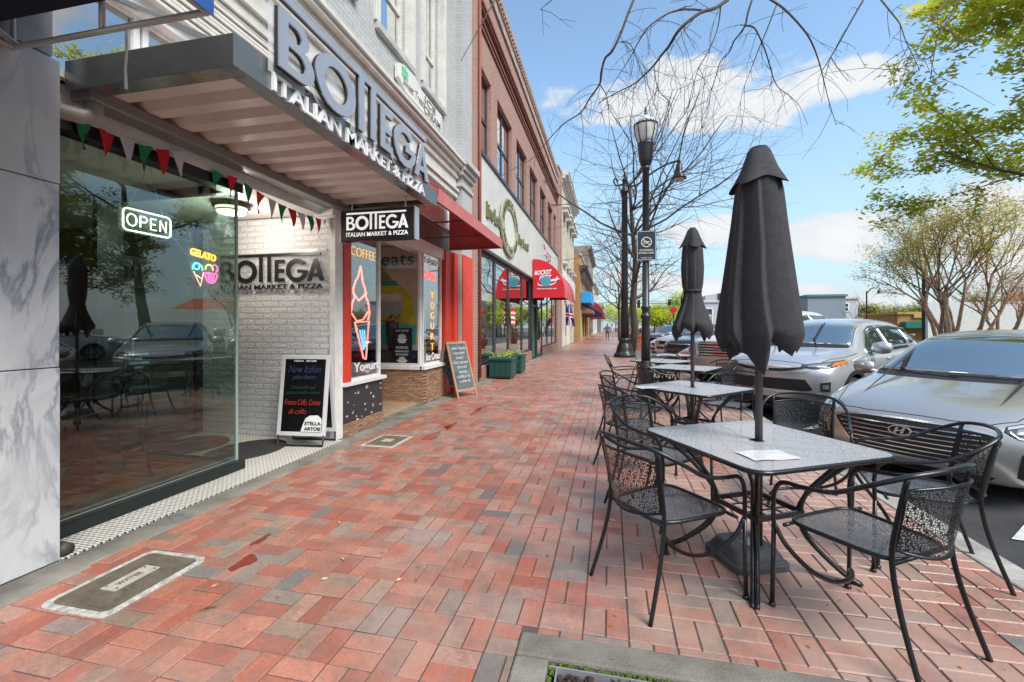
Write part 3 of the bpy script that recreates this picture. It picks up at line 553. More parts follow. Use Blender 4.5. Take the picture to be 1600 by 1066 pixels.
mur([(-5.3, .96), (-3.7, .96), (-3.7, 1.05), (-5.3, 1.05)], (.55, .53, .5), 'skirt', 5)
b = MB(); put(b, 'Treats', (-4.25, MY - .004, 2.72), VX, VZ, w=1.15, h=.26, bold=.01, d=.003); b.obj('painted_word', mat('teal_paint', (.05, .14, .14), .7), mural)
b = MB(); put(b, 'tropical flavors', (-4.3, MY - .012, .83), VX, VZ, w=1.3, h=.11, bold=.01, d=.003); b.obj('painted_slogan', mat('blue_chalk', (.05, .12, .5), .7), mural)
# ================================================================ pizza shop canopy and its signs
def ribmat():
    m = mat('ribbed_soffit', (.68, .58, .54), .4, .1, var=.12, vscale=2); return m
cn = thing('canopy', (-3.4, 3.7, 2.9), 'flat grey metal canopy with ribbed underside over the pizza shop entrance', 'canopy')
cx0, cx1, cy0, cy1 = -3.40, -2.12, 2.16, 5.25
GM = mat('grey_metal_fascia', (.24, .24, .245), .25, .75, var=.12, vscale=3)
b = MB(); b.box(cx0, cx1, cy0, cy0 + .03, 2.91, 3.10); b.box(cx0, cx1, cy1 - .03, cy1, 2.91, 3.10); b.box(cx1 - .03, cx1, cy0 + .03, cy1 - .03, 2.91, 3.10)
b.box(cx0, cx1 - .03, cy0 + .03, cy0 + .12, 2.912, 2.922); b.box(cx0, cx1 - .03, cy1 - .12, cy1 - .03, 2.912, 2.922); b.box(cx1 - .12, cx1 - .03, cy0 + .12, cy1 - .12, 2.912, 2.922)
b.obj('fascia', GM, cn, bevel=.003)
b = MB(); n = 12; yy = cy0 + .12; st = (cy1 - cy0 - .24) / n
for i in range(n):
    y = yy + i * st; P = [(y, 3.0), (y + st * .18, 2.945), (y + st * .62, 2.945), (y + st * .8, 3.0), (y + st, 3.0)]
    for (a, za), (c, zc) in zip(P, P[1:]): b.add([(cx0, a, za), (cx1 - .03, a, za), (cx1 - .03, c, zc), (cx0, c, zc)], [(3, 2, 1, 0)])
b.add([(cx0, cy0, 3.06), (cx1, cy0, 3.06), (cx1, cy1, 3.06), (cx0, cy1, 3.06)], [(0, 1, 2, 3)])
b.obj('ribbed_deck', ribmat(), cn)
b = MB(); b.box(cx0 - .02, cx0 + .16, cy0 + .035, cy1 - .035, 2.86, 2.944); b.obj('back_gutter', mat('gutter_metal', (.24, .23, .22), .35, .5), cn, bevel=.01)
b = MB(); b.tube([(-3.30, 2.26, 2.90), (-3.30, 2.26, 2.82), (-3.305, 2.24, 2.775), (-3.32, 2.20, 2.755), (-3.36, 2.10, 2.75), (-3.4, 2.02, 2.75)], .047, 12); b.obj('downpipe', mat('pipe_grey', (.30, .28, .25), .45), cn, smooth=True)
for y in (2.25, 5.1): b = MB(); b.bar((-3.31, y, 3.62), (-2.25, y, 3.08), .07, .025); b.obj('stay', ALU, cn)
# letters on the canopy edge
def bottega():
    B = [[(0, 0), (0, 1), (.36, 1)] + arc(.36, .76, .27, .24, 90, -65, 8) + [(.60, .50)] + arc(.42, .285, .33, .285, 50, -90, 10),
         [(.18, .60), (.33, .60)] + arc(.33, .73, .13, .13, -90, 90, 8) + [(.18, .86)], [(.18, .14), (.38, .14)] + arc(.38, .30, .17, .16, -90, 90, 8) + [(.18, .46)]]
    O = [arc(1.33, .5, .55, .53, 0, 360, 32)[:-1], arc(1.33, .5, .33, .33, 0, 360, 28)[:-1]]
    T = [[(2.0, 0), (2.17, 0), (2.17, 1.16), (2.42, 1.16), (2.42, 0), (2.59, 0), (2.59, 1.16), (5.0, 1.16), (5.0, 1.29), (0, 1.29), (0, 1.16), (2.0, 1.16)]]
    E_ = [[(2.78, 0), (3.27, 0), (3.27, .16), (2.95, .16), (2.95, .43), (3.23, .43), (3.23, .58), (2.95, .58), (2.95, .85), (3.27, .85), (3.27, 1), (2.78, 1)]]
    G_ = [arc(3.87, .5, .53, .53, 42, 358, 28) + [(3.90, .54), (3.90, .38), (4.19, .38)] + arc(3.87, .5, .34, .34, -28, -318, 24)]
    A = [[(4.36, 0), (4.55, 0), (4.62, .20), (4.90, .20), (4.97, 0), (5.16, 0), (4.83, 1), (4.69, 1)], [(4.67, .35), (4.85, .35), (4.76, .66)]]
    return [B, O, T, E_, G_, A]
BOT = bottega()
ls = thing('canopy_letter_sign', (-2.1, 3.7, 3.1), 'large metallic raised shop name letters standing on the canopy edge', 'sign')
SILV = mat('brushed_silver', (.46, .47, .50), .3, .55, var=.05)
ACR = mat('clear_acrylic', (.75, .78, .8), .08, 0, alpha=.35)
WL = mat('white_letter', (.78, .78, .78), .35)
sx, sy = 2.39 / 5.16, .385
for nm, g in zip(('letter', 'letter', 'bar_letter', 'letter', 'letter', 'letter'), BOT):
    pts = [[(x * sx, y * sy) for x, y in ol] for ol in g]
    me = shape(pts, .5)
    b = MB(); b.mesh(me, (-2.055, 2.44, 3.062), VY, VZ, (1, 1, .012), 0); b.mesh(me, (-2.075, 2.44, 3.062), VY, VZ, (1, 1, .026), 1)
    # clear halo plate a little larger behind
    b.obj(nm, [SILV, BLACKP], ls)
b = MB()
for ol, dz in ((arc(.61, .18, .275, .235, 0, 360, 30)[:-1], 0), ([(-.03, -.04), (.31, -.04), (.33, .42), (-.03, .42)], 0), ([(.88, -.03), (1.22, -.03), (1.22, .42), (.88, .42)], 0), (arc(1.77, .18, .265, .235, 0, 360, 30)[:-1], 0), ([(1.25, -.03), (1.53, -.03), (1.53, .42), (1.25, .42)], 0), ([(1.98, -.03), (2.39, -.03), (2.3, .42), (2.06, .42)], 0)):
    b.prism(ol, (-2.108, 2.44, 3.062), VY, VZ, .006)
b.obj('clear_backing', ACR, ls)
b = MB(); put(b, 'ITALIAN MARKET & PIZZA', (-2.119, 3.64, 2.975), VY, VZ, w=2.38, h=.118, bold=.018, d=.022); b.obj('white_lettering', WL, ls)
b = MB()
for k in range(9): b.tube([(-2.12, 2.5 + k * .28, 3.06), (-2.09, 2.5 + k * .28, 3.06)], .005, 5)
b.obj('mounting_rod', ALU, ls)
# hanging blade sign
bs = thing('hanging_shop_sign', (-2.9, 5.32, 2.95), 'black double sided sign box with white shop name hanging below the canopy end', 'sign')
b = MB(); b.box(-3.17, -2.22, 4.80, 4.90, 2.43, 2.80); b.obj('box', BLACKP, bs, bevel=.004)
b = MB(); b.box(-2.22, -2.205, 4.795, 4.905, 2.425, 2.805); b.box(-3.185, -3.17, 4.795, 4.905, 2.425, 2.805); b.obj('end_panel', ALU, bs)
b = MB()
for g in BOT:
    me = shape([[(x * .80 / 5.16, y * .16) for x, y in ol] for ol in g], .5); b.mesh(me, (-3.095, 4.797, 2.56), VX, VZ, (1, 1, .006))
put(b, 'ITALIAN MARKET & PIZZA', (-2.695, 4.798, 2.505), VX, VZ, w=.80, h=.05, bold=.008, d=.005); b.obj('white_logo', mat('sign_white_glow', (.85, .85, .85), .5, emit=(1, 1, 1), es=.22), bs)  # slight glow added to brighten the white lettering under the canopy
b = MB(); b.tube([(-3.05, 4.85, 2.80), (-3.05, 4.85, 2.96)], .01); b.tube([(-2.35, 4.85, 2.80), (-2.35, 4.85, 2.96)], .01); b.obj('bracket', ALU, bs)
# acrylic sign on the white brick wall
ws = thing('wall_sign', (-4.15, 4.86, 2.1), 'clear acrylic plate with black shop name letters on white brick wall', 'sign')
b = MB(); b.box(-5.02, -3.37, 4.845, 4.852, 1.86, 2.36); b.obj('acrylic_plate', mat('acrylic_plate', (.66, .68, .68), .1, alpha=.22), ws)
b = MB()
for g in BOT:
    me = shape([[(x * 1.52 / 5.16, y * .275) for x, y in ol] for ol in g], .5); b.mesh(me, (-4.95, 4.838, 1.97), VX, VZ, (1, 1, .012))
put(b, 'ITALIAN MARKET & PIZZA', (-4.19, 4.838, 1.905), VX, VZ, w=1.5, h=.06, bold=.02, d=.01); b.obj('black_logo', BLACKP, ws)
b = MB()
for x in (-5.0, -4.2, -3.39):
    for z in (1.88, 2.34): b.lathe([(.012, 0), (.012, .02), (0, .022)], 8, (x, 4.84, z))
b.obj('standoff', ALU, ws)
# ceiling lamp
cl = thing('ceiling_lamp', (-4.15, 4.2, 2.79), 'round flush ceiling lamp with bronze bands glowing in the shop vestibule', 'lamp')
b = MB(); b.lathe([(.16, 0), (.19, -.02), (.19, -.05), (.155, -.055)], 28, (-4.15, 4.2, 2.79)); b.lathe([(.15, -.088), (.16, -.085), (.16, -.098), (.15, -.095)], 28, (-4.15, 4.2, 2.79)); b.obj('canopy_ring', mat('bronze', (.06, .045, .035), .4, .6), cl, smooth=True)
b = MB(); b.lathe([(.155, -.05), (.156, -.09), (.13, -.118), (0, -.13)], 28, (-4.15, 4.2, 2.79)); b.obj('glass_shade', mat('lamp_glow', (.9, .85, .75), .4, emit=(1, .84, .6), es=1.6), cl, smooth=True)
ll = bpy.data.lights.new('ceiling_bulb', 'POINT'); ll.energy = 13; ll.color = (1, .90, .78); ll.shadow_soft_size = .14; lo = bpy.data.objects.new('ceiling_bulb', ll); COL.objects.link(lo); lo.parent = cl; lo.location = (0, 0, -.22)
# bunting
bt = thing('bunting', (-3.45, 3.5, 2.8), 'string of green red and white pennants strung under the canopy beam', 'bunting')
FG, FR, FW = mat('felt_green', (.01, .20, .08), .9), mat('felt_red', (.62, .02, .03), .9), mat('felt_white', (.62, .60, .68), .9)
def bunt(y0, z0, y1, z1, n, sag, st, spans=None):
    x = -3.465; S_ = lambda u: (y0 + (y1 - y0) * u, z0 + (z1 - z0) * u - sag * 4 * u * (1 - u))
    b = MB(); b.tube([(x, *S_(i / 12)) for i in range(13)], .003, 5); b.obj('string', WHITE, bt)
    for k in range(n):
        u0 = (k + .1) / n; u1 = (k + .9) / n; a = S_(u0); c = S_(u1); mid = ((a[0] + c[0]) / 2 + rn.uniform(-.02, .02), min(a[1], c[1]) - .19 + rn.uniform(-.01, .01))
        cur = rn.uniform(-.025, .025); b = MB()
        vs = []; fs = []
        for i in range(6):
            f = i / 5
            for j in range(4):
                g = j / 3; px = a[0] + (c[0] - a[0]) * g; pz = a[1] + (c[1] - a[1]) * g
                vs.append((x + .004 + cur * math.sin(f * 2.5) * (1 + g) + .008 * math.sin(g * 5 + k), px + (mid[0] - px) * f, pz + (mid[1] - pz) * f))
        for i in range(5):
            for j in range(3): fs.append((i * 4 + j, i * 4 + j + 1, i * 4 + 5 + j, i * 4 + 4 + j))
        b.add(vs, fs); b.obj('pennant', (FG, FR, FW)[(k + st) % 3], bt, smooth=True)
rn = random.Random(2)
bunt(2.24, 2.80, 3.05, 2.86, 6, .05, 0); bunt(3.28, 2.80, 3.6, 2.83, 2, .01, 0); bunt(3.63, 2.80, 5.0, 2.74, 9, .06, 0)
# neon signs on the glass
os_ = thing('open_sign', (-3.66, 2.9, 2.24), 'white neon sign reading OPEN hanging on wires behind the glass front', 'neon sign')
NW = mat('neon_white', (1, 1, .9), .4, emit=(1, 1, .82), es=2.2)
def neon(b, x, strokes, r=.006):
    for s_ in strokes: b.tube([(x, p[0], p[1]) for p in s_], r, 6)
def rrect(y0, y1, z0, z1, r):
    return arc(y1 - r, z1 - r, r, r, 90, 0, 5) + arc(y1 - r, z0 + r, r, r, 0, -90, 5) + arc(y0 + r, z0 + r, r, r, 270, 180, 5) + arc(y0 + r, z1 - r, r, r, 180, 90, 5)
x = -3.66; b = MB(); rr_ = rrect(2.70, 3.08, 2.155, 2.325, .035); neon(b, x, [rr_ + rr_[:1]])
z0, z1 = 2.195, 2.285
neon(b, x, [arc(2.765, 2.24, .036, .046, 0, 360, 20), [(2.83, z0), (2.83, z1), (2.86, z1)] + arc(2.86, 2.262, .023, .023, 90, -90, 6) + [(2.83, 2.239)], [(2.955, z1), (2.912, z1), (2.912, z0), (2.955, z0)], [(2.912, 2.24), (2.95, 2.24)], [(2.99, z0), (2.99, z1), (3.04, z0), (3.04, z1)]], .005)
b.obj('neon_tube', NW, os_, smooth=True)
b = MB(); b.prism(rrect(2.685, 3.095, 2.14, 2.34, .04), (-3.69, 0, 0), VY, VZ, .005); b.obj('clear_panel', mat('clear_panel', (.5, .55, .55), .1, alpha=.12), os_)
b = MB(); b.tube([(-3.66, 2.73, 2.33), (-3.66, 2.80, 2.48), (-3.66, 2.86, 2.62), (-3.66, 2.87, 2.70)], .0035, 5); b.tube([(-3.66, 3.02, 2.30), (-3.66, 2.95, 2.52), (-3.66, 2.91, 2.70)], .0035, 5); b.tube([(-3.66, 3.08, 2.2), (-3.65, 3.14, 2.12), (-3.65, 3.22, 2.03)], .003, 5); b.obj('hanging_wire', mat('wire_white', (.6, .62, .6), .5), os_)
hn = thing('house_number', (-3.6, 3.12, 2.19), 'house number 136 plate stuck inside the glass front', 'number plate')
b = MB(); b.box(-3.600, -3.596, 3.035, 3.215, 2.145, 2.23); b.obj('plate', mat('frosted', (.85, .88, .84), .6), hn)
b = MB(); put(b, '136', (-3.594, 3.125, 2.187), VY, VZ, w=.15, h=.07, bold=.03, d=.003); b.obj('digits', BLACKP, hn)
gs = thing('gelato_sign', (-3.64, 3.42, 1.95), 'colourful neon gelato sign with cone and sundae cup behind the glass', 'neon sign')
def nm_(n, c, e=2.2): return mat('neon_' + n, c, .4, emit=c, es=e)
b = MB(); put(b, 'GELATO', (-3.645, 3.375, 2.06), (0, 1, -.12), (0, .12, 1), w=.26, h=.065, bold=.01, d=.012); b.obj('neon_word', nm_('orange', (1, .42, .05)), gs)
b = MB(); neon(b, -3.645, [arc(3.32, 1.93, .05, .045, -20, 200, 12), arc(3.31, 1.95, .03, .03, 0, 360, 12)], .005); b.obj('neon_scoop', nm_('cyan', (.15, .75, 1)), gs)
b = MB(); neon(b, -3.645, [[(3.28, 1.90), (3.35, 1.77), (3.38, 1.90)], [(3.31, 1.87), (3.36, 1.84)]], .005); b.obj('neon_cone', nm_('peach', (1, .5, .4), 1.4), gs)
b = MB(); neon(b, -3.645, [arc(3.46, 1.90, .065, .09, 180, 360, 14), [(3.395, 1.90), (3.525, 1.90)], [(3.43, 1.89), (3.44, 1.83)], [(3.46, 1.89), (3.46, 1.82)], [(3.49, 1.89), (3.48, 1.83)], arc(3.50, 1.95, .03, .035, -60, 180, 8)], .006); b.obj('neon_cup', nm_('pink', (1, .08, .35)), gs)
b = MB(); neon(b, -3.645, [arc(3.44, 1.93, .04, .05, 0, 180, 10)], .005); b.obj('neon_cream', nm_('yellow', (1, .8, .1)), gs)
b = MB(); b.prism([(3.24, 2.12), (3.28, 1.84), (3.36, 1.74), (3.48, 1.78), (3.56, 1.88), (3.56, 2.0), (3.50, 2.08)][::-1], (-3.67, 0, 0), VY, VZ, .004); b.obj('clear_panel', MC['clear_panel'], gs)
rs = thing('restroom_notice', (-3.62, 2.78, 1.15), 'small black notice with white capitals about restrooms low on the glass', 'notice')
b = MB(); b.box(-3.625, -3.618, 2.70, 2.87, 1.06, 1.21); b.obj('board', mat('notice_black', (.03, .05, .06), .5), rs)
b = MB()
for k, s_ in enumerate(('RESTROOMS', 'FOR', 'CUSTOMERS', 'ONLY')): put(b, s_, (-3.616, 2.785, 1.185 - k * .034), VY, VZ, h=.02, bold=.03, d=.002)
b.obj('lettering', WL, rs)

# wooden furniture inside the shop window
def inner_table(x, y, lab):
    t = thing('cafe_table', (x, y, .09), lab, 'table', 'tables inside the shop'); b = MB(); b.lathe([(.36, .64), (.37, .655), (.36, .67), (0, .67)], 24, (x, y, .09)); b.obj('tabletop', mat('dark_tabletop', (.05, .04, .035), .25), t)
    b = MB(); b.tube([(x, y, .09), (x, y, .73)], .025); b.obj('post', BLACKP, t)
    b = MB()
    for a in range(4): b.tube([(x, y, .12), (x + .28 * math.cos(a * 1.571 + .4), y + .28 * math.sin(a * 1.571 + .4), .1)], .015)
    b.obj('foot', BLACKP, t)
def inner_chair(x, y, rot, lab):
    t = thing('cafe_chair', (0, 0, 0), lab, 'chair', 'chairs inside the shop')
    b = MB(); b.lathe([(.19, .43), (.2, .44), (.19, .455), (0, .455)], 16); b.obj('seat', BLACKP, t)
    b = MB(); b.tube([(-.19, .17, .45), (-.2, .2, .75), (-.15, .22, .86), (0, .23, .9), (.15, .22, .86), (.2, .2, .75), (.19, .17, .45)], .013); b.tube([(-.1, .18, .45), (-.1, .215, .85)], .009); b.tube([(.1, .18, .45), (.1, .215, .85)], .009); b.tube([(-.19, .2, .66), (0, .23, .66), (.19, .2, .66)], .009); b.obj('backrest', BLACKP, t, smooth=True)
    for sx_, sy_ in ((-1, -1), (1, -1), (-1, 1), (1, 1)):
        b = MB(); b.tube([(sx_ * .15, sy_ * .15, .44), (sx_ * .2, sy_ * .21, 0)], .013); b.obj('leg', BLACKP, t)
    t.location = (x, y, .09); t.rotation_euler = (0, 0, rot)
inner_table(-4.05, 2.35, 'dark round cafe table close behind the glass front'); inner_table(-5.0, 3.2, 'dark round cafe table deeper inside the pizza shop')
inner_chair(-4.15, 2.95, R(-10), 'black cafe chair nearest the glass front on wood floor'); inner_chair(-5.0, 2.55, R(170), 'black cafe chair beyond the flowers inside the shop'); inner_chair(-5.5, 3.55, R(-60), 'black cafe chair at the deepest table inside the shop')
fv = thing('flower_jar', (-3.98, 2.3, .76), 'jar of small white flowers on the cafe table behind the glass', 'flowers')
b = MB(); b.lathe([(.035, 0), (.04, .01), (.04, .1), (.03, .13)], 14, (-3.98, 2.3, .762)); b.obj('jar', mat('jar_green', (.15, .35, .2), .15, alpha=.7), fv, smooth=True)
b = MB(); rn = random.Random(4)
st_ = MB()
for i in range(60):
    a, r_, h_ = rn.uniform(0, 6.28), rn.uniform(0, .11), rn.uniform(.14, .27); p = (-3.98 + r_ * math.cos(a), 2.3 + r_ * math.sin(a), .76 + h_)
    st_.tube([(-3.98, 2.3, .80), p], .0012, 3); b.lathe([(0, -.004), (.009, 0), (0, .006)], 5, p)
b.obj('blossoms', mat('petal_white', (.75, .75, .7), .8), fv); st_.obj('stems', mat('stem_green', (.06, .14, .03), .8), fv)
oc = MB(); oc.box(-5.62, -5.2, 2.03, 2.3, .95, 1.6); tag(oc.obj('wall_poster', mat('orange_poster', (.5, .13, .03), .6, var=.3)), 'orange brown poster on the inner wall beside the marble pier', 'poster')

# ================================================================ signs of the yogurt shop
isg = thing('ice_cream_sign', (-3.2, 7.3, 5.35), 'white shaped ice cream sign board on the grey brick wall', 'sign')
b = MB(); b.prism([(6.38, 5.30), (6.60, 5.18), (8.20, 5.18), (8.20, 5.52), (7.2, 5.54), (6.95, 5.62), (6.6, 5.60), (6.38, 5.52)], (-3.28, 0, 0), VY, VZ, .07); b.obj('board', mat('sign_board_white', (.66, .66, .62), .55, var=.12), isg, bevel=.006)
b = MB(); put(b, 'ICE', (-3.207, 7.62, 5.44), VY, VZ, w=.5, h=.12, bold=.012, d=.006); put(b, 'CREAM', (-3.207, 7.72, 5.27), VY, VZ, w=.78, h=.13, bold=.012, d=.006); put(b, 'Sweet Treats', (-3.207, 6.95, 5.33), VY, VZ, w=.85, h=.14, bold=-.004, shear=.3, d=.005); b.obj('lettering', mat('sign_taupe', (.22, .19, .17), .6), isg)
b = MB()
for a, c in ((6.52, 5.50), (6.60, 5.53), (6.67, 5.49), (6.6, 5.44), (6.53, 5.42), (6.66, 5.42)): b.prism(arc(a, c, .045, .04, 0, 360, 10)[:-1], (-3.208, 0, 0), VY, VZ, .004 + .001 * ((a * 100) % 5))
b.obj('green_cluster', mat('mint_green', (.16, .55, .27), .6), isg)
ra = thing('red_awning', (-3.25, 7, 3.2), 'long faded red fabric awning on a frame over the yogurt shop', 'awning')
AW = mat('faded_red_canvas', (.46, .085, .08), .75, var=.15, vscale=1.5); y0, y1 = 5.30, 8.72
b = MB(); b.add([(-3.25, y0, 3.95), (-3.25, y1, 3.95), (-2.12, y1, 3.16), (-2.12, y0, 3.16)], [(0, 1, 2, 3), (3, 2, 1, 0)]); b.obj('slope', AW, ra)
b = MB(); b.box(-2.125, -2.115, y0, y1, 2.98, 3.155)
b.obj('valance', mat('pink_red_valance', (.50, .16, .15), .7, var=.1), ra)
for q in (y1 - .004, y0 + .004): b = MB(); b.prism([(-3.25, 2.98), (-2.13, 2.98), (-2.13, 3.155), (-3.25, 3.94)], (0, q, 0), VX, VZ, .004); b.obj('gable', AW, ra)
b = MB()
for y in (y0 + .1, 6.4, 7.5, y1 - .06): b.tube([(-3.24, y, 3.0), (-2.15, y, 3.0)], .014, 6); b.tube([(-3.24, y, 3.9), (-2.15, y, 3.14)], .014, 6)
b.tube([(-2.14, y0, 2.99), (-2.14, y1, 2.99)], .016, 6); b.tube([(-2.7, y0, 3.0), (-2.7, y1, 3.0)], .012, 6); b.obj('frame', mat('frame_brown', (.10, .05, .045), .5), ra)
nc = thing('cone_neon', (-3.28, 5.6, 1.8), 'pink neon soft serve cone hanging in the narrow bay window', 'neon sign')
NP, NBL = nm_('coral', (1, .16, .13), 1.8), nm_('blue', (.1, .35, 1), 1.6); x = -3.36
b = MB(); neon(b, x, [[(5.30, 1.55), (5.34, 1.72), (5.40, 1.80), (5.36, 1.90), (5.42, 2.02), (5.48, 2.08), (5.52, 2.18), (5.54, 2.24), (5.57, 2.16), (5.60, 2.02), (5.66, 1.94), (5.68, 1.82), (5.74, 1.76), (5.78, 1.6), (5.74, 1.5)], [(5.33, 1.58), (5.45, 1.48), (5.6, 1.5), (5.75, 1.62)], [(5.36, 1.86), (5.5, 1.76), (5.70, 1.88)], [(5.40, 1.46), (5.62, .96), (5.68, .94), (5.76, 1.48), (5.40, 1.46)]], .011); b.obj('neon_outline', NP, nc, smooth=True)
b = MB(); neon(b, x, [[(5.52, 1.36), (5.62, 1.08)], [(5.58, 1.36), (5.64, 1.1)], [(5.64, 1.36), (5.67, 1.12)]], .009); b.obj('neon_strokes', NBL, nc, smooth=True)
b = MB(); b.tube([(x - .01, 5.54, 2.24), (x - .01, 5.56, 2.78)], .003, 4); b.obj('wire', BLACKP, nc)
def glass_word(name, s_, o, w_, h_, m, lab, r=VY, vert=False, bold=.02):
    b = MB()
    if vert:
        for k, ch in enumerate(s_): put(b, ch, (o[0], o[1], o[2] - k * vert), r, VZ, h=h_, w=w_, bold=bold, d=.008)
    else: put(b, s_, o, r, VZ, w=w_, h=h_, bold=bold, d=.006)
    tag(b.obj(name, m), lab, 'lettering')
glass_word('window_lettering', 'Yogurt', (-3.31, 5.62, .84), .66, .16, WL, 'white word Yogurt on the narrow bay window by the peeling panel')
glass_word('neon_word', 'COFFEE', (-3.35, 5.6, 2.42), .62, .12, nm_('amber', (1, .5, .07), .5), 'yellow neon word COFFEE at top of the bay window', bold=-.022)
glass_word('window_lettering', 'Yogurt', (-3.33, 8.08, 2.66), .62, .16, WL, 'white word Yogurt at the top of the side window above red neon')
glass_word('neon_word', 'OPEN', (-3.37, 8.0, 2.38), .5, .15, nm_('red', (1, .03, .03), 2.2), 'red neon word OPEN in the side window of the yogurt shop', bold=.02)
glass_word('neon_word', 'YOGURT', (-3.37, 8.1, 2.02), .15, .13, nm_('amber', (1, .5, .07), .5), 'amber neon letters spelling YOGURT downwards in the side window', vert=.2, bold=-.022)
glass_word('window_lettering', 'Ice Cream', (-3.33, 8.08, .84), .72, .14, WL, 'white words Ice Cream at the foot of the side window')
po = thing('sundae_poster', (-3.75, 7.45, 1.1), 'black framed poster with a sundae leaning inside the recess window', 'poster')
b = MB(); b.box(-3.95, -3.56, 7.60, 7.62, .70, 1.38); b.obj('board', BLACKP, po)
b = MB(); put(b, 'HOT FUDGE', (-3.755, 7.598, 1.33), VX, VZ, w=.26, h=.035, d=.003); put(b, 'SUNDAE', (-3.755, 7.598, 1.02), VX, VZ, w=.24, h=.045, d=.003); put(b, 'BANANA SPLIT', (-3.755, 7.598, .95), VX, VZ, w=.27, h=.035, d=.003); put(b, 'FLAVORS', (-3.755, 7.598, .89), VX, VZ, w=.24, h=.04, d=.003)
b.prism([(-.1, .08), (-.06, 0), (.06, 0), (.1, .08)], (-3.755, 7.599, 1.10), VX, VZ, .003); b.prism([(-.12, .05), (-.06, 0), (.06, 0), (.12, .05)], (-3.755, 7.599, .74), VX, VZ, .003)
b.obj('print', WL, po)
b = MB(); b.prism(arc(0, 0, .08, .05, 0, 360, 14)[:-1], (-3.755, 7.5985, 1.22), VX, VZ, .003); b.prism(arc(0, 0, .07, .04, 0, 360, 14)[:-1], (-3.755, 7.5985, .81), VX, VZ, .003); b.obj('cream_print', mat('cream_print', (.65, .55, .55), .6), po)
pt = thing('flower_urn', (-4.15, 7.8, .6), 'tall dark vase of pink flowers behind the recess window', 'vase')
b = MB(); b.lathe([(.07, 0), (.10, .3), (.12, .55), (.10, .56)], 14, (-4.05, 7.78, .95)); b.obj('vase', mat('vase_dark', (.06, .045, .05), .5), pt, smooth=True)
b = MB()
for i in range(26): b.lathe([(0, -.02), (.03, 0), (0, .02)], 6, (-4.05 + rn.gauss(0, .07), 7.78 + rn.gauss(0, .03), 1.54 + rn.uniform(-.03, .1)), i % 3)
b.obj('flowers', [mat('flower_pink', (.55, .15, .15), .8), mat('flower_cream', (.6, .5, .35), .8), mat('stem_green', (.06, .14, .03), .8)], pt)
b = MB(); b.box(-4.2, -3.9, 7.66, 7.92, .02, .95); tag(b.obj('pedestal', mat('pedestal_brown', (.07, .05, .04), .6), bevel=.01), 'dark pedestal carrying the tall flower vase inside the yogurt shop', 'pedestal')

# ================================================================ A-boards
def aboard(name, o, rot, w_, h_, dep, fm, bm, lab):
    t = thing(name, (0, 0, 0), lab, 'sign board')
    for s_, nm in ((-1, 'front_board'), (1, 'rear_board')):
        tz = lambda z: -dep / 2 * (1 - z / h_)      # y offset at height (front)
        b = MB(); f = .045
        def pt(x, z, off): return (x, s_ * (-tz(z)) * 1.0 + s_ * off, z)
        def slab(x0, x1, z0, z1, o0, o1, m): b.add([pt(x0, z0, o0), pt(x1, z0, o0), pt(x1, z1, o0), pt(x0, z1, o0), pt(x0, z0, o1), pt(x1, z0, o1), pt(x1, z1, o1), pt(x0, z1, o1)], [(0, 1, 2, 3), (7, 6, 5, 4), (4, 5, 1, 0), (5, 6, 2, 1), (6, 7, 3, 2), (7, 4, 0, 3)], m)
        zb = .12
        slab(-w_ / 2, -w_ / 2 + f, 0 if name == 'chalk_sandwich_board' else zb, h_, 0, .025, 0); slab(w_ / 2 - f, w_ / 2, 0 if name == 'chalk_sandwich_board' else zb, h_, 0, .025, 0)
        slab(-w_ / 2 + f, w_ / 2 - f, zb, zb + f, 0, .024, 0); slab(-w_ / 2 + f, w_ / 2 - f, h_ - f, h_, 0, .024, 0)
        o_ = b.obj(nm, fm, t, bevel=.003)
        b = MB(); slab(-w_ / 2 + f, w_ / 2 - f, zb + f, h_ - f, .004, .018, 0); b.obj('panel', bm, o_)
    return t
sb = aboard('beer_sandwich_board', 0, 0, .60, 1.05, .26, mat('white_plastic_frame', (.62, .62, .62), .4), mat('black_panel', (.008, .008, .01), .25), 'white framed black menu board with coloured handwriting before white brick wall')
b = MB()
for s_ in (-1, 1): b.tube([(-.28, s_ * .13, .13), (-.275, s_ * .15, .012), (.275, s_ * .15, .012), (.28, s_ * .13, .13)], .013, 8)
b.obj('metal_foot', BLACKP, sb, smooth=True)
fz = lambda z: -.13 * (1 - z / 1.05) - .026
UPS = Vector((0, .13 / 1.05, 1))
def sbt(s_, x, z, w_, h_, m, **k):
    if k.get('shear'): k['bold'] = -.018; k['shear'] = .35
    b = MB(); put(b, s_, (x, fz(z) - .003, z), VX, UPS, w=w_, h=h_, d=.003, **k); return b.obj('handwriting', m, sb)
sbt('STELLA   ARTOIS', 0, .985, .28, .02, WL, bold=.02)
sbt('New Italian', 0, .89, .40, .085, mat('marker_blue', (.06, .07, .17), .6), shear=.15, bold=-.004); sbt('gelato flavors', 0, .79, .30, .07, MC['marker_blue'], shear=.15, bold=-.006)
sbt('Limoncello and', 0, .68, .3, .045, mat('marker_green', (.02, .09, .04), .6), shear=.2, bold=-.006); sbt('stracciatella cream', 0, .62, .42, .04, MC['marker_green'], shear=.2, bold=-.006)
sbt('Frozen Caffe, Crema', 0, .50, .44, .075, mat('marker_orange', (.55, .05, .02), .6), shear=.15, bold=-.004); sbt('di caffe.', -.05, .40, .22, .06, MC['marker_orange'], shear=.15, bold=-.004)
b = MB(); z = .17; o3 = (0, fz(.2) + .0, .17)
b.prism([(.0, .0), (.25, .0), (.25, .15), (.20, .19), (.10, .185), (.05, .15), (.03, .1)], (0, fz(.17) - .001, .17), VX, UPS, .003); b.obj('white_crest', WL, sb)
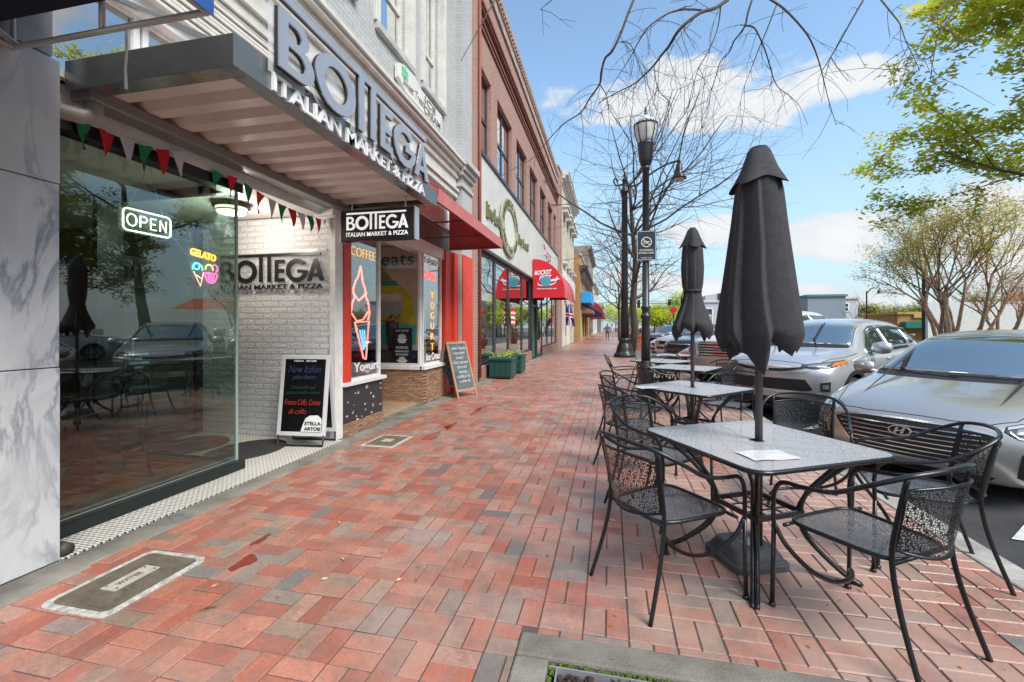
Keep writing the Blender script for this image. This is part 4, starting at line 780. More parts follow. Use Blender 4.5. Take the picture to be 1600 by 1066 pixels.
b = MB(); put(b, 'STELLA', (.145, fz(.27) - .005, .265), VX, UPS, w=.2, h=.04, bold=.03, d=.003); put(b, 'ARTOIS', (.145, fz(.2) - .005, .205), VX, UPS, w=.2, h=.04, bold=.03, d=.003); b.obj('crest_lettering', BLACKP, sb)
sb.location = (-3.53, 4.66, .012); sb.rotation_euler = (0, 0, R(6))
cb = aboard('chalk_sandwich_board', 0, 0, .60, 1.10, .62, mat('pale_wood', (.38, .22, .12), .6, var=.2, vscale=20), mat('chalkboard', (.10, .13, .14), .8, var=.4, vscale=8), 'wooden sandwich board with chalk writing beside the red column')
fz2 = lambda z: -.31 * (1 - z / 1.10) - .026
UP2 = Vector((0, .31 / 1.1, 1)); b = MB()
for k, s_ in enumerate(('SWEET TREATS', 'MADE FRESH', 'DAILY', 'ICE CREAM', 'YOGURT', 'SMOOTHIES', 'COFFEE & TEA', 'COME IN')):
    z = .96 - k * .093; put(b, s_, (0, fz2(z) - .003, z), VX, UP2, w=.42 - .1 * (k % 3), h=.05, bold=0, d=.003)
b.obj('chalk_lettering', mat('chalk', (.6, .6, .56), .9), cb)
cb.location = (-3.08, 8.62, .0); cb.rotation_euler = (0, 0, R(68))

# covers in the pavement
mc = thing('water_meter_cover', (-2.58, 1.94, 0), 'oblong pavement cover with white rim and riveted nameplate near marble pier', 'cover')
CAST = mat('cast_iron_grip', (.15, .125, .09), .6, var=.3, vscale=12, bump=.4, bscale=200)
b = MB(); b.prism(rrect(1.655, 2.235, -2.80, -2.365, .06)[::-1] if 0 else [(x_, y_) for x_, y_ in rrect(-2.80, -2.365, 1.655, 2.235, .055)], (0, 0, -.01), VX, VY, .017); b.obj('rim', mat('rim_white', (.45, .44, .40), .7, var=.4, vscale=30), mc, bevel=.002)
b = MB(); b.prism(rrect(-2.765, -2.40, 1.69, 2.20, .04), (0, 0, 0), VX, VY, .009); lid = b.obj('lid', CAST, mc)
b = MB()
for i in range(34): b.box(-2.755 + i * .0105, -2.750 + i * .0105, 1.71, 2.18, .0088, .0115)
for i in range(44): b.box(-2.75, -2.41, 1.712 + i * .0105, 1.716 + i * .0105, .0086, .0108)
b.obj('grip_ribs', CAST, lid)
b = MB(); b.box(-2.635, -2.535, 1.83, 2.07, .008, .0155); np_ = b.obj('nameplate', mat('plate_bone', (.42, .39, .32), .6, var=.2, vscale=30), mc)
b = MB(); put(b, 'WATER', (-2.585, 1.94, .0155), (0, 1, 0), (-1, 0, 0), w=.13, h=.035, bold=.02, d=.002); b.obj('lettering', CAST, np_)
b = MB()
for q in (1.85, 2.05):
    for r_ in (-2.62, -2.55): b.lathe([(.006, 0), (.006, .003), (0, .004)], 8, (r_, q, .0155))
b.obj('rivet', CAST, np_)
mc = thing('square_meter_cover', (-2.66, 5.0, 0), 'square pavement cover with pale rim before the yogurt shop', 'cover')
b = MB(); b.box(-2.87, -2.45, 4.72, 5.27, -.01, .007); b.obj('rim', MC['rim_white'], mc, bevel=.002)
b = MB(); b.box(-2.83, -2.49, 4.77, 5.22, 0, .010); b.obj('lid', CAST, mc)
b = MB(); b.box(-2.72, -2.60, 4.93, 5.06, .009, .014); b.obj('nameplate', MC['plate_bone'], mc)
b = MB(); b.lathe([(.05, 0), (.05, .006), (.046, .008), (0, .008)], 20, (-3.12, 2.67, .004)); tag(b.obj('cleanout_cap', mat('cap_grey', (.2, .2, .2), .5, .3), smooth=False), 'small round metal cap in the concrete strip', 'cap')
b = MB(); b.tube([(-3.30, 2.06, .05), (-3.22, 2.06, .045)], .04, 12); tag(b.obj('drain_spout', mat('spout', (.05, .05, .045), .6), smooth=True), 'short dark drain pipe end at the foot of the marble pier', 'pipe')
# ================================================================ 2. red brick building with candy shop
t = thing('red_brick_building', (-3.3, 19, 0), 'two storey red brick shop building with oval shop sign and tall upper windows', 'building')
y0, y1 = 10.0, 29.4
BFR = mat('black_window_frame', (.035, .035, .04), .4)
ops = [(11.02, 12.22, 6.05, 8.25), (12.94, 14.99, 6.05, 8.25), (15.74, 17.77, 6.05, 8.25), (18.5, 20.55, 6.05, 8.25), (21.3, 23.3, 6.05, 8.25), (24.05, 26.1, 6.05, 8.25), (26.6, 27.8, 6.05, 8.25)]
wall('brick_wall', F, 10.9, 28.4, 5.95, 10.9, ops, REDBR, t, .2)
for k, (a, c, d, e) in enumerate(ops):
    vs = ((a + c) / 2,) if c - a > 1.5 else ()
    window(F, a, c, d, e, t, BFR, SKYGL, rec=.12, fw=.09, vs=vs, hs=(7.1,))
b = MB(); b.box(F - .5, F + .005, 9.98, 10.92, 0, 10.9); b.obj('brick_pier', REDBR, t)
b = MB(); b.box(F - .5, F + .0, 9.98, 10.90, 10.9, 11.2); b.box(F - .5, F + .09, 28.35, 29.3, 0, 11.6); b.box(F - .5, F + .06, 29.9, 30.8, 0, 11.9); b.obj('brick_pier', REDBR, t)
b = MB(); mould(b, F, 10.9, 28.35, ((9.2, 9.27, .05), (9.35, 9.42, .07), (9.62, 9.70, .1), (9.70, 9.78, .14))); b.obj('string_course', mat('rust_brick', (.20, .085, .06), .85, var=.2), t)
b = MB(); mould(b, F, 10.0, 28.35, ((10.6, 10.9, .06), (10.9, 11.15, .1)))
for k in range(88): b.box(F - .05, F + .16, 10.05 + k * .21, 10.16 + k * .21, 10.98, 11.16)
b.box(F - .3, F + .14, 10.0, 28.35, 11.16, 11.24); b.obj('parapet_corbels', mat('cap_stone', (.40, .30, .26), .8, var=.3), t)
b = MB(); b.box(F + .0, F + .15, 28.3, 29.35, 11.6, 11.75); b.box(F + .0, F + .1, 29.85, 30.85, 11.9, 12.05); b.obj('pier_cap', MC['cap_stone'], t)
b = MB(); b.tube([(F + .05, 10.93, 11), (F + .05, 10.93, 0.1)], .045, 8); b.obj('downpipe', mat('rust_pipe', (.22, .07, .05), .6), t, smooth=True)
# sign band of vertical ribbed panels
def bandmat():
    m = mat('ribbed_white_panel', (.56, .56, .52), .5, var=.1, vscale=1.2); nt = m.node_tree; bb = nt.nodes['Principled BSDF']
    mp = coords(nt, 'X'); wv = N(nt, 'ShaderNodeTexWave', wave_type='BANDS', bands_direction='X', i_Scale=1.6, i_Distortion=0); L(nt, mp, 0, wv, 'Vector')
    bp = N(nt, 'ShaderNodeBump', i_Strength=.6, i_Distance=.02); L(nt, wv, 0, bp, 'Height'); L(nt, bp, 0, bb, 'Normal'); return m
b = MB(); b.box(F - .1, F + .05, 10.97, 28.3, 3.5, 5.86); b.obj('sign_band', bandmat(), t)
b = MB(); b.box(F - .1, F + .10, 10.95, 28.33, 5.86, 5.95); b.box(F - .1, F + .09, 10.95, 28.33, 3.42, 3.5); b.obj('metal_coping', BRONZE, t)
# shop front
b = MB(); b.box(F - .3, F + .02, 10.97, 18.9, 0, .36); b.box(F - .3, F + .02, 22.2, 28.35, 0, .36); b.obj('brick_bulkhead', brickmat('pink_bulkhead', 'X', (.36, .15, .11), (.3, .12, .09), (.32, .25, .2), rough=.8, blotch=.2), t)
for a, c in ((10.97, 12.80), (12.80, 14.66), (14.66, 17.0), (17.0, 18.95), (22.2, 24.2), (24.2, 26.2), (26.2, 28.3)):
    window(F, a, c, .36, 3.42, t, BFR, GLASS, rec=.04, fw=.10, name='shop_window', back=False)
b = MB(); b.box(F - .06, F + .02, 18.95, 19.15, 0, 3.42); b.box(F - .06, F + .02, 20.2, 20.4, 0, 3.42); b.box(F - .06, F + .0, 19.15, 20.2, 2.3, 2.4); d_ = b.obj('doorway', BFR, t)
b = MB(); b.box(F - .12, F - .08, 19.15, 20.2, .02, 2.3); b.obj('green_door', mat('green_door', (.02, .20, .07), .45), d_)
window(F, 20.4, 22.2, .02, 3.42, t, BFR, GLASS, rec=.04, fw=.10, name='shop_window', back=False)
b = MB(); b.box(F - 4, F - 3.9, 10.9, 28.4, 0, 3.42); b.box(F - 3.9, F - .1, 10.9, 11, 0, 3.42); b.box(F - 3.9, F - .1, 28.3, 28.4, 0, 3.42); b.box(F - 3.9, F - .31, 11, 28.3, 3.3, 3.42); b.box(F - 3.9, F - .31, 11, 28.3, -.05, .02)
b.box(F - 2.5, F - .3, 17.0, 17.1, .02, 3.3); b.obj('shop_interior', mat('shop_inner_wall', (.22, .20, .17), .8, var=.4, vscale=1), t)
rn = random.Random(12)
t2 = thing('display_shelving', (F - 1.2, 13, 0), 'shelves of packaged goods inside the candy shop windows', 'shelf')
b = MB()
for z in (.5, 1.0, 1.5): b.box(F - 1.5, F - 1.1, 11.2, 16.5, z - .03, z)
b.obj('shelf', WHITE, t2)
b = MB()
for z in (.5, 1.0, 1.5):
    y = 11.3
    while y < 16.4: h_ = rn.uniform(.12, .35); w_ = rn.uniform(.1, .22); b.box(F - 1.4, F - 1.18, y, y + w_, z + .001, z + h_, rn.randint(0, 3)); y += w_ + .03
b.obj('packages', [mat('pk_red', (.45, .04, .04), .5), mat('pk_blue', (.05, .15, .4), .5), mat('pk_white', (.6, .6, .55), .5), mat('pk_yellow', (.55, .4, .06), .5)], t2)
for k, (y, z, lab) in enumerate(((14.95, 1.72, 'red and white patterned bag hanging in the window left of the arched awning'), (11.7, 1.72, 'red and white striped bag in the first big shop window'))):
    g = thing('striped_bag', (F - .2, y, z), lab, 'bag', 'striped bags in the shop windows')
    b = MB()
    for q in range(7): b.box(F - .19 if k else F + .04, F - .17 if k else F + .06, y - .28, y + .28, z - .28 + q * .08, z - .20 + q * .08, q % 2)
    b.obj('cloth', [MC['felt_red'], WL], g); b = MB(); b.box(F - .19 if k else F + .04, F - .165 if k else F + .065, y - .3, y + .3, z + .28, z + .33); b.obj('top_band', MC['felt_red'], g)
b = MB(); b.box(F - .4, F - .38, 11.2, 14.2, 1.05, 1.35); 
tag(b.obj('notice_strip', mat('notice_paper', (.6, .6, .58), .7, var=.15, vscale=6)), 'row of white notices low across the first shop windows', 'notices')
# oval sign with letters around the ring
SY, SZ = 14.15, 4.62; OLV = mat('olive_sign', (.16, .16, .07), .6)
sg = thing('oval_shop_sign', (F + .1, SY, SZ), 'round olive ring sign between the Live Local and Buy Local words', 'sign')
me = shape([arc(0, 0, 1.22, .92, 0, 360, 48)[:-1], arc(0, 0, .82, .60, 0, 360, 40)[:-1]], .5)
b = MB(); b.mesh(me, (F + .11, SY, SZ), VY, VZ, (1, 1, .06)); b.obj('ring', mat('ring_sage', (.34, .34, .24), .6), sg)
b = MB(); b.prism(arc(0, 0, .82, .60, 0, 360, 40)[:-1], (F + .06, SY, SZ), VY, VZ, .03); b.obj('centre_disc', mat('disc_white', (.60, .62, .6), .5), sg)
b = MB(); s_ = 'MARIETTA SQUARE MARKET'; 
for k, ch in enumerate('AUTHENTIC CANDY'):
    if ch == ' ': continue
    a = R(168 - k * 11.2); p = (F + .142, SY + 1.02 * math.cos(a), SZ + .76 * math.sin(a)); tn = Vector((0, math.sin(a) * 1.02, -math.cos(a) * .76)).normalized(); put(b, ch, p, tn, Vector((0, math.cos(a), math.sin(a))), h=.2, bold=.02, d=.02)
for k, ch in enumerate('SODA POP SHOP'):
    if ch == ' ': continue
    a = R(200 + k * 11.5); p = (F + .142, SY + 1.02 * math.cos(a), SZ + .76 * math.sin(a)); tn = Vector((0, -math.sin(a) * 1.02, math.cos(a) * .76)).normalized(); put(b, ch, p, tn, Vector((0, -math.cos(a), -math.sin(a))), h=.17, bold=.02, d=.02)
b.obj('lettering', OLV, sg)
for s_, y, z, w_, lab in (('Live Local', 12.35, 4.56, 1.75, 'olive words Live Local on the white panel band'), ('Buy Local', 16.7, 4.55, 2.0, 'olive words Buy Local on the white panel band'), ):
    b = MB(); put(b, s_, (F + .05, y, z), VY, VZ, w=w_, h=.42, bold=.018, d=.05); tag(b.obj('wall_lettering', OLV), lab, 'lettering')
b = MB(); put(b, 'Yoga', (F + .05, 23.4, 5.2), VY, VZ, w=2.6, h=.7, bold=.01, shear=.25, d=.05); tag(b.obj('wall_lettering', mat('pale_pink', (.5, .35, .36), .6)), 'pale script word high on the white panel band near the awning', 'lettering')
# arched awning
aw = thing('arched_awning', (-3.2, 22, 3.4), 'bright red quarter arch awning with candy shop logo on its end', 'awning')
pr = [(-3.22, 2.86)] + [(-3.22 + 1.36 * math.sin(R(q)), 2.86 + 1.45 * math.cos(R(q))) for q in range(0, 91, 9)]
ya, yb = 18.8, 24.2; RC = mat('red_canvas', (.58, .015, .03), .6); RCS = mat('red_canvas_faded', (.60, .10, .10), .6, var=.1, vscale=.8)
b = MB(); vs = []; 
for (x, z) in pr[1:]: vs += [(x, ya, z), (x, yb, z)]
b.add(vs, [(2 * i, 2 * i + 2, 2 * i + 3, 2 * i + 1) for i in range(len(pr) - 2)]); k = len(pr) - 1
x, z = pr[-1]; b.add([(x, ya, z), (x, ya, z - .22), (x, yb, z - .22), (x, yb, z)], [(0, 1, 2, 3)]); b.obj('curved_cover', RCS, aw, smooth=False)
b = MB(); b.prism(pr, (0, ya, 0), VX, VZ, .01); b.prism([(-3.22, 2.64), (-1.86, 2.64), (-1.86, 2.86), (-3.22, 2.86)], (0, ya + .001, 0), VX, VZ, .01); b.obj('end_panel', RC, aw)
b = MB(); b.prism(pr, (0, yb + .01, 0), VX, VZ, .01); b.obj('end_panel', RC, aw)
lg = MB(); E0 = ya - .012
put(lg, 'ROCKET', (-2.78, E0, 3.72), (1, 0, .05), VZ, w=.75, h=.20, bold=.03, shear=.3, d=.02); put(lg, 'FIZZ', (-2.68, E0, 3.50), (1, 0, .05), VZ, w=.55, h=.19, bold=.03, shear=.3, d=.02); put(lg, 'SODA POP & CANDY SHOP', (-2.62, E0, 3.02), VX, VZ, w=.85, h=.055, bold=.02, d=.02)
lg.prism([(-.1, -.05), (.25, .0), (.42, .10), (.28, .09), (.3, .2), (.2, .09), (0, .04)], (-2.45, E0, 3.36), VX, VZ, .02); lg.obj('white_logo', WL, aw)
b = MB(); b.prism(arc(0, 0, .22, .21, 0, 360, 20)[:-1], (-2.66, E0 - .003, 3.33), VX, VZ, .02); b.obj('logo_globe', mat('globe_blue', (.06, .30, .60), .5), aw)
b = MB(); b.prism([(-.12, -.1), (.02, -.12), (.1, 0), (.03, .1), (-.1, .08)], (-2.67, E0 - .006, 3.34), VX, VZ, .02); b.obj('logo_land', mat('globe_green', (.05, .35, .12), .5), aw)
me = shape([arc(0, 0, .40, .13, 0, 360, 28)[:-1], arc(0, 0.02, .37, .10, 0, 360, 28)[:-1]], .5)
b = MB(); b.mesh(me, (-2.62, E0 - .01, 3.27), (1, 0, .1), VZ, (1, 1, .01)); b.obj('logo_orbit', WL, aw)
# planters
for k, (y, lab) in enumerate(((11.9, 'nearer dark green square planter box under the shop window'), (13.3, 'farther dark green square planter box under the shop window'))):
    p = thing('planter_box', (-2.88, y, 0), lab, 'planter', 'green planter boxes'); GP = mat('dark_green_paint', (.012, .062, .05), .45)
    b = MB(); x = -2.88; b.box(x - .3, x + .3, y - .34, y + .34, .04, .50); b.box(x - .34, x + .34, y - .38, y + .38, .50, .56)
    for q in range(4): b.box(x + .3, x + .312, y - .32 + q * .165, y - .17 + q * .165, .08, .46); b.box(x - .28 + q * .145, x - .15 + q * .145, y - .352, y - .34, .08, .46)
    b.obj('box', GP, p, bevel=.006)
    b = MB()
    for i in range(260):
        a, c, h_ = rn.uniform(-.3, .3), rn.uniform(-.33, .33), rn.uniform(.56, .68); s_ = .03; d = rn.uniform(0, 6.3)
        b.add([(x + a, y + c, h_), (x + a + s_ * math.cos(d), y + c + s_ * math.sin(d), h_ + .02), (x + a + s_ * math.cos(d + 1), y + c + s_ * math.sin(d + 1), h_ + .03)], [(0, 1, 2)], i % 3 == 0)
    b.obj('plants', [mat('leaf_lime', (.22, .34, .04), .7), mat('leaf_yellow', (.45, .40, .06), .7)], p)
b = MB(); b.box(-3.1, -2.66, 12.3, 12.9, .36, .42); tag(b.obj('planter_bench', GP, bevel=.006), 'green plank seat bridging the two planter boxes', 'bench')

# ================================================================ 3. cream building, flag; 4.. further shops
def facade(name, lab, X, y0, y1, h, wm, ops, fm, cm, shop=(), sm=None, cornice=None):
    t = thing(name, (X, (y0 + y1) / 2, 0), lab, 'building')
    wall('wall', X, y0, y1, 0, h, list(ops) + list(shop), wm, t, .2)
    b = MB(); b.box(X - 8, X - .45, y0 + .05, y1 - .05, 0, h - .05); b.box(X - 8, X, y0, y0 + .02, 0, h); b.box(X - 8, X, y1 - .02, y1, 0, h); b.obj('side_walls', sm or wm, t)
    for a, c, d, e in ops: window(X, a, c, d, e, t, fm, SKYGL, rec=.12, fw=.08, hs=((d + e) / 2,), sill=cm)
    for a, c, d, e in shop: window(X, a, c, d, e, t, fm, GLASS, rec=.1, fw=.1, name='shop_window')
    b = MB(); mould(b, X, y0 - .05, y1 + .05, cornice or ((h - .7, h - .55, .1), (h - .45, h - .25, .3), (h - .25, h - .05, .5), (h - .05, h + .05, .56))); b.obj('cornice', cm, t)
    return t
BEI = mat('beige_stone', (.52, .47, .38), .7, var=.25, vscale=1.5)
c3 = facade('cream_building', 'narrow cream painted stone shop building with heavy cornices beyond the red brick', F, 31.0, 42.0, 12.2, BEI, [(y, y + 1.3, 6.2, 9.6) for y in (32.2, 34.9, 37.6, 40.1)], CRM, CRM, [(32, 34.5, .7, 3.4), (36.6, 39, .7, 3.4), (39.3, 41.5, .7, 3.4)])
for y in (32.2, 34.9, 37.6, 40.1): b = MB(); b.box(F, F + .35, y - .25, y + 1.55, 9.65, 9.95); b.box(F, F + .45, y - .35, y + 1.65, 9.95, 10.1); b.box(F, F + .3, y - .2, y + 1.5, 5.95, 6.1); b.obj('window_hood', CRM, c3, bevel=.02)
b = MB(); b.box(F, F + .12, 31.1, 41.9, 3.9, 5.4); b.obj('sign_board', mat('board_white', (.68, .68, .64), .6, var=.1), c3)
for a_, c_ in ((31.0, 31.9), (34.5, 36.6)): b = MB(); b.box(F - .05, F + .1, a_, c_, 0, 3.6); b.obj('shop_pier', CRM, c3)
b = MB(); put(b, 'MARKET', (F + .12, 36.5, 4.6), VY, VZ, w=7, h=.6, bold=.0, d=.02) if 0 else None
fl = thing('union_flag', (-3.2, 31.5, 2.6), 'small union flag hanging from an angled pole before the cream shop', 'flag')
b = MB(); b.tube([(-3.28, 31.6, 2.9), (-2.55, 31.3, 3.35)], .015, 6); b.obj('pole', mat('wood_pole', (.3, .18, .08), .6), fl)
def flag():
    W_, H_ = 1.5, .85; n, m_ = 40, 24; b = MB()
    for i in range(n):
        for j in range(m_):
            u, v_ = (i + .5) / n * 2 - 1, (j + .5) / m_ * 2 - 1
            d1 = abs(u * H_ - v_ * W_ * 1) / math.hypot(H_, W_); d2 = abs(u * H_ + v_ * W_) / math.hypot(H_, W_)
            k = 0
            if min(d1, d2) < .14: k = 1
            if min(d1, d2) < .05: k = 2
            if abs(u) * W_ / 2 < .14 or abs(v_) * H_ / 2 < .14: k = 1
            if abs(u) * W_ / 2 < .085 or abs(v_) * H_ / 2 < .085: k = 2
            def P(a, c):        # hangs long side down with folds
                s_ = a / n * W_; q = c / m_ * H_ * (1 - .35 * (1 - a / n))
                return (-2.95 + q * .75 - .1 + .04 * math.sin(q * 9), 31.42 + .12 * math.sin(q * 11 + s_), 3.02 - s_ - .12 * q)
            b.add([P(i, j), P(i + 1, j), P(i + 1, j + 1), P(i, j + 1)], [(0, 1, 2, 3)], k)
    b.obj('cloth', [mat('flag_navy', (.02, .03, .16), .8), mat('flag_white', (.65, .65, .65), .8), mat('flag_red', (.55, .02, .04), .8)], fl)
flag()
c4_ = facade('tan_brick_building', 'orange tan brick shop building with dark bracketed cornice and blue awning box', -2.75, 42.5, 62, 8.2, TANBRX, [(y, y + 1.5, 4.6, 6.6) for y in (45, 48.5, 52, 55.5, 59)], BFR, mat('dark_cornice', (.10, .07, .06), .7), [(43.2, 46.5, .6, 3.1), (47, 50, .3, 3.1), (51, 54, .3, 3.1), (56, 60, .3, 3.1)], sm=TANBR, cornice=((6.75, 6.95, .25), (6.95, 7.15, .5), (7.15, 7.25, .6)))
for k in range(24): b = MB(); b.box(-2.75, -2.35, 42.8 + k * .8, 42.98 + k * .8, 5.9, 6.75); b.obj('bracket', MC['dark_cornice'], c4_)
b = MB(); b.box(-2.8, -2.65, 42.4, 62.1, 8.2, 8.36); b.obj('parapet_cap', CRM, c4_)
b = MB(); b.box(-2.78, -2.70, 43.3, 44.6, .4, 3.0); b.obj('lime_trim', mat('lime_paint', (.30, .55, .16), .6), c4_)
b = MB(); b.box(-2.7, -1.9, 42.7, 49.5, 4.05, 5.1) if 0 else b.box(-2.72, -1.75, 43, 50, 3.7, 4.75); tag(b.obj('blue_awning_box', mat('bright_blue_canvas', (.03, .35, .72), .6, var=.1), bevel=.03), 'bright light blue box awning on the tan brick building', 'awning')
def slope_awn(name, lab, X, ya, yb, z0, z1, p, m, arch=False):
    b = MB()
    if arch: pr_ = [(X, z0)] + [(X + p * math.sin(R(q)), z0 + (z1 - z0) * math.cos(R(q))) for q in range(0, 91, 10)]
    else: pr_ = [(X, z0), (X, z1), (X + p, z0 + .3), (X + p, z0)]
    b.prism(pr_, (0, yb, 0), VX, VZ, yb - ya); return tag(b.obj(name, m), lab, 'awning')
slope_awn('slanted_awning', 'brown slanted awning under the bright blue box awning', -2.75, 43.5, 50, 2.75, 3.45, 1.1, mat('brown_canvas', (.25, .13, .10), .7))
slope_awn('slanted_awning', 'navy blue slanted awning between blue box and maroon arch', -2.75, 50.5, 58, 2.6, 4.0, 1.9, mat('navy_canvas', (.02, .03, .08), .7))
slope_awn('rounded_awning', 'maroon rounded awning farthest along the shop fronts', -2.9, 62.5, 71, 2.6, 5.0, 2.2, mat('maroon_canvas', (.28, .02, .04), .7), True)
facade('grey_stone_building', 'taller weathered grey brown building beyond the tan brick', -3.0, 62, 82, 12.6, mat('grey_brown_stone', (.26, .22, .18), .8, var=.35, vscale=.8), [(y, y + 1.6, 6, 9) for y in (64, 68, 72, 76)], BFR, MC['cap_stone'], [(64, 70, .4, 3), (72, 80, .4, 3)])
facade('white_building', 'pale white shop building far down the street', -3.1, 82, 112, 9.6, mat('pale_wall', (.55, .56, .55), .7, var=.15, vscale=1), [(y, y + 1.8, 5, 7.6) for y in (84, 89, 94, 99, 104)], CRM, CRM, [(84, 92, .4, 3), (96, 106, .4, 3)])
facade('end_building', 'low pale grey building at the far end of the shop row', 1.0 - 3.2, 113, 150, 7.4, mat('pale_grey_wall', (.42, .44, .45), .7, var=.15, vscale=.5), [(y, y + 2.4, 4.2, 6) for y in (116, 124, 132)], CRM, CRM, [(116, 126, .4, 3)])
# ================================================================ CARS
def paint(n, c, met=.55, rough=.32): return mat('paint_' + n, c, rough, met, coat=1.0, spec=.6)
CGL = mat('car_glass', (.03, .045, .045), .02, 0, ior=3.2, spec=.9)
CHR = mat('chrome', (.72, .73, .75), .22, .85)
PLB = mat('car_black_plastic', (.018, .018, .019), .5)
LAMP = mat('headlight_glass', (.30, .32, .34), .08, .5, coat=1)
LAMPD = mat('headlight_inner', (.07, .075, .08), .15, .3, coat=1)
TYRE = mat('tyre_rubber', (.02, .02, .021), .8)
RIM = mat('alloy_rim', (.40, .40, .42), .3, .9)
AMB = mat('amber_lens', (.55, .16, .02), .2); TAILR = mat('tail_lens', (.35, .01, .01), .2, coat=1)
def make_car(name, S, L_, W, pm, nose=(.30, .10, .5, .25), tail=(.22, .06, .7, .3), wheels=((.95, 3.75), .33, .24), lower=None):
    def off(x, y, z):
        n_ = max(0, 1 - x / 1.0) ** 1.5; t_ = max(0, 1 - (L_ - x) / .9) ** 1.5; a = min(1, abs(y) / (W / 2))
        o = n_ * (nose[0] * a ** 2.6 + nose[1] * ((z - nose[2]) / nose[3]) ** 2) - t_ * (tail[0] * a ** 2.6 + tail[1] * ((z - tail[2]) / tail[3]) ** 2)
        return o
    def half(st):
        x, w_, zb, sh, zt, wr = st[:6]; cr = st[6] if len(st) > 6 else .02
        P1 = (.80 * w_, zb); P = [(0, zb), (P1[0] * .33, zb), (P1[0] * .66, zb), P1, (.965 * w_, zb + (sh - zb) * .16), (w_, zb + (sh - zb) * .55), (.985 * w_, sh), (max(wr, .5 * (.93 * w_ + wr)) if zt - sh < .16 else .945 * w_, sh + min(.045, (zt - sh) * .45)), (wr, zt - min(.05, (zt - sh) * .3)), (wr * .86, zt - .006), (wr * .57, zt + cr * .5), (wr * .28, zt + cr * .9), (0, zt + cr)]
        return P
    bm = bmesh.new(); rings = []
    for st in S:
        P = half(st); x = st[0]; full = [(y, z) for y, z in P] + [(-y, z) for y, z in P[-2:0:-1]]
        rings.append([bm.verts.new((x + off(x, y, z) + (.10 * (abs(y) / .9) ** 2 if 1.25 < x < 2.6 and z > st[3] + .06 else 0), y, z)) for y, z in full])
    n = len(rings[0])
    for a, c in zip(rings, rings[1:]):
        for i in range(n): bm.faces.new((a[i], a[(i + 1) % n], c[(i + 1) % n], c[i]))
    for ring, st, flip in ((rings[0], S[0], 1), (rings[-1], S[-1], 0)):
        x = st[0]; rt = lambda i: ring[i]; lf = lambda i: ring[(n - i) % n]
        rows = [[lf(3), lf(2), lf(1), ring[0], rt(1), rt(2), rt(3)]]
        for i in (4, 5, 6, 7, 8):
            y = rt(i).co.y; z = rt(i).co.z; row = [lf(i)]
            for f in (-.66, -.33, 0, .33, .66): row.append(bm.verts.new((x + off(x, y * f, z), y * f, z)))
            rows.append(row + [rt(i)])
        rows.append([lf(9), lf(10), lf(11), ring[12], rt(11), rt(10), rt(9)])
        for a, c in zip(rows, rows[1:]):
            for j in range(6):
                q = (a[j], a[j + 1], c[j + 1], c[j]); bm.faces.new(q[::-1] if flip else q)
    bmesh.ops.recalc_face_normals(bm, faces=bm.faces)
    me = bpy.data.meshes.new('b'); bm.to_mesh(me); bm.free(); ob = bpy.data.objects.new('tmpbody', me); COL.objects.link(ob)
    md = ob.modifiers.new('s', 'SUBSURF'); md.levels = 2; md.render_levels = 2
    bpy.context.view_layer.update(); dg = bpy.context.evaluated_depsgraph_get()
    me2 = bpy.data.meshes.new_from_object(ob.evaluated_get(dg)); bmf = bmesh.new(); bmf.from_mesh(me2); bvh = BVHTree.FromBMesh(bmf); bmf.free()
    (xf, xr), wrad, ww = wheels
    cutb = MB()
    for wx in (xf, xr):
        for s_ in (-1, 1):
            y0_, y1_ = sorted((s_ * (W / 2 - .28), s_ * (W / 2 + .2)))
            P = [(wx + (wrad + .05) * math.cos(a * math.pi / 16), wrad + (wrad + .05) * math.sin(a * math.pi / 16)) for a in range(32)]
            cutb.prism(P, (0, y1_, 0), VX, VZ, y1_ - y0_)
    cut = cutb.obj('cut', PLB)
    md = ob.modifiers.new('b', 'BOOLEAN'); md.operation = 'DIFFERENCE'; md.object = cut; md.solver = 'EXACT'
    bpy.context.view_layer.update(); dg = bpy.context.evaluated_depsgraph_get(); me3 = bpy.data.meshes.new_from_object(ob.evaluated_get(dg))
    bpy.data.objects.remove(ob); bpy.data.objects.remove(cut)
    root = thing(name, (0, 0, 0), None, None)
    me3.materials.clear(); me3.materials.append(pm); me3.materials.append(PLB)
    for p in me3.polygons:
        c = p.center; p.material_index = 0; nrm = p.normal
        for wx in (xf, xr):
            if math.hypot(c.x - wx, c.z - wrad) < wrad + .053 and abs(c.y) < W / 2 + .2 and (abs(nrm.y) < .35 or abs(c.y) < W / 2 - .2) and abs(c.y) > W / 2 - .3 and c.z < 2 * wrad + .06: p.material_index = 1
        if lower and c.z < lower: p.material_index = 1
    me3.polygons.foreach_set('use_smooth', [True] * len(me3.polygons)); me3.set_sharp_from_angle(angle=R(38))
    body = bpy.data.objects.new('body', me3); COL.objects.link(body); body.parent = root
    def cast(ax, p, off_):
        if ax == 'F': o, d = (-3, p[0], p[1]), (1, 0, 0)
        elif ax == 'B': o, d = (L_ + 3, p[0], p[1]), (-1, 0, 0)
        elif ax == 'L': o, d = (p[0], -3, p[1]), (0, 1, 0)
        elif ax == 'R': o, d = (p[0], 3, p[1]), (0, -1, 0)
        else: o, d = (p[0], p[1], 4), (0, 0, -1)
        h, nr, i, ds = bvh.ray_cast(Vector(o), Vector(d))
        if h is None: h, nr, i, ds = bvh.find_nearest(Vector(o) + Vector(d) * (3 + .3))
        return h - Vector(d) * off_, h - Vector(d) * -.02
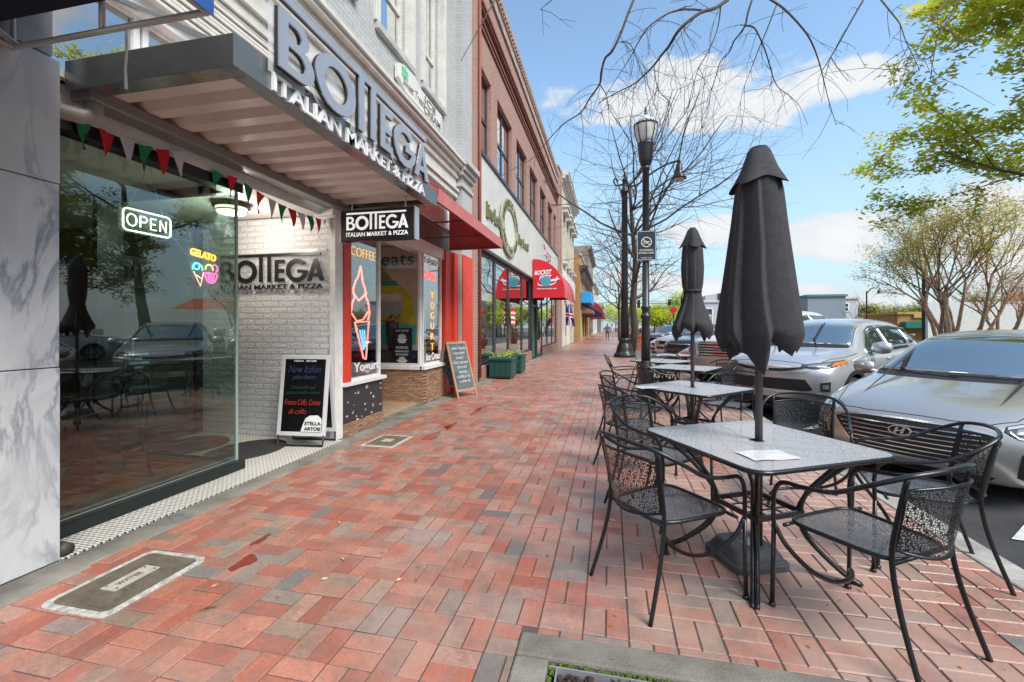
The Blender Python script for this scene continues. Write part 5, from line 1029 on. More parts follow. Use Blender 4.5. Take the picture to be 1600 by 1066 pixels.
    def rs(c, n_):
        if len(c) == 1: return [c[0]] * (n_ + 1)
        ls_ = [0]
        for a, b_ in zip(c, c[1:]): ls_.append(ls_[-1] + math.hypot(b_[0] - a[0], b_[1] - a[1]))
        o = []
        for i in range(n_ + 1):
            t_ = ls_[-1] * i / n_; k = 0
            while k < len(ls_) - 2 and ls_[k + 1] < t_: k += 1
            f = (t_ - ls_[k]) / max(1e-9, ls_[k + 1] - ls_[k]); o.append((c[k][0] + (c[k + 1][0] - c[k][0]) * f, c[k][1] + (c[k + 1][1] - c[k][1]) * f))
        return o
    def patch(b, ax, top, bot, off_=.006, nu=20, nv=6, m=0, mirror=False):
        for sg_ in ((1, -1) if mirror else (1,)):
            T_, B_ = rs(top, nu), rs(bot, nu); vs = []; vb = []
            for j in range(nv + 1):
                for i in range(nu + 1):
                    f = j / nv; p = [T_[i][0] + (B_[i][0] - T_[i][0]) * f, T_[i][1] + (B_[i][1] - T_[i][1]) * f]
                    if sg_ < 0:
                        if ax in 'FB': p[0] = -p[0]
                        elif ax == 'T': p[1] = -p[1]
                    a, c = cast(('R' if sg_ < 0 and ax == 'L' else ax), p, off_); vs.append(tuple(a)); vb.append(tuple(c))
            w_ = nu + 1; fs = [(j * w_ + i, j * w_ + i + 1, (j + 1) * w_ + i + 1, (j + 1) * w_ + i) for j in range(nv) for i in range(nu)]
            per = [i for i in range(w_)] + [j * w_ + nu for j in range(1, nv + 1)] + [nv * w_ + i for i in range(nu - 1, -1, -1)] + [j * w_ for j in range(nv - 1, 0, -1)]
            N_ = len(vs); idx = {q: N_ + k for k, q in enumerate(per)}; vs += [vb[q] for q in per]
            for a, c in zip(per, per[1:] + per[:1]): fs.append((a, idx[a], idx[c], c))
            b.add(vs, fs, m)
        return b
    def wheel(wx, s_, spokes=5):
        y = s_ * (W / 2 - ww / 2 - .02); b = MB(); r = wrad
        prof = [(r * .62, -ww / 2), (r * .9, -ww / 2), (r * .98, -ww / 2 + .02), (r, -ww / 2 + .05), (r, ww / 2 - .05), (r * .98, ww / 2 - .02), (r * .9, ww / 2), (r * .66, ww / 2 - .005), (r * .62, ww / 2 - .02)]
        b.lathe(prof, 36); b.M = None
        wv = thing('wheel', (wx, y, r), None, None); wv.parent = root
        rot = Matrix.Rotation(R(-90) * s_, 4, 'X')
        def reor(mb): mb.v = [tuple(rot @ Vector(p)) for p in mb.v]; return mb
        def add(mb, nm, m_, **k):
            o = reor(mb); me = bpy.data.meshes.new(nm); me.from_pydata(o.v, [], o.f); me.materials.append(m_); me.polygons.foreach_set('use_smooth', [True] * len(me.polygons)); me.set_sharp_from_angle(angle=R(35)); q = bpy.data.objects.new(nm, me); COL.objects.link(q); q.parent = wv
        add(b, 'tyre', TYRE)
        b = MB(); b.lathe([(r * .64, ww / 2 - .03), (r * .66, ww / 2 - .008), (r * .60, ww / 2 - .012), (r * .58, ww / 2 - .10), (0, ww / 2 - .11)], 30); b.lathe([(r * .13, ww / 2 - .1), (r * .13, ww / 2 - .015), (0, ww / 2 - .012)], 14)
        for k in range(spokes):
            a = k * 2 * math.pi / spokes
            for da in (-.13, .13):
                c0, c1 = Vector((math.cos(a) * r * .1, math.sin(a) * r * .1, ww / 2 - .02)), Vector((math.cos(a + da) * r * .62, math.sin(a + da) * r * .62, ww / 2 - .025)); b.bar(c0, c1, .028, .025)
        add(b, 'rim', RIM)
    for wx in (xf, xr):
        for s_ in (-1, 1): wheel(wx, s_)
    return root, body, patch, cast
def mirror_part(root, x, y, z, pm, s_, sc=1.0):
    b = MB(); b.lathe([(0, -.09), (.07, -.07), (.10, 0), (.085, .07), (0, .10)], 14); b.v = [(p[0] * .75 * sc, p[1] * 1.25 * sc, p[2] * .95 * sc) for p in b.v]; b.v = [(p[0] + x, p[1] + s_ * y, p[2] + z) for p in b.v]
    b.bar((x, s_ * (y - .14), z - .05), (x - .02, s_ * y, z - .02), .06, .05)
    m = b.obj('side_mirror', pm, root, smooth=True)
    b = MB(); b.prism(arc(0, 0, .09 * sc, .06 * sc, 0, 360, 14)[:-1], (x + .072 * sc, s_ * y, z), (0, 1, 0), VZ, .004); b.obj('mirror_glass', CGL, m)
def place(root, nose_xy, deg, z, label, cat, group=None):    # deg: rear direction, clockwise from +Y
    a = R(deg); root.rotation_euler = (0, 0, math.pi / 2 - a); root.location = (nose_xy[0], nose_xy[1], z); tag(root, label, cat, group)
def seams(patch, root, lines, ax='L', wd=.006):
    b = MB()
    for ln in lines: 
        for p, q in zip(ln, ln[1:]):
            d = Vector((q[0] - p[0], q[1] - p[1])); nn = Vector((-d.y, d.x)).normalized() * wd / 2
            patch(b, ax, [(p[0] + nn.x, p[1] + nn.y), (q[0] + nn.x, q[1] + nn.y)], [(p[0] - nn.x, p[1] - nn.y), (q[0] - nn.x, q[1] - nn.y)], .0022, 10, 1, mirror=True)
    b.obj('panel_gaps', PLB, root)
def wipers(root, cast, pts):
    for ln in pts:
        b = MB(); q = [cast('F', p, .02)[0] for p in ln]; b.tube(q, .009, 6); b.obj('wiper', PLB, root)

# ---- grey sedan
def sedan(name, pm, L_=4.85, W=1.86, detail=2):
    S = [(0.0, .80, .22, .58, .67, .62, .015), (.10, .86, .18, .65, .745, .68, .02), (.35, .905, .17, .71, .815, .73, .025), (.75, .925, .165, .775, .885, .77, .03), (1.10, .93, .165, .83, .945, .78, .03), (1.28, .93, .165, .86, .99, .77, .035), (1.62, .93, .165, .89, 1.19, .685, .03), (1.98, .93, .165, .91, 1.37, .585, .03), (2.35, .93, .165, .92, 1.435, .56, .03), (2.9, .93, .165, .93, 1.45, .56, .025), (3.4, .93, .165, .94, 1.41, .56, .025), (3.85, .93, .17, .95, 1.28, .61, .025), (4.2, .92, .18, .95, 1.11, .70, .02), (4.4, .91, .2, .94, 1.045, .76, .02), (4.72, .88, .24, .90, 1.0, .76, .01), (4.85, .82, .30, .84, .93, .70, .01)]
    root, body, patch, cast = make_car(name, S, L_, W, pm, wheels=((.94, 3.74), .335, .22))
    b = MB(); patch(b, 'F', [(-.56, 1.375), (0, 1.405), (.56, 1.375)], [(-.74, .975), (0, .985), (.74, .975)], .003, 24, 8); b.obj('windscreen_seal', PLB, root)
    b = MB(); patch(b, 'F', [(-.535, 1.362), (0, 1.39), (.535, 1.362)], [(-.715, 1.0), (0, 1.01), (.715, 1.0)], .008, 24, 8); b.obj('windscreen', CGL, root, smooth=True)
    b = MB(); patch(b, 'B', [(-.5, 1.36), (0, 1.38), (.5, 1.36)], [(-.68, 1.10), (0, 1.11), (.68, 1.10)], .006, 16, 5); b.obj('rear_window', CGL, root, smooth=True)
    for s_, ax in ((-1, 'L'), (1, 'R')):
        b = MB(); patch(b, ax, [(1.55, .99), (1.98, 1.27), (2.35, 1.355), (2.58, 1.365)], [(1.55, .955), (2.58, .965)], .006, 16, 5); b.obj('side_window', CGL, root, smooth=True)
        b = MB(); patch(b, ax, [(2.66, 1.365), (3.2, 1.35), (3.6, 1.26), (3.9, 1.13)], [(2.66, .965), (3.75, .99), (3.9, 1.05)], .006, 16, 5); b.obj('side_window', CGL, root, smooth=True)
        for x in (2.35, 3.35):
            b = MB(); c = cast(ax, (x, .86), .02)[0]; d_ = cast(ax, (x + .18, .86), .02)[0]; b.tube([c, (c + d_) / 2 + Vector((0, s_ * .015, 0)), d_], .011, 6); b.obj('door_handle', CHR, root, smooth=True)
        mirror_part(root, 1.68, 1.0, .99, pm, s_)
    seams(patch, root, [[(1.5, .95), (1.46, .5), (1.55, .28)], [(2.62, .96), (2.62, .3)], [(3.55, .97), (3.5, .62)]])
    return root, patch, cast
root, patch, cast = sedan('grey_sedan', paint('warm_grey', (.46, .445, .425), .6, .28))
b = MB(); patch(b, 'F', [(-.60, .60), (-.50, .655), (-.30, .675), (0, .682), (.30, .675), (.50, .655), (.60, .60)], [(-.60, .595), (-.42, .36), (-.36, .33), (0, .32), (.36, .33), (.42, .36), (.60, .595)], .012, 36, 6); g = b.obj('grille_surround', CHR, root)
b = MB(); patch(b, 'F', [(-.575, .60), (-.48, .64), (-.3, .66), (0, .667), (.3, .66), (.48, .64), (.575, .60)], [(-.575, .595), (-.405, .38), (-.35, .352), (0, .342), (.35, .352), (.405, .38), (.575, .595)], .016, 36, 6); g = b.obj('grille', PLB, root)
b = MB()
for k in range(7):
    z = .377 + k * .040; hw = .37 + (z - .36) * .70 if z < .6 else .545 - (z - .6) * 2.6
    patch(b, 'F', [(-hw, z + .0042), (hw, z + .0042)], [(-hw, z - .0042), (hw, z - .0042)], .026, 24, 1)
b.obj('chrome_slats', CHR, g)
b = MB(); c = cast('F', (0, .575), .05)[0]
me = shape([arc(0, 0, .085, .046, 0, 360, 28)[:-1], arc(0, 0, .073, .036, 0, 360, 28)[:-1]], .5); b.mesh(me, (c.x, 0, .575), (0, -1, 0), VZ, (1, 1, .02))
b.prism([(-.045, -.028), (-.025, -.030), (-.004, .03), (-.024, .028)], (c.x, 0, .575), (0, -1, 0), VZ, .012); b.prism([(.004, -.03), (.024, -.028), (.045, .028), (.025, .030)], (c.x, 0, .575), (0, -1, 0), VZ, .012); b.prism([(-.022, -.008), (.016, -.004), (.022, .008), (-.016, .004)], (c.x, 0, .575), (0, -1, 0), VZ, .0125)
b.obj('emblem', CHR, root)
b = MB(); b.prism(arc(0, 0, .08, .042, 0, 360, 24)[:-1], (c.x + .012, 0, .575), (0, -1, 0), VZ, .01); b.obj('emblem_plate', PLB, root)
for s_ in (-1, 1):
    q = lambda l: [(s_ * a, c_) for a, c_ in l]
    b = MB(); patch(b, 'F', q([(.60, .70), (.70, .735), (.80, .765), (.885, .79)]), q([(.60, .66), (.68, .61), (.78, .60), (.88, .66)]), .005, 16, 6); h = b.obj('headlight', LAMPD, root, smooth=True)
    b = MB(); patch(b, 'F', q([(.61, .697), (.70, .727), (.80, .757), (.88, .782)]), q([(.615, .680), (.70, .708), (.80, .737), (.88, .762)]), .011, 16, 2); patch(b, 'F', q([(.63, .668), (.68, .628), (.78, .615), (.86, .655)]), q([(.635, .655), (.685, .615), (.78, .603), (.865, .645)]), .011, 16, 2); b.obj('chrome_trim', CHR, h)
    b = MB()
    for y in (.685, .775): patch(b, 'F', q([(y - .03, .69 + (y - .685) * .4), (y + .03, .70 + (y - .685) * .4)]), q([(y - .03, .64), (y + .03, .645)]), .010, 6, 4)
    b.obj('projector', LAMP, h, smooth=True)
    b = MB(); patch(b, 'F', q([(.70, .50), (.80, .52), (.85, .50)]), q([(.66, .30), (.76, .25), (.86, .27)]), .006, 10, 6); v_ = b.obj('corner_vent', PLB, root)
    b = MB()
    for k in range(4): patch(b, 'F', q([(.71, .47 - k * .055), (.84, .485 - k * .055)]), q([(.71, .455 - k * .055), (.84, .465 - k * .055)]), .012, 8, 1)
    b.obj('running_light', LAMP, v_)
b = MB(); patch(b, 'F', [(-.55, .275), (.55, .275)], [(-.50, .225), (.50, .225)], .006, 20, 3); b.obj('lower_intake', PLB, root)
seams(patch, root, [[(.10, .0), (.11, .3), (.17, .52), (.30, .64), (.75, .755), (1.2, .80)]], 'T', .007)
b = MB(); patch(b, 'F', [(-.70, .99), (.70, .99)], [(-.70, .965), (.70, .965)], .01, 24, 2); b.obj('cowl_panel', PLB, root)
wipers(root, cast, [[(-.05, .985), (.30, 1.0), (.68, 1.01)], [(-.62, .985), (-.3, 1.0), (.03, 1.0)]])
place(root, (2.56, 4.66), 49, -.10, 'metallic grey sedan with slatted hexagonal chrome grille nearest the tables', 'car', 'cars parked nose to the kerb')

# ---- crossovers
def crossover(name, pm, cladding=True, L_=4.6, W=1.85, H=1.66, simple=False):
    S = [(0.0, .80, .30, .78, .90, .60, .02), (.10, .865, .24, .86, .985, .66, .025), (.35, .90, .22, .93, 1.045, .70, .03), (.75, .92, .22, .98, 1.09, .74, .03), (1.05, .92, .22, 1.0, 1.13, .76, .03), (1.22, .92, .22, 1.01, 1.18, .75, .03), (1.55, .92, .22, 1.02, 1.39, .68, .03), (1.88, .92, .22, 1.03, H - .09, .62, .03), (2.3, .92, .22, 1.04, H - .03, .60, .03), (3.0, .92, .22, 1.06, H - .02, .60, .03), (3.7, .92, .23, 1.08, H - .07, .60, .03), (4.15, .90, .26, 1.10, H - .17, .60, .02), (4.42, .88, .30, 1.05, 1.25, .66, .01), (4.6, .82, .36, .92, 1.05, .66, .01)]
    root, body, patch, cast = make_car(name, S, L_, W, pm, nose=(.30, .06, .7, .3), wheels=((.93, 3.59), .36, .23), lower=.34 if cladding else None)
    b = MB(); patch(b, 'F', [(-.59, 1.53), (0, 1.56), (.59, 1.53)], [(-.73, 1.17), (0, 1.18), (.73, 1.17)], .003, 24, 8); b.obj('windscreen_seal', PLB, root)
    b = MB(); patch(b, 'F', [(-.57, 1.515), (0, 1.545), (.57, 1.515)], [(-.705, 1.20), (0, 1.21), (.705, 1.20)], .008, 24, 8); b.obj('windscreen', CGL, root, smooth=True)
    b = MB(); patch(b, 'B', [(-.5, 1.48), (.5, 1.48)], [(-.6, 1.15), (.6, 1.15)], .006, 12, 4); b.obj('rear_window', CGL, root, smooth=True)
    for s_, ax in ((-1, 'L'), (1, 'R')):
        b = MB(); patch(b, ax, [(1.50, 1.13), (1.88, 1.42), (2.2, 1.52), (2.42, 1.53)], [(1.50, 1.08), (2.42, 1.10)], .006, 16, 5); b.obj('side_window', CGL, root, smooth=True)
        b = MB(); patch(b, ax, [(2.50, 1.53), (3.1, 1.53), (3.5, 1.50)], [(2.50, 1.10), (3.35, 1.13), (3.5, 1.2)], .006, 16, 5); b.obj('side_window', CGL, root, smooth=True)
        b = MB(); patch(b, ax, [(3.55, 1.50), (3.85, 1.46), (4.1, 1.36)], [(3.55, 1.2), (3.8, 1.22), (4.1, 1.33)], .006, 10, 4); b.obj('side_window', CGL, root, smooth=True)
        for x in (2.15, 3.15):
            b = MB(); c = cast(ax, (x, .98), .02)[0]; d_ = cast(ax, (x + .18, .98), .02)[0]; b.tube([c, (c + d_) / 2 + Vector((0, s_ * .015, 0)), d_], .012, 6); b.obj('door_handle', pm, root, smooth=True)
        b = MB(); b.tube([cast('T', (1.95, s_ * .66), -.01)[0], cast('T', (2.1, s_ * .67), .05)[0], cast('T', (2.9, s_ * .66), .055)[0], cast('T', (3.7, s_ * .66), .05)[0], cast('T', (3.95, s_ * .65), -.01)[0]], .017, 8); b.obj('roof_rail', RIM if not simple else PLB, root, smooth=True)
        mirror_part(root, 1.60, 1.02, 1.16, pm, s_, 1.15)
        if cladding:
            b = MB()
            for wx in (.93, 3.59):
                o_, i_ = [], []
                for k in range(15):
                    a = R(-10 + k * 200 / 14); o_.append((wx + .475 * math.cos(a), .36 + .475 * math.sin(a))); i_.append((wx + .415 * math.cos(a), .36 + .415 * math.sin(a)))
                patch(b, ax, o_, i_, .01, 22, 2)
            b.obj('arch_cladding', PLB, root)
    seams(patch, root, [[(1.42, 1.08), (1.38, .6), (1.47, .38)], [(2.46, 1.1), (2.46, .38)], [(3.42, 1.1), (3.32, .75)]])
    return root, patch, cast
def rav_front(root, patch, cast, pm):
    b = MB(); patch(b, 'F', [(-.58, .90), (-.3, .86), (0, .845), (.3, .86), (.58, .90)], [(-.56, .875), (-.3, .815), (0, .80), (.3, .815), (.56, .875)], .010, 24, 3); b.obj('upper_grille', PLB, root)
    b = MB(); patch(b, 'F', [(-.60, .845), (-.3, .795), (0, .78), (.3, .795), (.60, .845)], [(-.60, .825), (-.3, .775), (0, .76), (.3, .775), (.60, .825)], .016, 24, 2); b.obj('chrome_bar', CHR, root)
    b = MB(); patch(b, 'F', [(-.56, .70), (.56, .70)], [(-.64, .55), (-.56, .52), (.56, .52), (.64, .55)], .010, 24, 4); b.obj('lower_grille', PLB, root)
    b = MB(); patch(b, 'F', [(-.5, .47), (.5, .47)], [(-.62, .31), (.62, .31)], .010, 24, 3); b.obj('lower_intake', PLB, root)
    b = MB(); patch(b, 'F', [(-.74, .50), (-.6, .475), (.6, .475), (.74, .50)], [(-.78, .43), (-.66, .40), (.66, .40), (.78, .43)], .022, 24, 2); b.obj('skid_bar', RIM, root)
    c = cast('F', (0, .815), .03)[0]; me = shape([arc(0, 0, .075, .05, 0, 360, 24)[:-1], arc(0, 0, .062, .038, 0, 360, 24)[:-1]], .5); b = MB(); b.mesh(me, (c.x, 0, .815), (0, -1, 0), VZ, (1, 1, .02)); me = shape([arc(0, .01, .03, .036, 0, 360, 20)[:-1], arc(0, .01, .02, .027, 0, 360, 20)[:-1]], .5); b.mesh(me, (c.x, 0, .815), (0, -1, 0), VZ, (1, 1, .02)); b.obj('emblem', CHR, root)
    for s_ in (-1, 1):
        q = lambda l: [(s_ * a, c_) for a, c_ in l]
        b = MB(); patch(b, 'F', q([(.50, .925), (.70, .965), (.86, 1.0)]), q([(.50, .885), (.66, .86), (.80, .87), (.875, .93)]), .006, 16, 5); h = b.obj('headlight', LAMPD, root, smooth=True)
        b = MB(); patch(b, 'F', q([(.56, .918), (.70, .945), (.78, .96)]), q([(.57, .895), (.68, .885), (.76, .89)]), .011, 10, 3); b.obj('projector', LAMP, h, smooth=True)
        b = MB(); patch(b, 'F', q([(.80, .965), (.868, .985)]), q([(.80, .90), (.87, .94)]), .011, 6, 3); b.obj('indicator', AMB, h)
        b = MB(); patch(b, 'F', q([(.73, .66), (.83, .68)]), q([(.73, .54), (.82, .53)]), .008, 8, 4); v_ = b.obj('fog_lamp_recess', PLB, root)
        b = MB(); patch(b, 'F', q([(.75, .63), (.81, .635)]), q([(.75, .57), (.81, .57)]), .014, 5, 4); b.obj('fog_lamp', LAMP, v_)
    seams(patch, root, [[(.10, .0), (.11, .3), (.15, .55), (.3, .68), (.8, .80), (1.2, .82)]], 'T', .008)
    b = MB(); patch(b, 'F', [(-.70, 1.19), (.70, 1.19)], [(-.70, 1.16), (.70, 1.16)], .01, 24, 2); b.obj('cowl_panel', PLB, root)
SIL = paint('silver', (.56, .57, .60), .55, .3)
root, patch, cast = crossover('silver_crossover', SIL); rav_front(root, patch, cast, SIL)
# wipers standing up off the glass
for y in (.38, -.30):
    b = MB(); a = cast('F', (y, 1.17), .03)[0]; b.tube([a, a + Vector((-.05, .03, .14))], .012, 6); b.tube([a + Vector((-.05, .03, .10)), a + Vector((-.02, .14 if y > 0 else -.10, .38))], .008, 6); b.bar(a + Vector((-.06, .00, .1)), a + Vector((.02, .15 if y > 0 else -.12, .4)), .02, .012); b.obj('wiper', PLB, root)
place(root, (2.42, 7.85), 45, -.10, 'silver crossover with raised wipers and dark lower cladding behind the grey sedan', 'car', 'cars parked nose to the kerb')

# ---- pickup
def pickup(name, pm):
    L_, W = 5.8, 2.03
    S = [(0.0, .93, .42, 1.0, 1.16, .78, .02), (.08, .96, .38, 1.06, 1.22, .82, .02), (.4, 1.0, .36, 1.12, 1.27, .84, .03), (1.0, 1.01, .36, 1.16, 1.31, .86, .03), (1.35, 1.01, .36, 1.17, 1.34, .86, .03), (1.65, 1.01, .36, 1.19, 1.58, .78, .03), (1.98, 1.01, .36, 1.2, 1.82, .70, .03), (2.4, 1.01, .36, 1.2, 1.90, .68, .03), (3.4, 1.01, .36, 1.2, 1.90, .68, .03), (3.75, 1.01, .36, 1.2, 1.80, .72, .02), (3.85, 1.01, .38, 1.2, 1.36, .86, .0), (4.4, 1.01, .4, 1.2, 1.34, .88, .0), (5.5, 1.0, .42, 1.2, 1.34, .88, .0), (5.8, .96, .5, 1.15, 1.3, .86, .0)]
    root, body, patch, cast = make_car(name, S, L_, W, pm, nose=(.16, .02, .8, .4), wheels=((1.0, 4.7), .40, .27))
    b = MB(); patch(b, 'F', [(-.66, 1.79), (.66, 1.79)], [(-.86, 1.36), (.86, 1.36)], .006, 20, 6); b.obj('windscreen', CGL, root, smooth=True)
    for s_, ax in ((-1, 'L'), (1, 'R')):
        b = MB(); patch(b, ax, [(1.7, 1.40), (2.05, 1.74), (2.6, 1.80)], [(1.7, 1.28), (2.6, 1.28)], .006, 12, 4); patch(b, ax, [(2.7, 1.80), (3.55, 1.78)], [(2.7, 1.28), (3.6, 1.28)], .006, 12, 4); b.obj('side_window', CGL, root, smooth=True)
        mirror_part(root, 1.75, 1.16, 1.34, pm, s_, 1.6)
    b = MB(); patch(b, 'F', [(-.62, 1.17), (.62, 1.17)], [(-.60, .80), (.60, .80)], .015, 20, 6); b.obj('grille_surround', CHR, root)
    b = MB(); patch(b, 'F', [(-.57, 1.14), (.57, 1.14)], [(-.55, .83), (.55, .83)], .022, 20, 6); g = b.obj('grille', PLB, root)
    b = MB()
    for k in range(5): z = .865 + k * .062; patch(b, 'F', [(-.55, z + .012), (.55, z + .012)], [(-.55, z - .012), (.55, z - .012)], .035, 16, 1)
    b.obj('chrome_slats', CHR, g)
    b = MB(); c = cast('F', (0, .99), .06)[0]; b.prism(arc(0, 0, .12, .05, 0, 360, 24)[:-1], (c.x, 0, .99), (0, -1, 0), VZ, .02); b.obj('oval_emblem', mat('emblem_blue', (.02, .05, .2), .3), root)
    b = MB(); me = shape([arc(0, 0, .125, .055, 0, 360, 24)[:-1], arc(0, 0, .112, .044, 0, 360, 24)[:-1]], .5); b.mesh(me, (c.x - .012, 0, .99), (0, -1, 0), VZ, (1, 1, .02)); put(b, 'Ford', (c.x - .021, 0, .99), (0, -1, 0), VZ, w=.14, h=.05, shear=.3, d=.004); b.obj('emblem_ring', CHR, root)
    for s_ in (-1, 1):
        q = lambda l: [(s_ * a, c_) for a, c_ in l]
        b = MB(); patch(b, 'F', q([(.66, 1.17), (.90, 1.15)]), q([(.66, .84), (.90, .86)]), .010, 8, 6); h = b.obj('headlight', LAMP, root, smooth=True)
        b = MB(); patch(b, 'F', q([(.86, 1.14), (.91, 1.13)]), q([(.86, .88), (.91, .89)]), .016, 4, 4); b.obj('indicator', AMB, h)
    b = MB(); patch(b, 'F', [(-.93, .76), (.93, .76)], [(-.93, .58), (.93, .58)], .05, 24, 4); b.obj('front_bumper', paint('pale_bumper', (.5, .48, .45), .6), root)
    b = MB(); patch(b, 'F', [(-.6, .55), (.6, .55)], [(-.6, .43), (.6, .43)], .01, 14, 3); b.obj('lower_intake', PLB, root)
    return root
root = pickup('white_pickup', paint('white', (.66, .65, .62), .1, .35)); place(root, (2.45, 10.9), 44, -.10, 'white pickup truck with wide chrome slatted grille behind the far umbrella', 'pickup', 'cars parked nose to the kerb')
def simple_front(root, patch, cast, z0, dark=True):
    b = MB(); patch(b, 'F', [(-.45, z0 + .06), (.45, z0 + .06)], [(-.36, z0 - .06), (.36, z0 - .06)], .010, 14, 3); b.obj('grille', PLB, root)
    b = MB(); patch(b, 'F', [(-.5, z0 + .085), (.5, z0 + .085)], [(-.5, z0 + .065), (.5, z0 + .065)], .014, 14, 2); b.obj('chrome_bar', CHR, root)
    b = MB(); patch(b, 'F', [(-.6, z0 - .18), (.6, z0 - .18)], [(-.55, z0 - .28), (.55, z0 - .28)], .008, 14, 3); b.obj('lower_intake', PLB, root)
    for s_ in (-1, 1):
        q = lambda l: [(s_ * a, c_) for a, c_ in l]
        b = MB(); patch(b, 'F', q([(.52, z0 + .07), (.84, z0 + .12)]), q([(.55, z0 - .03), (.82, z0 + .02)]), .006, 10, 4); b.obj('headlight', LAMP, root, smooth=True)
root, patch, cast = sedan('red_sedan', paint('red', (.36, .015, .02), .35, .25)); simple_front(root, patch, cast, .60); place(root, (2.42, 13.9), 44, -.10, 'dark red sedan parked next to the white pickup', 'car', 'cars parked nose to the kerb')
redc = root
K = paint('black_car', (.02, .02, .022), .3, .2)
root, patch, cast = crossover('black_crossover', K, False, simple=True); simple_front(root, patch, cast, .80); place(root, (2.40, 17.0), 44, -.10, 'black crossover parked next to the red sedan', 'car', 'cars parked nose to the kerb')
blk = root
SV = paint('white_silver', (.62, .63, .63), .4, .3)
root, patch, cast = crossover('pale_crossover', SV, False, simple=True); simple_front(root, patch, cast, .80); place(root, (2.40, 20.6), 44, -.10, 'pale silver crossover parked beyond the black one by the kerb', 'car', 'cars parked nose to the kerb')
pal = root
def recolour(root, frm, to):
    for ch in [q for q in COL.objects if q.parent == root]:
        if ch.type == 'MESH' and ch.data.materials and ch.data.materials[0] == frm:
            ch.data = ch.data.copy(); ch.data.materials[0] = to
def car_copy(src, xy, deg, frm, to, label, name, z=-.1):
    c = copy_tree(src); c.name = name; recolour(c, frm, to); place(c, xy, deg, z, label, 'car', c.get('group')); return c
car_copy(redc, (2.4, 24.0), 44, MC['paint_red'], MC['paint_white'], 'white sedan farther along the kerb past the pale crossover', 'white_sedan')
car_copy(blk, (2.4, 27.6), 44, K, paint('charcoal', (.06, .06, .065), .4), 'charcoal crossover farthest along the near kerb', 'charcoal_crossover')
car_copy(redc, (2.4, 31.0), 44, MC['paint_red'], paint('navy', (.03, .05, .12), .4), 'navy sedan last in the row along the near kerb', 'navy_sedan')
# across the road and in its lanes
def oc_(src, xy, deg, frm, to, label, name):
    c = car_copy(src, xy, deg, frm, to, label, name, -.06); c['group'] = 'cars across the road'
oc_(pal, (16.4, 3.2), 200, SV, paint('slate_blue', (.08, .11, .17), .5), 'slate blue crossover parked across the road behind the viewer side', 'blue_crossover') 
oc_(pal, (15.2, 16.5), 140, SV, MC['paint_white'], 'white crossover roof showing above the silver crossover', 'white_crossover')
oc_(redc, (17.3, 12.3), 230, MC['paint_red'], paint('dark_green', (.02, .10, .08), .4), 'dark teal sedan across the road between the two near cars', 'teal_sedan')
oc_(redc, (16.8, 31), 220, MC['paint_red'], MC['paint_white_silver'], 'pale sedan parked far across the road', 'pale_sedan')
oc_(blk, (10.5, 52), 185, K, K, 'black crossover driving far down the road', 'far_crossover')
oc_(pal, (16.5, -4), 200, SV, MC['paint_charcoal'], 'charcoal crossover across the road outside the left shop reflection', 'grey_crossover')
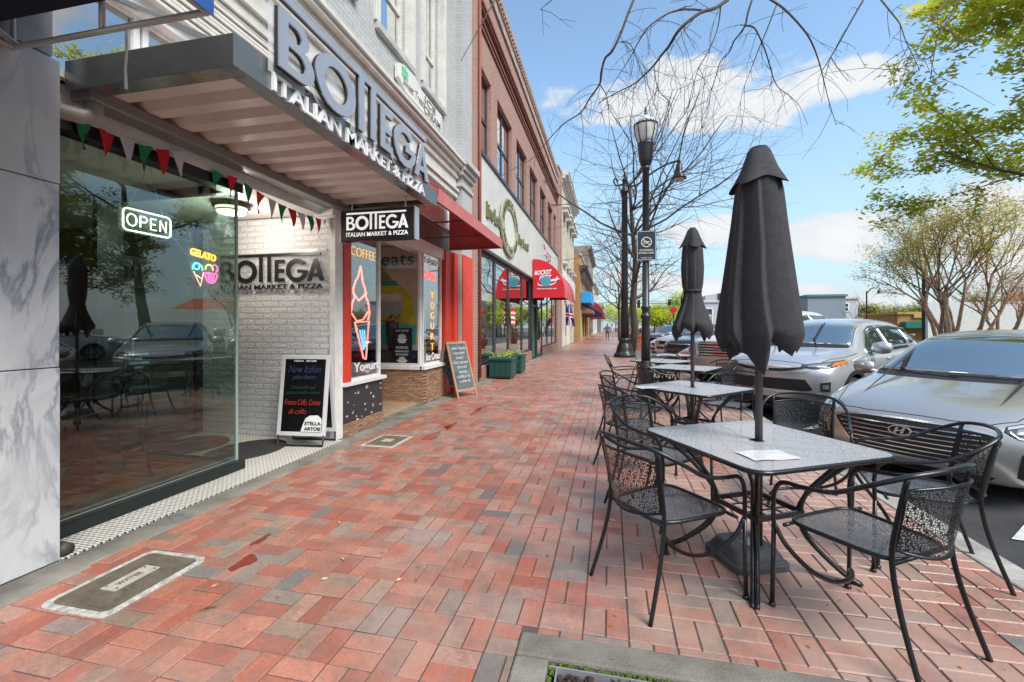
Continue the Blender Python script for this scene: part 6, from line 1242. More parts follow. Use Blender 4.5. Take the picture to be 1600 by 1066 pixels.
# SUV roof seen behind
# ================================================================ CAFE FURNITURE
IRON = mat('black_iron', (.016, .016, .018), .28, .2, spec=.7, var=.2, vscale=30)
MSH = meshmetal('expanded_metal', 95, .135)
TOPM = meshmetal('expanded_metal_top', 120, .26, (.42, .42, .43), .28); SEATM = meshmetal('expanded_metal_seat', 105, .24, (.12, .12, .125), .22)  # pale sky reflection is put into the grey of tops and seats
def hermite(P, n=5):
    P = [Vector(p) for p in P]; o = []
    for i in range(len(P) - 1):
        p0, p1, p2, p3 = P[max(i - 1, 0)], P[i], P[i + 1], P[min(i + 2, len(P) - 1)]
        for k in range(n):
            t = k / n; o.append(.5 * ((2 * p1) + (p2 - p0) * t + (2 * p0 - 5 * p1 + 4 * p2 - p3) * t * t + (3 * p1 - p0 - 3 * p2 + p3) * t ** 3))
    return o + [P[-1]]
def patio_chair(mir=1):
    t = thing('patio_chair', (0, 0, 0), None, None)
    rail = hermite([(-.285, .255, .40), (-.285, .255, .56), (-.287, .21, .635), (-.292, .10, .65), (-.295, -.04, .675), (-.285, -.17, .745), (-.22, -.275, .805), (-.11, -.32, .825), (0, -.33, .83), (.11, -.32, .825), (.22, -.275, .805), (.285, -.17, .745), (.295, -.04, .675), (.292, .10, .65), (.287, .21, .635), (.285, .255, .56), (.285, .255, .40)], 5)
    b = MB(); b.tube(rail, .0108, 8); b.obj('armrest_rail', IRON, t, smooth=True)
    for s in (-1, 1):
        b = MB(); b.tube([(s * .285, .255, .41), (s * .288, .262, 0)], .0108, 8); b.lathe([(.0, 0), (.016, 0), (.016, .015), (.0125, .02)], 8, (s * .288, .262, 0)); b.obj('leg', IRON, t, smooth=True)
        b = MB(); b.tube(hermite([(s * .215, -.275, .80), (s * .205, -.235, .62), (s * .205, -.215, .45), (s * .215, -.25, .25), (s * .235, -.33, 0)], 5), .0108, 8); b.obj('leg', IRON, t, smooth=True)
    # seat
    O = []
    for i in range(40):
        a = 2 * math.pi * i / 40; c_, s_ = math.cos(a), math.sin(a); e = 2 / 5.5
        x = math.copysign(abs(c_) ** e, c_); y = math.copysign(abs(s_) ** e, s_); wx = .215 + .02 * y; O.append((x * wx, y * .225 + .01, .435 + (.012 if y > .6 else 0) * 0))
    b = MB(); b.tube(O, .010, 6, closed=True); b.tube([(-.285, .20, .43), (-.225, .20, .432)], .009, 6); b.tube([(.285, .20, .43), (.225, .20, .432)], .009, 6); b.tube([(-.21, -.22, .435), (.21, -.22, .435)], .009, 6); b.obj('seat_frame', IRON, t, smooth=True)
    b = MB(); n = len(O); vs = [(0, .01, .418)]
    for f in (.4, .75, 1): vs += [(p[0] * f, (p[1] - .01) * f + .01, .435 - .017 * (1 - f ** 2)) for p in O]
    fs = [(0, 1 + i, 1 + (i + 1) % n) for i in range(n)]
    for k in range(2): fs += [(1 + k * n + i, 1 + k * n + (i + 1) % n, 1 + (k + 1) * n + (i + 1) % n, 1 + (k + 1) * n + i)[::-1] for i in range(n)]
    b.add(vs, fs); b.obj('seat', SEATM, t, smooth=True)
    # back panel
    W_ = 14; H_ = 8; vs = []; fs = []
    def BP(u, v):       # u -1..1, v 0..1
        w_ = .185 + .025 * v; y = -.215 - .055 * v - .075 * (1 - u * u); z = .485 + (.265 - .0 * u * u) * v + (.02 * (1 - u * u) if v > .5 else 0) * (v - .5) * 2 - .03 * (1 - u * u) * (1 - v); return (u * w_, y, z)
    for j in range(H_ + 1):
        for i in range(W_ + 1): vs.append(BP(i / W_ * 2 - 1, j / H_))
    for j in range(H_):
        for i in range(W_): fs.append((j * (W_ + 1) + i, j * (W_ + 1) + i + 1, (j + 1) * (W_ + 1) + i + 1, (j + 1) * (W_ + 1) + i))
    b = MB(); b.add(vs, fs); b.obj('backrest', MSH, t, smooth=True)
    b = MB(); ring = [BP(i / 12 * 2 - 1, 0) for i in range(13)] + [BP(1, j / 4) for j in range(1, 4)] + [BP(1 - i / 12 * 2, 1) for i in range(13)] + [BP(-1, 1 - j / 4) for j in range(1, 4)]
    b.tube(ring, .0075, 6, closed=True); b.obj('back_frame', IRON, t, smooth=True)
    b = MB(); m = mir; b.tube(hermite([(m * .285, .25, .415), (m * .27, .20, .33), (m * .20, .13, .23), (m * .08, .10, .165), (-m * .08, .12, .14), (-m * .19, .19, .125), (-m * .225, .225, .07), (-m * .228, .23, .012)], 5), .011, 8); b.lathe([(0, 0), (.016, 0), (.017, .012), (.012, .02)], 8, (-m * .228, .23, 0)); b.obj('stretcher', IRON, t, smooth=True)
    return t
CH = patio_chair(1); CH2 = patio_chair(-1)
def face(o, x, y, ang, label, group='black mesh patio chairs'):     # ang: heading the sitter looks to, clockwise from +Y
    o.location = (x, y, 0); o.rotation_euler = (0, 0, -R(ang)); tag(o, label, 'chair', group); return o
hd = lambda dx, dy: math.degrees(math.atan2(dx, dy))
CHS = [  # x, y, heading, mirrored, label
 (.30, 2.56, 52, 0, 'black mesh armchair at the near left of the nearest table'),
 (1.18, 2.40, -33, 1, 'black mesh armchair front right of the nearest table showing its seat and mesh back'),
 (1.80, 3.14, -75, 0, 'black mesh armchair right of the nearest table in front of the grey sedan grille'),
 (.36, 3.55, 135, 0, 'black mesh armchair at the far left corner of the nearest table'),
 (1.50, 3.95, 200, 1, 'black mesh armchair beyond the nearest table before the silver crossover'),
 (.24, 4.55, 60, 0, 'black mesh armchair just left of the far umbrella table nearer the viewer'),
 (.22, 5.75, 110, 1, 'black mesh armchair left of the far umbrella table next to the lamp post'),
 (1.45, 6.05, 220, 0, 'black mesh armchair at the far right corner of the far umbrella table'),
 (.75, 7.55, 80, 0, 'black mesh armchair between the lamp post and the third table'),
 (1.75, 8.15, 235, 1, 'pale seated mesh armchair at the third table before the pickup grille'),
 (1.15, 9.9, 190, 0, 'black mesh armchair behind the fourth table by the kerb')]
for i, (x, y, a, m, lab) in enumerate(CHS):
    src = (CH, CH2)[m]; o = src if (i == 0 or (i == 1)) else copy_tree(src); face(o, x, y, a, lab)
def sled_chair():
    t = thing('wire_lounge_chair', (0, 0, 0), None, None)
    for s in (-1, 1):
        b = MB(); b.tube(hermite([(s * .27, -.34, .84), (s * .27, -.22, .60), (s * .28, -.05, .60), (s * .28, .22, .60), (s * .28, .20, .5), (s * .27, .08, .10), (s * .27, .0, .012), (s * .27, -.22, .012), (s * .27, -.33, .03), (s * .27, -.24, .25), (s * .26, -.12, .42)], 3), .011, 7); b.obj('side_frame', IRON, t, smooth=True)
    b = MB(); b.tube([(-.27, -.33, .015), (.27, -.33, .015)], .011); b.tube([(-.28, .0, .012), (.28, .0, .012)], .011); b.obj('sled_bar', IRON, t)
    b = MB(); b.tube([(-.25, -.15, .42), (-.25, .24, .45), (.25, .24, .45), (.25, -.15, .42)], .01, 6, closed=True); b.obj('seat_frame', IRON, t)
    b = MB(); b.add([(-.25, -.15, .42), (.25, -.15, .42), (.25, .24, .45), (-.25, .24, .45)], [(0, 1, 2, 3)]); b.obj('seat', MSH, t)
    b = MB(); b.add([(-.24, -.16, .43), (.24, -.16, .43), (.25, -.30, .66), (.2, -.38, .86), (-.2, -.38, .86), (-.25, -.30, .66)], [(0, 1, 2, 5), (5, 2, 3, 4)]); b.obj('backrest', MSH, t)
    b = MB(); b.tube([(-.24, -.16, .43), (-.25, -.30, .66), (-.2, -.38, .86), (.2, -.38, .86), (.25, -.30, .66), (.24, -.16, .43)], .01, 6); b.obj('back_frame', IRON, t)
    return t
s_ = sled_chair(); face(s_, .28, 8.95, 85, 'black wire chair on sled runners standing alone left of the near lamp post', None)
s2 = copy_tree(s_); face(s2, .95, 10.3, 150, 'black wire sled chair behind the near lamp post', None)
# tables
def patio_table(x, y, rot, label, hole=True):
    t = thing('patio_table', (0, 0, 0), label, 'table', 'black mesh patio tables'); h = .47
    O = [p for c_ in ((1, 1), (-1, 1), (-1, -1), (1, -1)) for p in arc(c_[0] * (h - .09), c_[1] * (h - .09), .09, .09, {(1, 1): 0, (-1, 1): 90, (-1, -1): 180, (1, -1): 270}[c_], {(1, 1): 90, (-1, 1): 180, (-1, -1): 270, (1, -1): 360}[c_], 6)]
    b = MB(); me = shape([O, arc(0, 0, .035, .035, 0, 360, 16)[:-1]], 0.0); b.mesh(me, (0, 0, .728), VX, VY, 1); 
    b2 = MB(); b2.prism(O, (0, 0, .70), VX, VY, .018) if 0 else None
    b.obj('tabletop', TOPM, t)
    b = MB(); b.tube([(p[0], p[1], .716) for p in O], .013, 8, closed=True); b.bar((-.34, -.34, .705), (.34, .34, .705), .02, .012); b.bar((-.34, .34, .705), (.34, -.34, .705), .02, .012); b.tube([(p[0], p[1], .722) for p in arc(0, 0, .04, .04, 0, 360, 16)[:-1]], .007, 6, closed=True); b.obj('edge_frame', IRON, t, smooth=True)
    for sx in (-1, 1):
        for sy in (-1, 1):
            b = MB(); f = .7071
            b.tube(hermite([(sx * .46 * f, sy * .46 * f, .70), (sx * .36 * f, sy * .36 * f, .60), (sx * .25 * f, sy * .25 * f, .46), (sx * .22 * f, sy * .22 * f, .34), (sx * .26 * f, sy * .26 * f, .2), (sx * .40 * f, sy * .40 * f, .06), (sx * .50 * f, sy * .50 * f, .0)], 4), .013, 8)
            o2 = .03
            b.tube(hermite([(sx * .52 * f + o2 * sx, sy * .52 * f - o2 * sy, .70), (sx * .40 * f, sy * .40 * f - o2 * sy, .58), (sx * .27 * f, sy * .27 * f - o2 * sy, .44), (sx * .23 * f, sy * .23 * f - o2 * sy, .34), (sx * .27 * f, sy * .27 * f - o2 * sy, .2), (sx * .42 * f, sy * .42 * f - o2 * sy, .06), (sx * .52 * f, sy * .52 * f - o2 * sy, .0)], 4), .011, 8)
            b.obj('leg', IRON, t, smooth=True)
    b = MB(); q = .165
    for s in (-1, 1): b.bar((s * q, -q, .345), (s * q, q, .345), .014, .03); b.bar((-q, s * q, .345), (q, s * q, .345), .014, .03); b.bar((s * .06, -q, .34), (s * .06, q, .34), .008, .008); b.bar((-q, s * .06, .34), (q, s * .06, .34), .008, .008)
    b.obj('lower_rack', IRON, t)
    t.location = (x, y, 0); t.rotation_euler = (0, 0, R(rot)); return t
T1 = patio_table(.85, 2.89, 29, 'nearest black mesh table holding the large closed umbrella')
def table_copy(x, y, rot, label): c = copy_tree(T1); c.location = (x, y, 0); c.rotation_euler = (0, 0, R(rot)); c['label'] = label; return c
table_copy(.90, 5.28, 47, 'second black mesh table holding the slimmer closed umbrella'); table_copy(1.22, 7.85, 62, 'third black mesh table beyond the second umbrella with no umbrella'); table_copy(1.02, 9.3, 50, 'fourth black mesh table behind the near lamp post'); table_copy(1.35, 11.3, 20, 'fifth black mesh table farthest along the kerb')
def paper(x, y, rot, z, lab):
    b = MB(); n = 6; vs = [((i / n - .5) * .26, (j / 4 - .5) * .17, .0015 + .002 * math.sin(i * 1.3 + j)) for j in range(5) for i in range(n + 1)]
    b.add(vs, [(j * (n + 1) + i, j * (n + 1) + i + 1, (j + 1) * (n + 1) + i + 1, (j + 1) * (n + 1) + i) for j in range(4) for i in range(n)]); o = b.obj('paper_sheet', mat('wet_paper', (.60, .60, .61), .25, var=.15, vscale=20)); o.location = (x, y, z); o.rotation_euler = (0, 0, R(rot)); tag(o, lab, 'paper')
paper(.80, 2.55, 20, .732, 'wet white paper sheet lying on the nearest mesh table'); paper(.40, 5.12, 35, .732, 'white paper sheet lying on the second mesh table')
# ---------------------------------------------------------------- closed umbrellas
CANV = mat('charcoal_canvas', (.040, .038, .044), .85, var=.15, vscale=40, bump=.15, bscale=500)
def umbrella(x, y, prof, cap, waist, label, seed, ztop, nf=8, amp=.16):
    t = thing('patio_umbrella', (x, y, 0), label, 'umbrella', 'closed charcoal umbrellas'); rn = random.Random(seed); ph = [rn.uniform(-.35, .35) for _ in range(nf)]; am = [rn.uniform(.7, 1.3) for _ in range(nf)]
    def fold(th, k):
        q = th / (2 * math.pi) * nf; i = int(q) % nf; f = (q - int(q)) % 1.0; s_ = (f / .86) ** 1.25 if f < .86 else (1 - f) / .14; return k * 1.15 * am[i] * (s_ - .5)
    hem = [rn.uniform(-.05, .06) for _ in range(nf)]
    def fn(i, th, r, z):
        fr = i / (len(prof) - 1); q = th / (2 * math.pi) * nf; k = int(q) % nf; f = q - int(q)
        th2 = fold((th + .16 * math.sin(z * 2.2 + seed) + .03 * math.sin(z * 9)) % (2 * math.pi), amp * (.5 + .9 * fr)); rr = r * (1 + th2) * (1 + .05 * math.sin(2 * th + seed) * fr)
        zz = z
        if fr > .6: zz = z + (hem[k] - (.05 + .10 * ((k * 37 + seed * 11) % 10) / 10) * (f * 1.2 if f < .83 else (1 - f) * 5.8) + .03) * ((fr - .6) / .4) ** 1.5 * (1.0 if fr > .6 else 0)
        return rr, zz
    b = MB(); prof = [(Vector((a[0], a[1], 0)).lerp(Vector((c[0], c[1], 0)), q / 3)).to_2d()[:] for a, c in zip(prof, prof[1:]) for q in range(3)] + [prof[-1]]
    b.lathe(prof, 176, (x, y, 0), fn=fn)
    # drop the bottom cap face and add the inner sheet
    b.f.pop(); b.mi.pop()
    b.f = [f for f in b.f if len(f) == 4]; b.mi = b.mi[:len(b.f)]
    zb = prof[-1][1]; inner = [(prof[-1][0], zb), (prof[-1][0] * .75, zb + .10), (prof[-1][0] * .4, zb + .25), (.04, zb + .5)]
    o = len(prof) - 1
    b.lathe(inner, 176, (x, y, 0), fn=lambda i, th, r, z: (fn(o, th, r, zb)[0] if i == 0 else r * (1 + fold(th, amp * 1.6)), fn(o, th, r, zb)[1] if i == 0 else z))
    b.f = [f for f in b.f if len(f) == 4]; b.mi = b.mi[:len(b.f)]
    c_ = b.obj('canopy', CANV, t, smooth=True)
    # vent cap
    b = MB(); ncp = len(cap)
    b.lathe(cap, 80, (x, y, 0), fn=lambda i, th, r, z: (r * (1 + .20 * (i / (ncp - 1)) * math.cos(nf * th / 2 * 1.0 + seed) ** 1 + .06 * math.sin(3 * th) * i / ncp), z - .02 * (i / (ncp - 1)) ** 2 * math.cos(nf * th / 2 + seed))); b.f = [f for f in b.f if len(f) == 4]; b.mi = b.mi[:len(b.f)]
    b.lathe([(0, .012), (cap[0][0] * .9, .01), (cap[0][0], 0)], 24, (x, y, cap[0][1])); b.obj('vent_cap', CANV, t, smooth=True)
    b = MB(); b.tube([(x, y, .02), (x, y, ztop - .03)], .021, 16); b.obj('pole', mat('grey_pole', (.07, .07, .078), .4, .5), t, smooth=True)
    if waist:
        b = MB(); b.lathe([(waist[1] * 1.02, -.015), (waist[1] * 1.04, 0), (waist[1] * 1.02, .015)], 32, (x, y, waist[0])); b.tube([(x - waist[1], y - .02, waist[0]), (x - waist[1] - .025, y - .03, waist[0] - .06), (x - waist[1] - .03, y - .03, waist[0] - .16), (x - waist[1], y - .03, waist[0] - .12)], .007, 6); b.obj('strap', CANV, t, smooth=True)
    return t
U1 = umbrella(.865, 2.90, [(.05, 2.40), (.105, 2.30), (.122, 2.2), (.142, 2.0), (.165, 1.8), (.188, 1.6), (.208, 1.45), (.22, 1.36), (.205, 1.31), (.18, 1.27)], [(.052, 2.455), (.062, 2.44), (.10, 2.33), (.13, 2.27), (.142, 2.245)], None, 'large closed charcoal umbrella standing through the nearest table', 3, 2.45)
U2 = umbrella(.90, 5.28, [(.04, 2.43), (.085, 2.36), (.105, 2.25), (.115, 2.05), (.105, 1.88), (.085, 1.78), (.11, 1.66), (.16, 1.52), (.20, 1.42), (.19, 1.37), (.16, 1.34)], [(.035, 2.495), (.05, 2.48), (.085, 2.38), (.125, 2.29)], (1.80, .095), 'slim closed charcoal umbrella tied at its waist over the second table', 6, 2.48)
def ubase(x, y, rot, lab):
    t = thing('umbrella_base', (0, 0, 0), lab, 'umbrella base', 'grey umbrella bases'); RB = mat('rubber_grey', (.075, .08, .085), .5, var=.2, vscale=15); h = .175
    b = MB(); rings = [(h, 0), (h, .035), (h - .018, .045), (h - .022, .06), (h - .045, .10), (h - .06, .108)]; vs = []; fs = []; k = 0
    for r, z in rings:
        O = [p for a in range(4) for p in arc((r - .05) * (1, -1, -1, 1)[a], (r - .05) * (1, 1, -1, -1)[a], .05, .05, a * 90, a * 90 + 90, 4)]; vs += [(p[0], p[1], z) for p in O]; k = len(O)
    for i in range(len(rings) - 1): fs += [(i * k + j, i * k + (j + 1) % k, (i + 1) * k + (j + 1) % k, (i + 1) * k + j) for j in range(k)]
    fs.append(tuple((len(rings) - 1) * k + j for j in range(k))); b.add(vs, fs); b.obj('weight', RB, t, bevel=.004)
    b = MB(); b.lathe([(.06, .106), (.055, .112), (.03, .114), (.028, .14), (.024, .14)], 20); b.obj('collar', mat('collar_pale', (.22, .22, .23), .5), t, smooth=True)
    t.location = (x, y, 0); t.rotation_euler = (0, 0, R(rot))
ubase(.80, 2.93, 22, 'grey rubber umbrella base under the nearest table'); ubase(.90, 5.28, 40, 'grey rubber umbrella base under the second table')

# ================================================================ LAMP POSTS
LPM = mat('lamp_post_black', (.022, .023, .026), .35, spec=.6, var=.25, vscale=14)
lp = thing('street_lamp', (.65, 8.6, 0), 'black lamp post with glass acorn lantern and round no smoking sign', 'street lamp')
x, y = .65, 8.6
b = MB(); b.box(x - .15, x + .15, y - .15, y + .15, 0, .34); b.box(x - .135, x + .135, y - .135, y + .135, .34, .60); b.lathe([(.13, .60), (.135, .62), (.12, .66), (.10, .70), (.10, .74), (.085, .78)], 20, (x, y, 0)); b.obj('pedestal', LPM, lp, bevel=.012, auto=40)
b = MB(); b.lathe([(.085, .78), (.075, 1.3), (.07, 1.55), (.09, 1.57), (.09, 1.62), (.07, 1.64), (.068, 1.72), (.088, 1.74), (.085, 1.78), (.065, 1.80), (.060, 4.30), (.075, 4.31), (.075, 4.37), (.06, 4.39)], 20, (x, y, 0)); b.obj('post', LPM, lp, smooth=True)
b = MB(); b.lathe([(.06, 4.38), (.10, 4.42), (.125, 4.50), (.14, 4.70), (.15, 4.78), (.155, 4.80), (.12, 4.82)], 20, (x, y, 0)); b.obj('lantern_holder', LPM, lp, smooth=True)
b = MB(); b.lathe([(.12, 4.81), (.16, 4.90), (.19, 5.02), (.205, 5.12), (.20, 5.16)], 24, (x, y, 0)); b.lathe([(.19, 5.16), (.14, 5.24), (.08, 5.30), (.03, 5.34)], 24, (x, y, 0)); b.obj('lantern_glass', mat('lantern_glass', (.75, .72, .68), .15, alpha=.72), lp, smooth=True)
b = MB(); b.lathe([(.05, 4.82), (.05, 5.0), (0, 5.02)], 12, (x, y, 0)); b.obj('bulb', mat('bulb_white', (.8, .78, .7), .5), lp, smooth=True)
b = MB(); b.tube([(x + .205 * math.cos(a), y + .205 * math.sin(a), 5.14) for a in [k * math.pi / 12 for k in range(24)]], .014, 6, closed=True)
for k in range(8): a = k * math.pi / 4; b.tube([(x + r * math.cos(a), y + r * math.sin(a), z) for r, z in ((.13, 4.78), (.17, 4.9), (.2, 5.02), (.215, 5.14))], .009, 5)
for k in range(20): a = k * math.pi / 10; b.lathe([(.012, 0), (.012, .025), (0, .035)], 5, (x + .21 * math.cos(a), y + .21 * math.sin(a), 5.14))
b.lathe([(.03, 5.33), (.035, 5.36), (.015, 5.38), (.03, 5.41), (.012, 5.44), (.02, 5.46), (0, 5.50)], 10, (x, y, 0)); b.obj('lantern_cage', LPM, lp, smooth=True)
sn = thing('no_smoking_sign', (.63, 8.5, 3.0), 'navy no smoking notice fixed on the near lamp post', 'sign')
b = MB(); b.box(.48, .83, 8.515, 8.525, 2.62, 3.17); b.obj('plate', mat('navy_sign', (.025, .03, .06), .4), sn)
b = MB(); x0, x1, z0, z1 = .49, .82, 2.63, 3.16
for a, c, d, e in ((x0, x1, z0, z0 + .008), (x0, x1, z1 - .008, z1), (x0, x0 + .008, z0 + .008, z1 - .008), (x1 - .008, x1, z0 + .008, z1 - .008)): b.box(a, c, 8.511, 8.5148, d, e)
me = shape([arc(0, 0, .095, .095, 0, 360, 28)[:-1], arc(0, 0, .078, .078, 0, 360, 28)[:-1]], .5); b.mesh(me, (.655, 8.512, 2.96), VX, VZ, (1, 1, .005)); b.bar((.59, 8.508, 3.02), (.72, 8.508, 2.90), .004, .014)
b.box(.60, .71, 8.508, 8.512, 2.955, 2.972); b.box(.595, .66, 8.508, 8.512, 2.925, 2.935)
put(b, 'NO SMOKING', (.655, 8.512, 2.81), VX, VZ, w=.24, h=.035, bold=.02, d=.004); put(b, 'IN PUBLIC AREAS', (.655, 8.512, 2.76), VX, VZ, w=.27, h=.032, bold=.02, d=.004); put(b, 'THANK YOU', (.655, 8.512, 2.67), VX, VZ, w=.2, h=.025, bold=.01, d=.004); b.obj('symbols', mat('sign_cream', (.65, .63, .5), .5), sn)
l2 = thing('tall_street_lamp', (.67, 21.35, 0), 'taller black street lamp with curved arm and hanging bell lantern', 'street lamp'); x, y = .67, 21.35
b = MB(); b.lathe([(.50, 0), (.50, .12), (.46, .16), (.40, .22), (.38, .34), (.34, .5), (.28, .62), (.25, .72), (.28, .76), (.26, .86), (.2, .9)], 16, (x, y, 0)); b.obj('flared_base', LPM, l2, smooth=True)
b = MB(); b.lathe([(.19, .9), (.15, 3.6), (.155, 3.65), (.13, 7.6), (.17, 7.65), (.17, 7.75), (.10, 7.8), (.10, 8.2), (.14, 8.25), (.05, 8.3), (.07, 8.45), (0, 8.7)], 16, (x, y, 0)); b.obj('post', LPM, l2, smooth=True)
b = MB(); b.tube(hermite([(x - .1, y, 8.05), (x - .35, y, 8.0), (x - .5, y, 8.2), (x - .4, y, 8.35), (x - .3, y, 8.2)], 5), .04, 6); b.tube(hermite([(x, y, 8.0), (x + .5, y, 7.95), (x + 1.1, y, 8.4), (x + 1.8, y, 8.8), (x + 2.4, y, 8.95)], 6), .045, 6); b.tube([(x + 2.4, y, 9.1), (x + 2.4, y, 8.8)], .06, 6); b.obj('arm', LPM, l2, smooth=True)
b = MB(); b.lathe([(.07, 8.85), (.14, 8.75), (.14, 8.5), (.18, 8.35), (.30, 8.2), (.32, 8.12)], 16, (x + 2.4, y, 0)); b.lathe([(.26, 8.14), (.2, 8.02), (0, 7.98)], 16, (x + 2.4, y, 0), 1); b.obj('bell_lantern', [LPM, mat('lens_pale', (.6, .58, .5), .3)], l2, smooth=True)
# terracotta pots
TC = mat('terracotta', (.42, .14, .08), .7, var=.2, vscale=6)
rn = random.Random(31)
for i, (x, y, lab) in enumerate(((1.52, 27.5, 'terracotta pot of flowers beside the tall street lamp base'), (1.4, 37, 'terracotta pot of greenery farther along the kerb'))):
    p = thing('flower_pot', (x, y, 0), lab, 'plant pot'); b = MB(); b.lathe([(.42, 0), (.55, .8), (.60, .82), (.60, .95), (.54, .95), (.52, .85), (0, .84)], 20, (x, y, 0)); b.obj('pot', TC, p, smooth=False)
    b = MB()
    for k in range(300):
        a, r, h = rn.uniform(0, 6.3), .55 * math.sqrt(rn.random()), rn.uniform(.85, 1.25); q = rn.uniform(0, 6); b.add([(x + r * math.cos(a), y + r * math.sin(a), h), (x + r * math.cos(a) + .1 * math.cos(q), y + r * math.sin(a) + .1 * math.sin(q), h + .05), (x + r * math.cos(a) + .08 * math.cos(q + 1), y + r * math.sin(a) + .08 * math.sin(q + 1), h + .08)], [(0, 1, 2)], int(rn.random() < .2))
    b.obj('plants', [mat('leaf_mid', (.10, .17, .04), .7), mat('petal_pink', (.5, .2, .25), .7)], p)

# ================================================================ TREES
BARK = mat('grey_bark', (.10, .085, .07), .9, var=.3, vscale=20)
BARKD = mat('dark_twig', (.085, .066, .056), .9)
BARKT = mat('tan_bark', (.44, .30, .21), .8, var=.4, vscale=8)
def branch(b, p, d, ln, r, depth, rn, P, tips, lvl=0):
    n = P.get('seg', 5); pts = [p]; rs = [r]; q = Vector(p); dd = Vector(d).normalized(); nodes = []
    for i in range(n):
        dd = (dd + Vector((rn.gauss(0, 1), rn.gauss(0, 1), rn.gauss(0, 1))) * P['wig'] + Vector((0, 0, P['up'] * (1 if lvl else .3)))).normalized()
        q = q + dd * ln / n; pts.append(q.copy()); rs.append(r * (1 - (1 - P['taper']) * (i + 1) / n)); nodes.append((q.copy(), dd.copy(), rs[-1], (i + 1) / n))
    b.tube(pts, rs, max(3, 7 - lvl * 2) if r < .1 else 8)
    tips += [(q_, dd_, lvl) for q_, dd_, _, f in nodes if lvl >= P['leaf_lvl']]
    if depth == 0: return
    for k in range(P['kids'][min(lvl, len(P['kids']) - 1)]):
        f = rn.uniform(P['f0'] if lvl else P.get('f00', .35), 1); i = min(n - 1, int(f * n)); q_, dd_, r_, _ = nodes[i]
        ax = dd_.cross(Vector((rn.gauss(0, 1), rn.gauss(0, 1), rn.gauss(0, 1)))).normalized(); a = R(rn.uniform(*P['ang'])); d2 = dd_ * math.cos(a) + ax * math.sin(a)
        if P.get('flat') and lvl >= 1: d2.z *= P['flat']
        branch(b, q_, d2, ln * rn.uniform(*P['len']), r_ * P['rr'], depth - 1, rn, P, tips, lvl + 1)
def foliage(name, tips, n, s, spread, mats, parent, rn, flat=1):
    b = MB()
    for p, d, l in tips:
        for _ in range(n):
            c = p + Vector((rn.gauss(0, spread), rn.gauss(0, spread), rn.gauss(0, spread * .6))); a = rn.uniform(0, 6.28); t = rn.uniform(-.6, .6); k = s * rn.uniform(.6, 1.4)
            u = Vector((math.cos(a), math.sin(a), t)) * k; v = Vector((-math.sin(a), math.cos(a), rn.uniform(-.5, .5))) * k * .5
            b.add([c - u, c - v, c + u, c + v], [(0, 1, 2, 3)], rn.choice(range(len(mats))))
    return b.obj(name, mats, parent)
def leafmat(n, c):
    if n in MC: return MC[n]
    m = mat(n, c, .55); nt = m.node_tree; b = nt.nodes['Principled BSDF']; o = nt.nodes['Material Output']; t = N(nt, 'ShaderNodeBsdfTranslucent'); t.inputs[0].default_value = c4(tuple(min(1, q * 1.6) for q in c)); x = N(nt, 'ShaderNodeMixShader'); x.inputs[0].default_value = .55; L(nt, b, 0, x, 1); L(nt, t, 0, x, 2); L(nt, x, 0, o, 0); return m
LG = [leafmat('spring_leaf_a', (.48, .50, .05)), leafmat('spring_leaf_b', (.33, .44, .03)), leafmat('spring_leaf_c', (.50, .50, .09))]
LO = [leafmat('olive_leaf_a', (.46, .38, .09)), leafmat('olive_leaf_b', (.36, .42, .09)), leafmat('russet_leaf', (.44, .28, .14))]
LD = [leafmat('dark_leaf_a', (.035, .07, .02)), leafmat('dark_leaf_b', (.05, .09, .02)), leafmat('dark_leaf_c', (.09, .12, .03))]
def tree(name, loc, label, seed, P, h, r, depth, leaves=None, nl=3, ls=.09, sp=.2, bark=BARK, trunks=1, lean=.1, dirs=None, group=None):
    t = thing(name, loc, label, 'tree', group); rn = random.Random(seed); tips = []; b = MB()
    for k in range(trunks):
        a = rn.uniform(0, 6.28) if trunks > 1 else 0
        d = dirs[k] if dirs else (lean * math.cos(k * 6.28 / trunks + .5), lean * math.sin(k * 6.28 / trunks + .5), 1)
        branch(b, Vector(loc) + Vector((d[0] * .3, d[1] * .3, -.05)) * (1 if trunks > 1 else 0), d, h * rn.uniform(.85, 1.1), r * rn.uniform(.8, 1.1), depth, rn, P, tips)
    b.obj('trunk', bark, t, smooth=True)
    if leaves: foliage('crown', tips, nl, ls, sp, leaves, t, rn)
    return t
PB = dict(seg=7, wig=.11, up=.035, taper=.35, kids=(16, 7, 5, 3), f0=.2, f00=.28, ang=(40, 72), len=(.5, .72), rr=.58, leaf_lvl=9, flat=.7)
tree('bare_street_tree', (1.1, 24.5, 0), 'bare spreading street tree rising behind the two lamp posts', 5, PB, 8.6, .20, 3, group='bare street trees')
tree('bare_street_tree', (1.1, 36, 0), 'bare street tree second in the kerbside row', 9, PB, 8.6, .17, 3, group='bare street trees')
tree('bare_street_tree', (1.0, 48, 0), 'bare street tree third in the kerbside row', 14, PB, 8.6, .18, 3, group='bare street trees')
PM = dict(seg=5, wig=.13, up=.10, taper=.55, kids=(4, 4, 3, 2), f0=.35, f00=.55, ang=(18, 42), len=(.5, .72), rr=.65, leaf_lvl=2)
def at_px(px, d): u = (px - 800) / FPX; return (d * (-math.sin(TH) + u * math.cos(TH)), d * (math.cos(TH) + u * math.sin(TH)), 0)
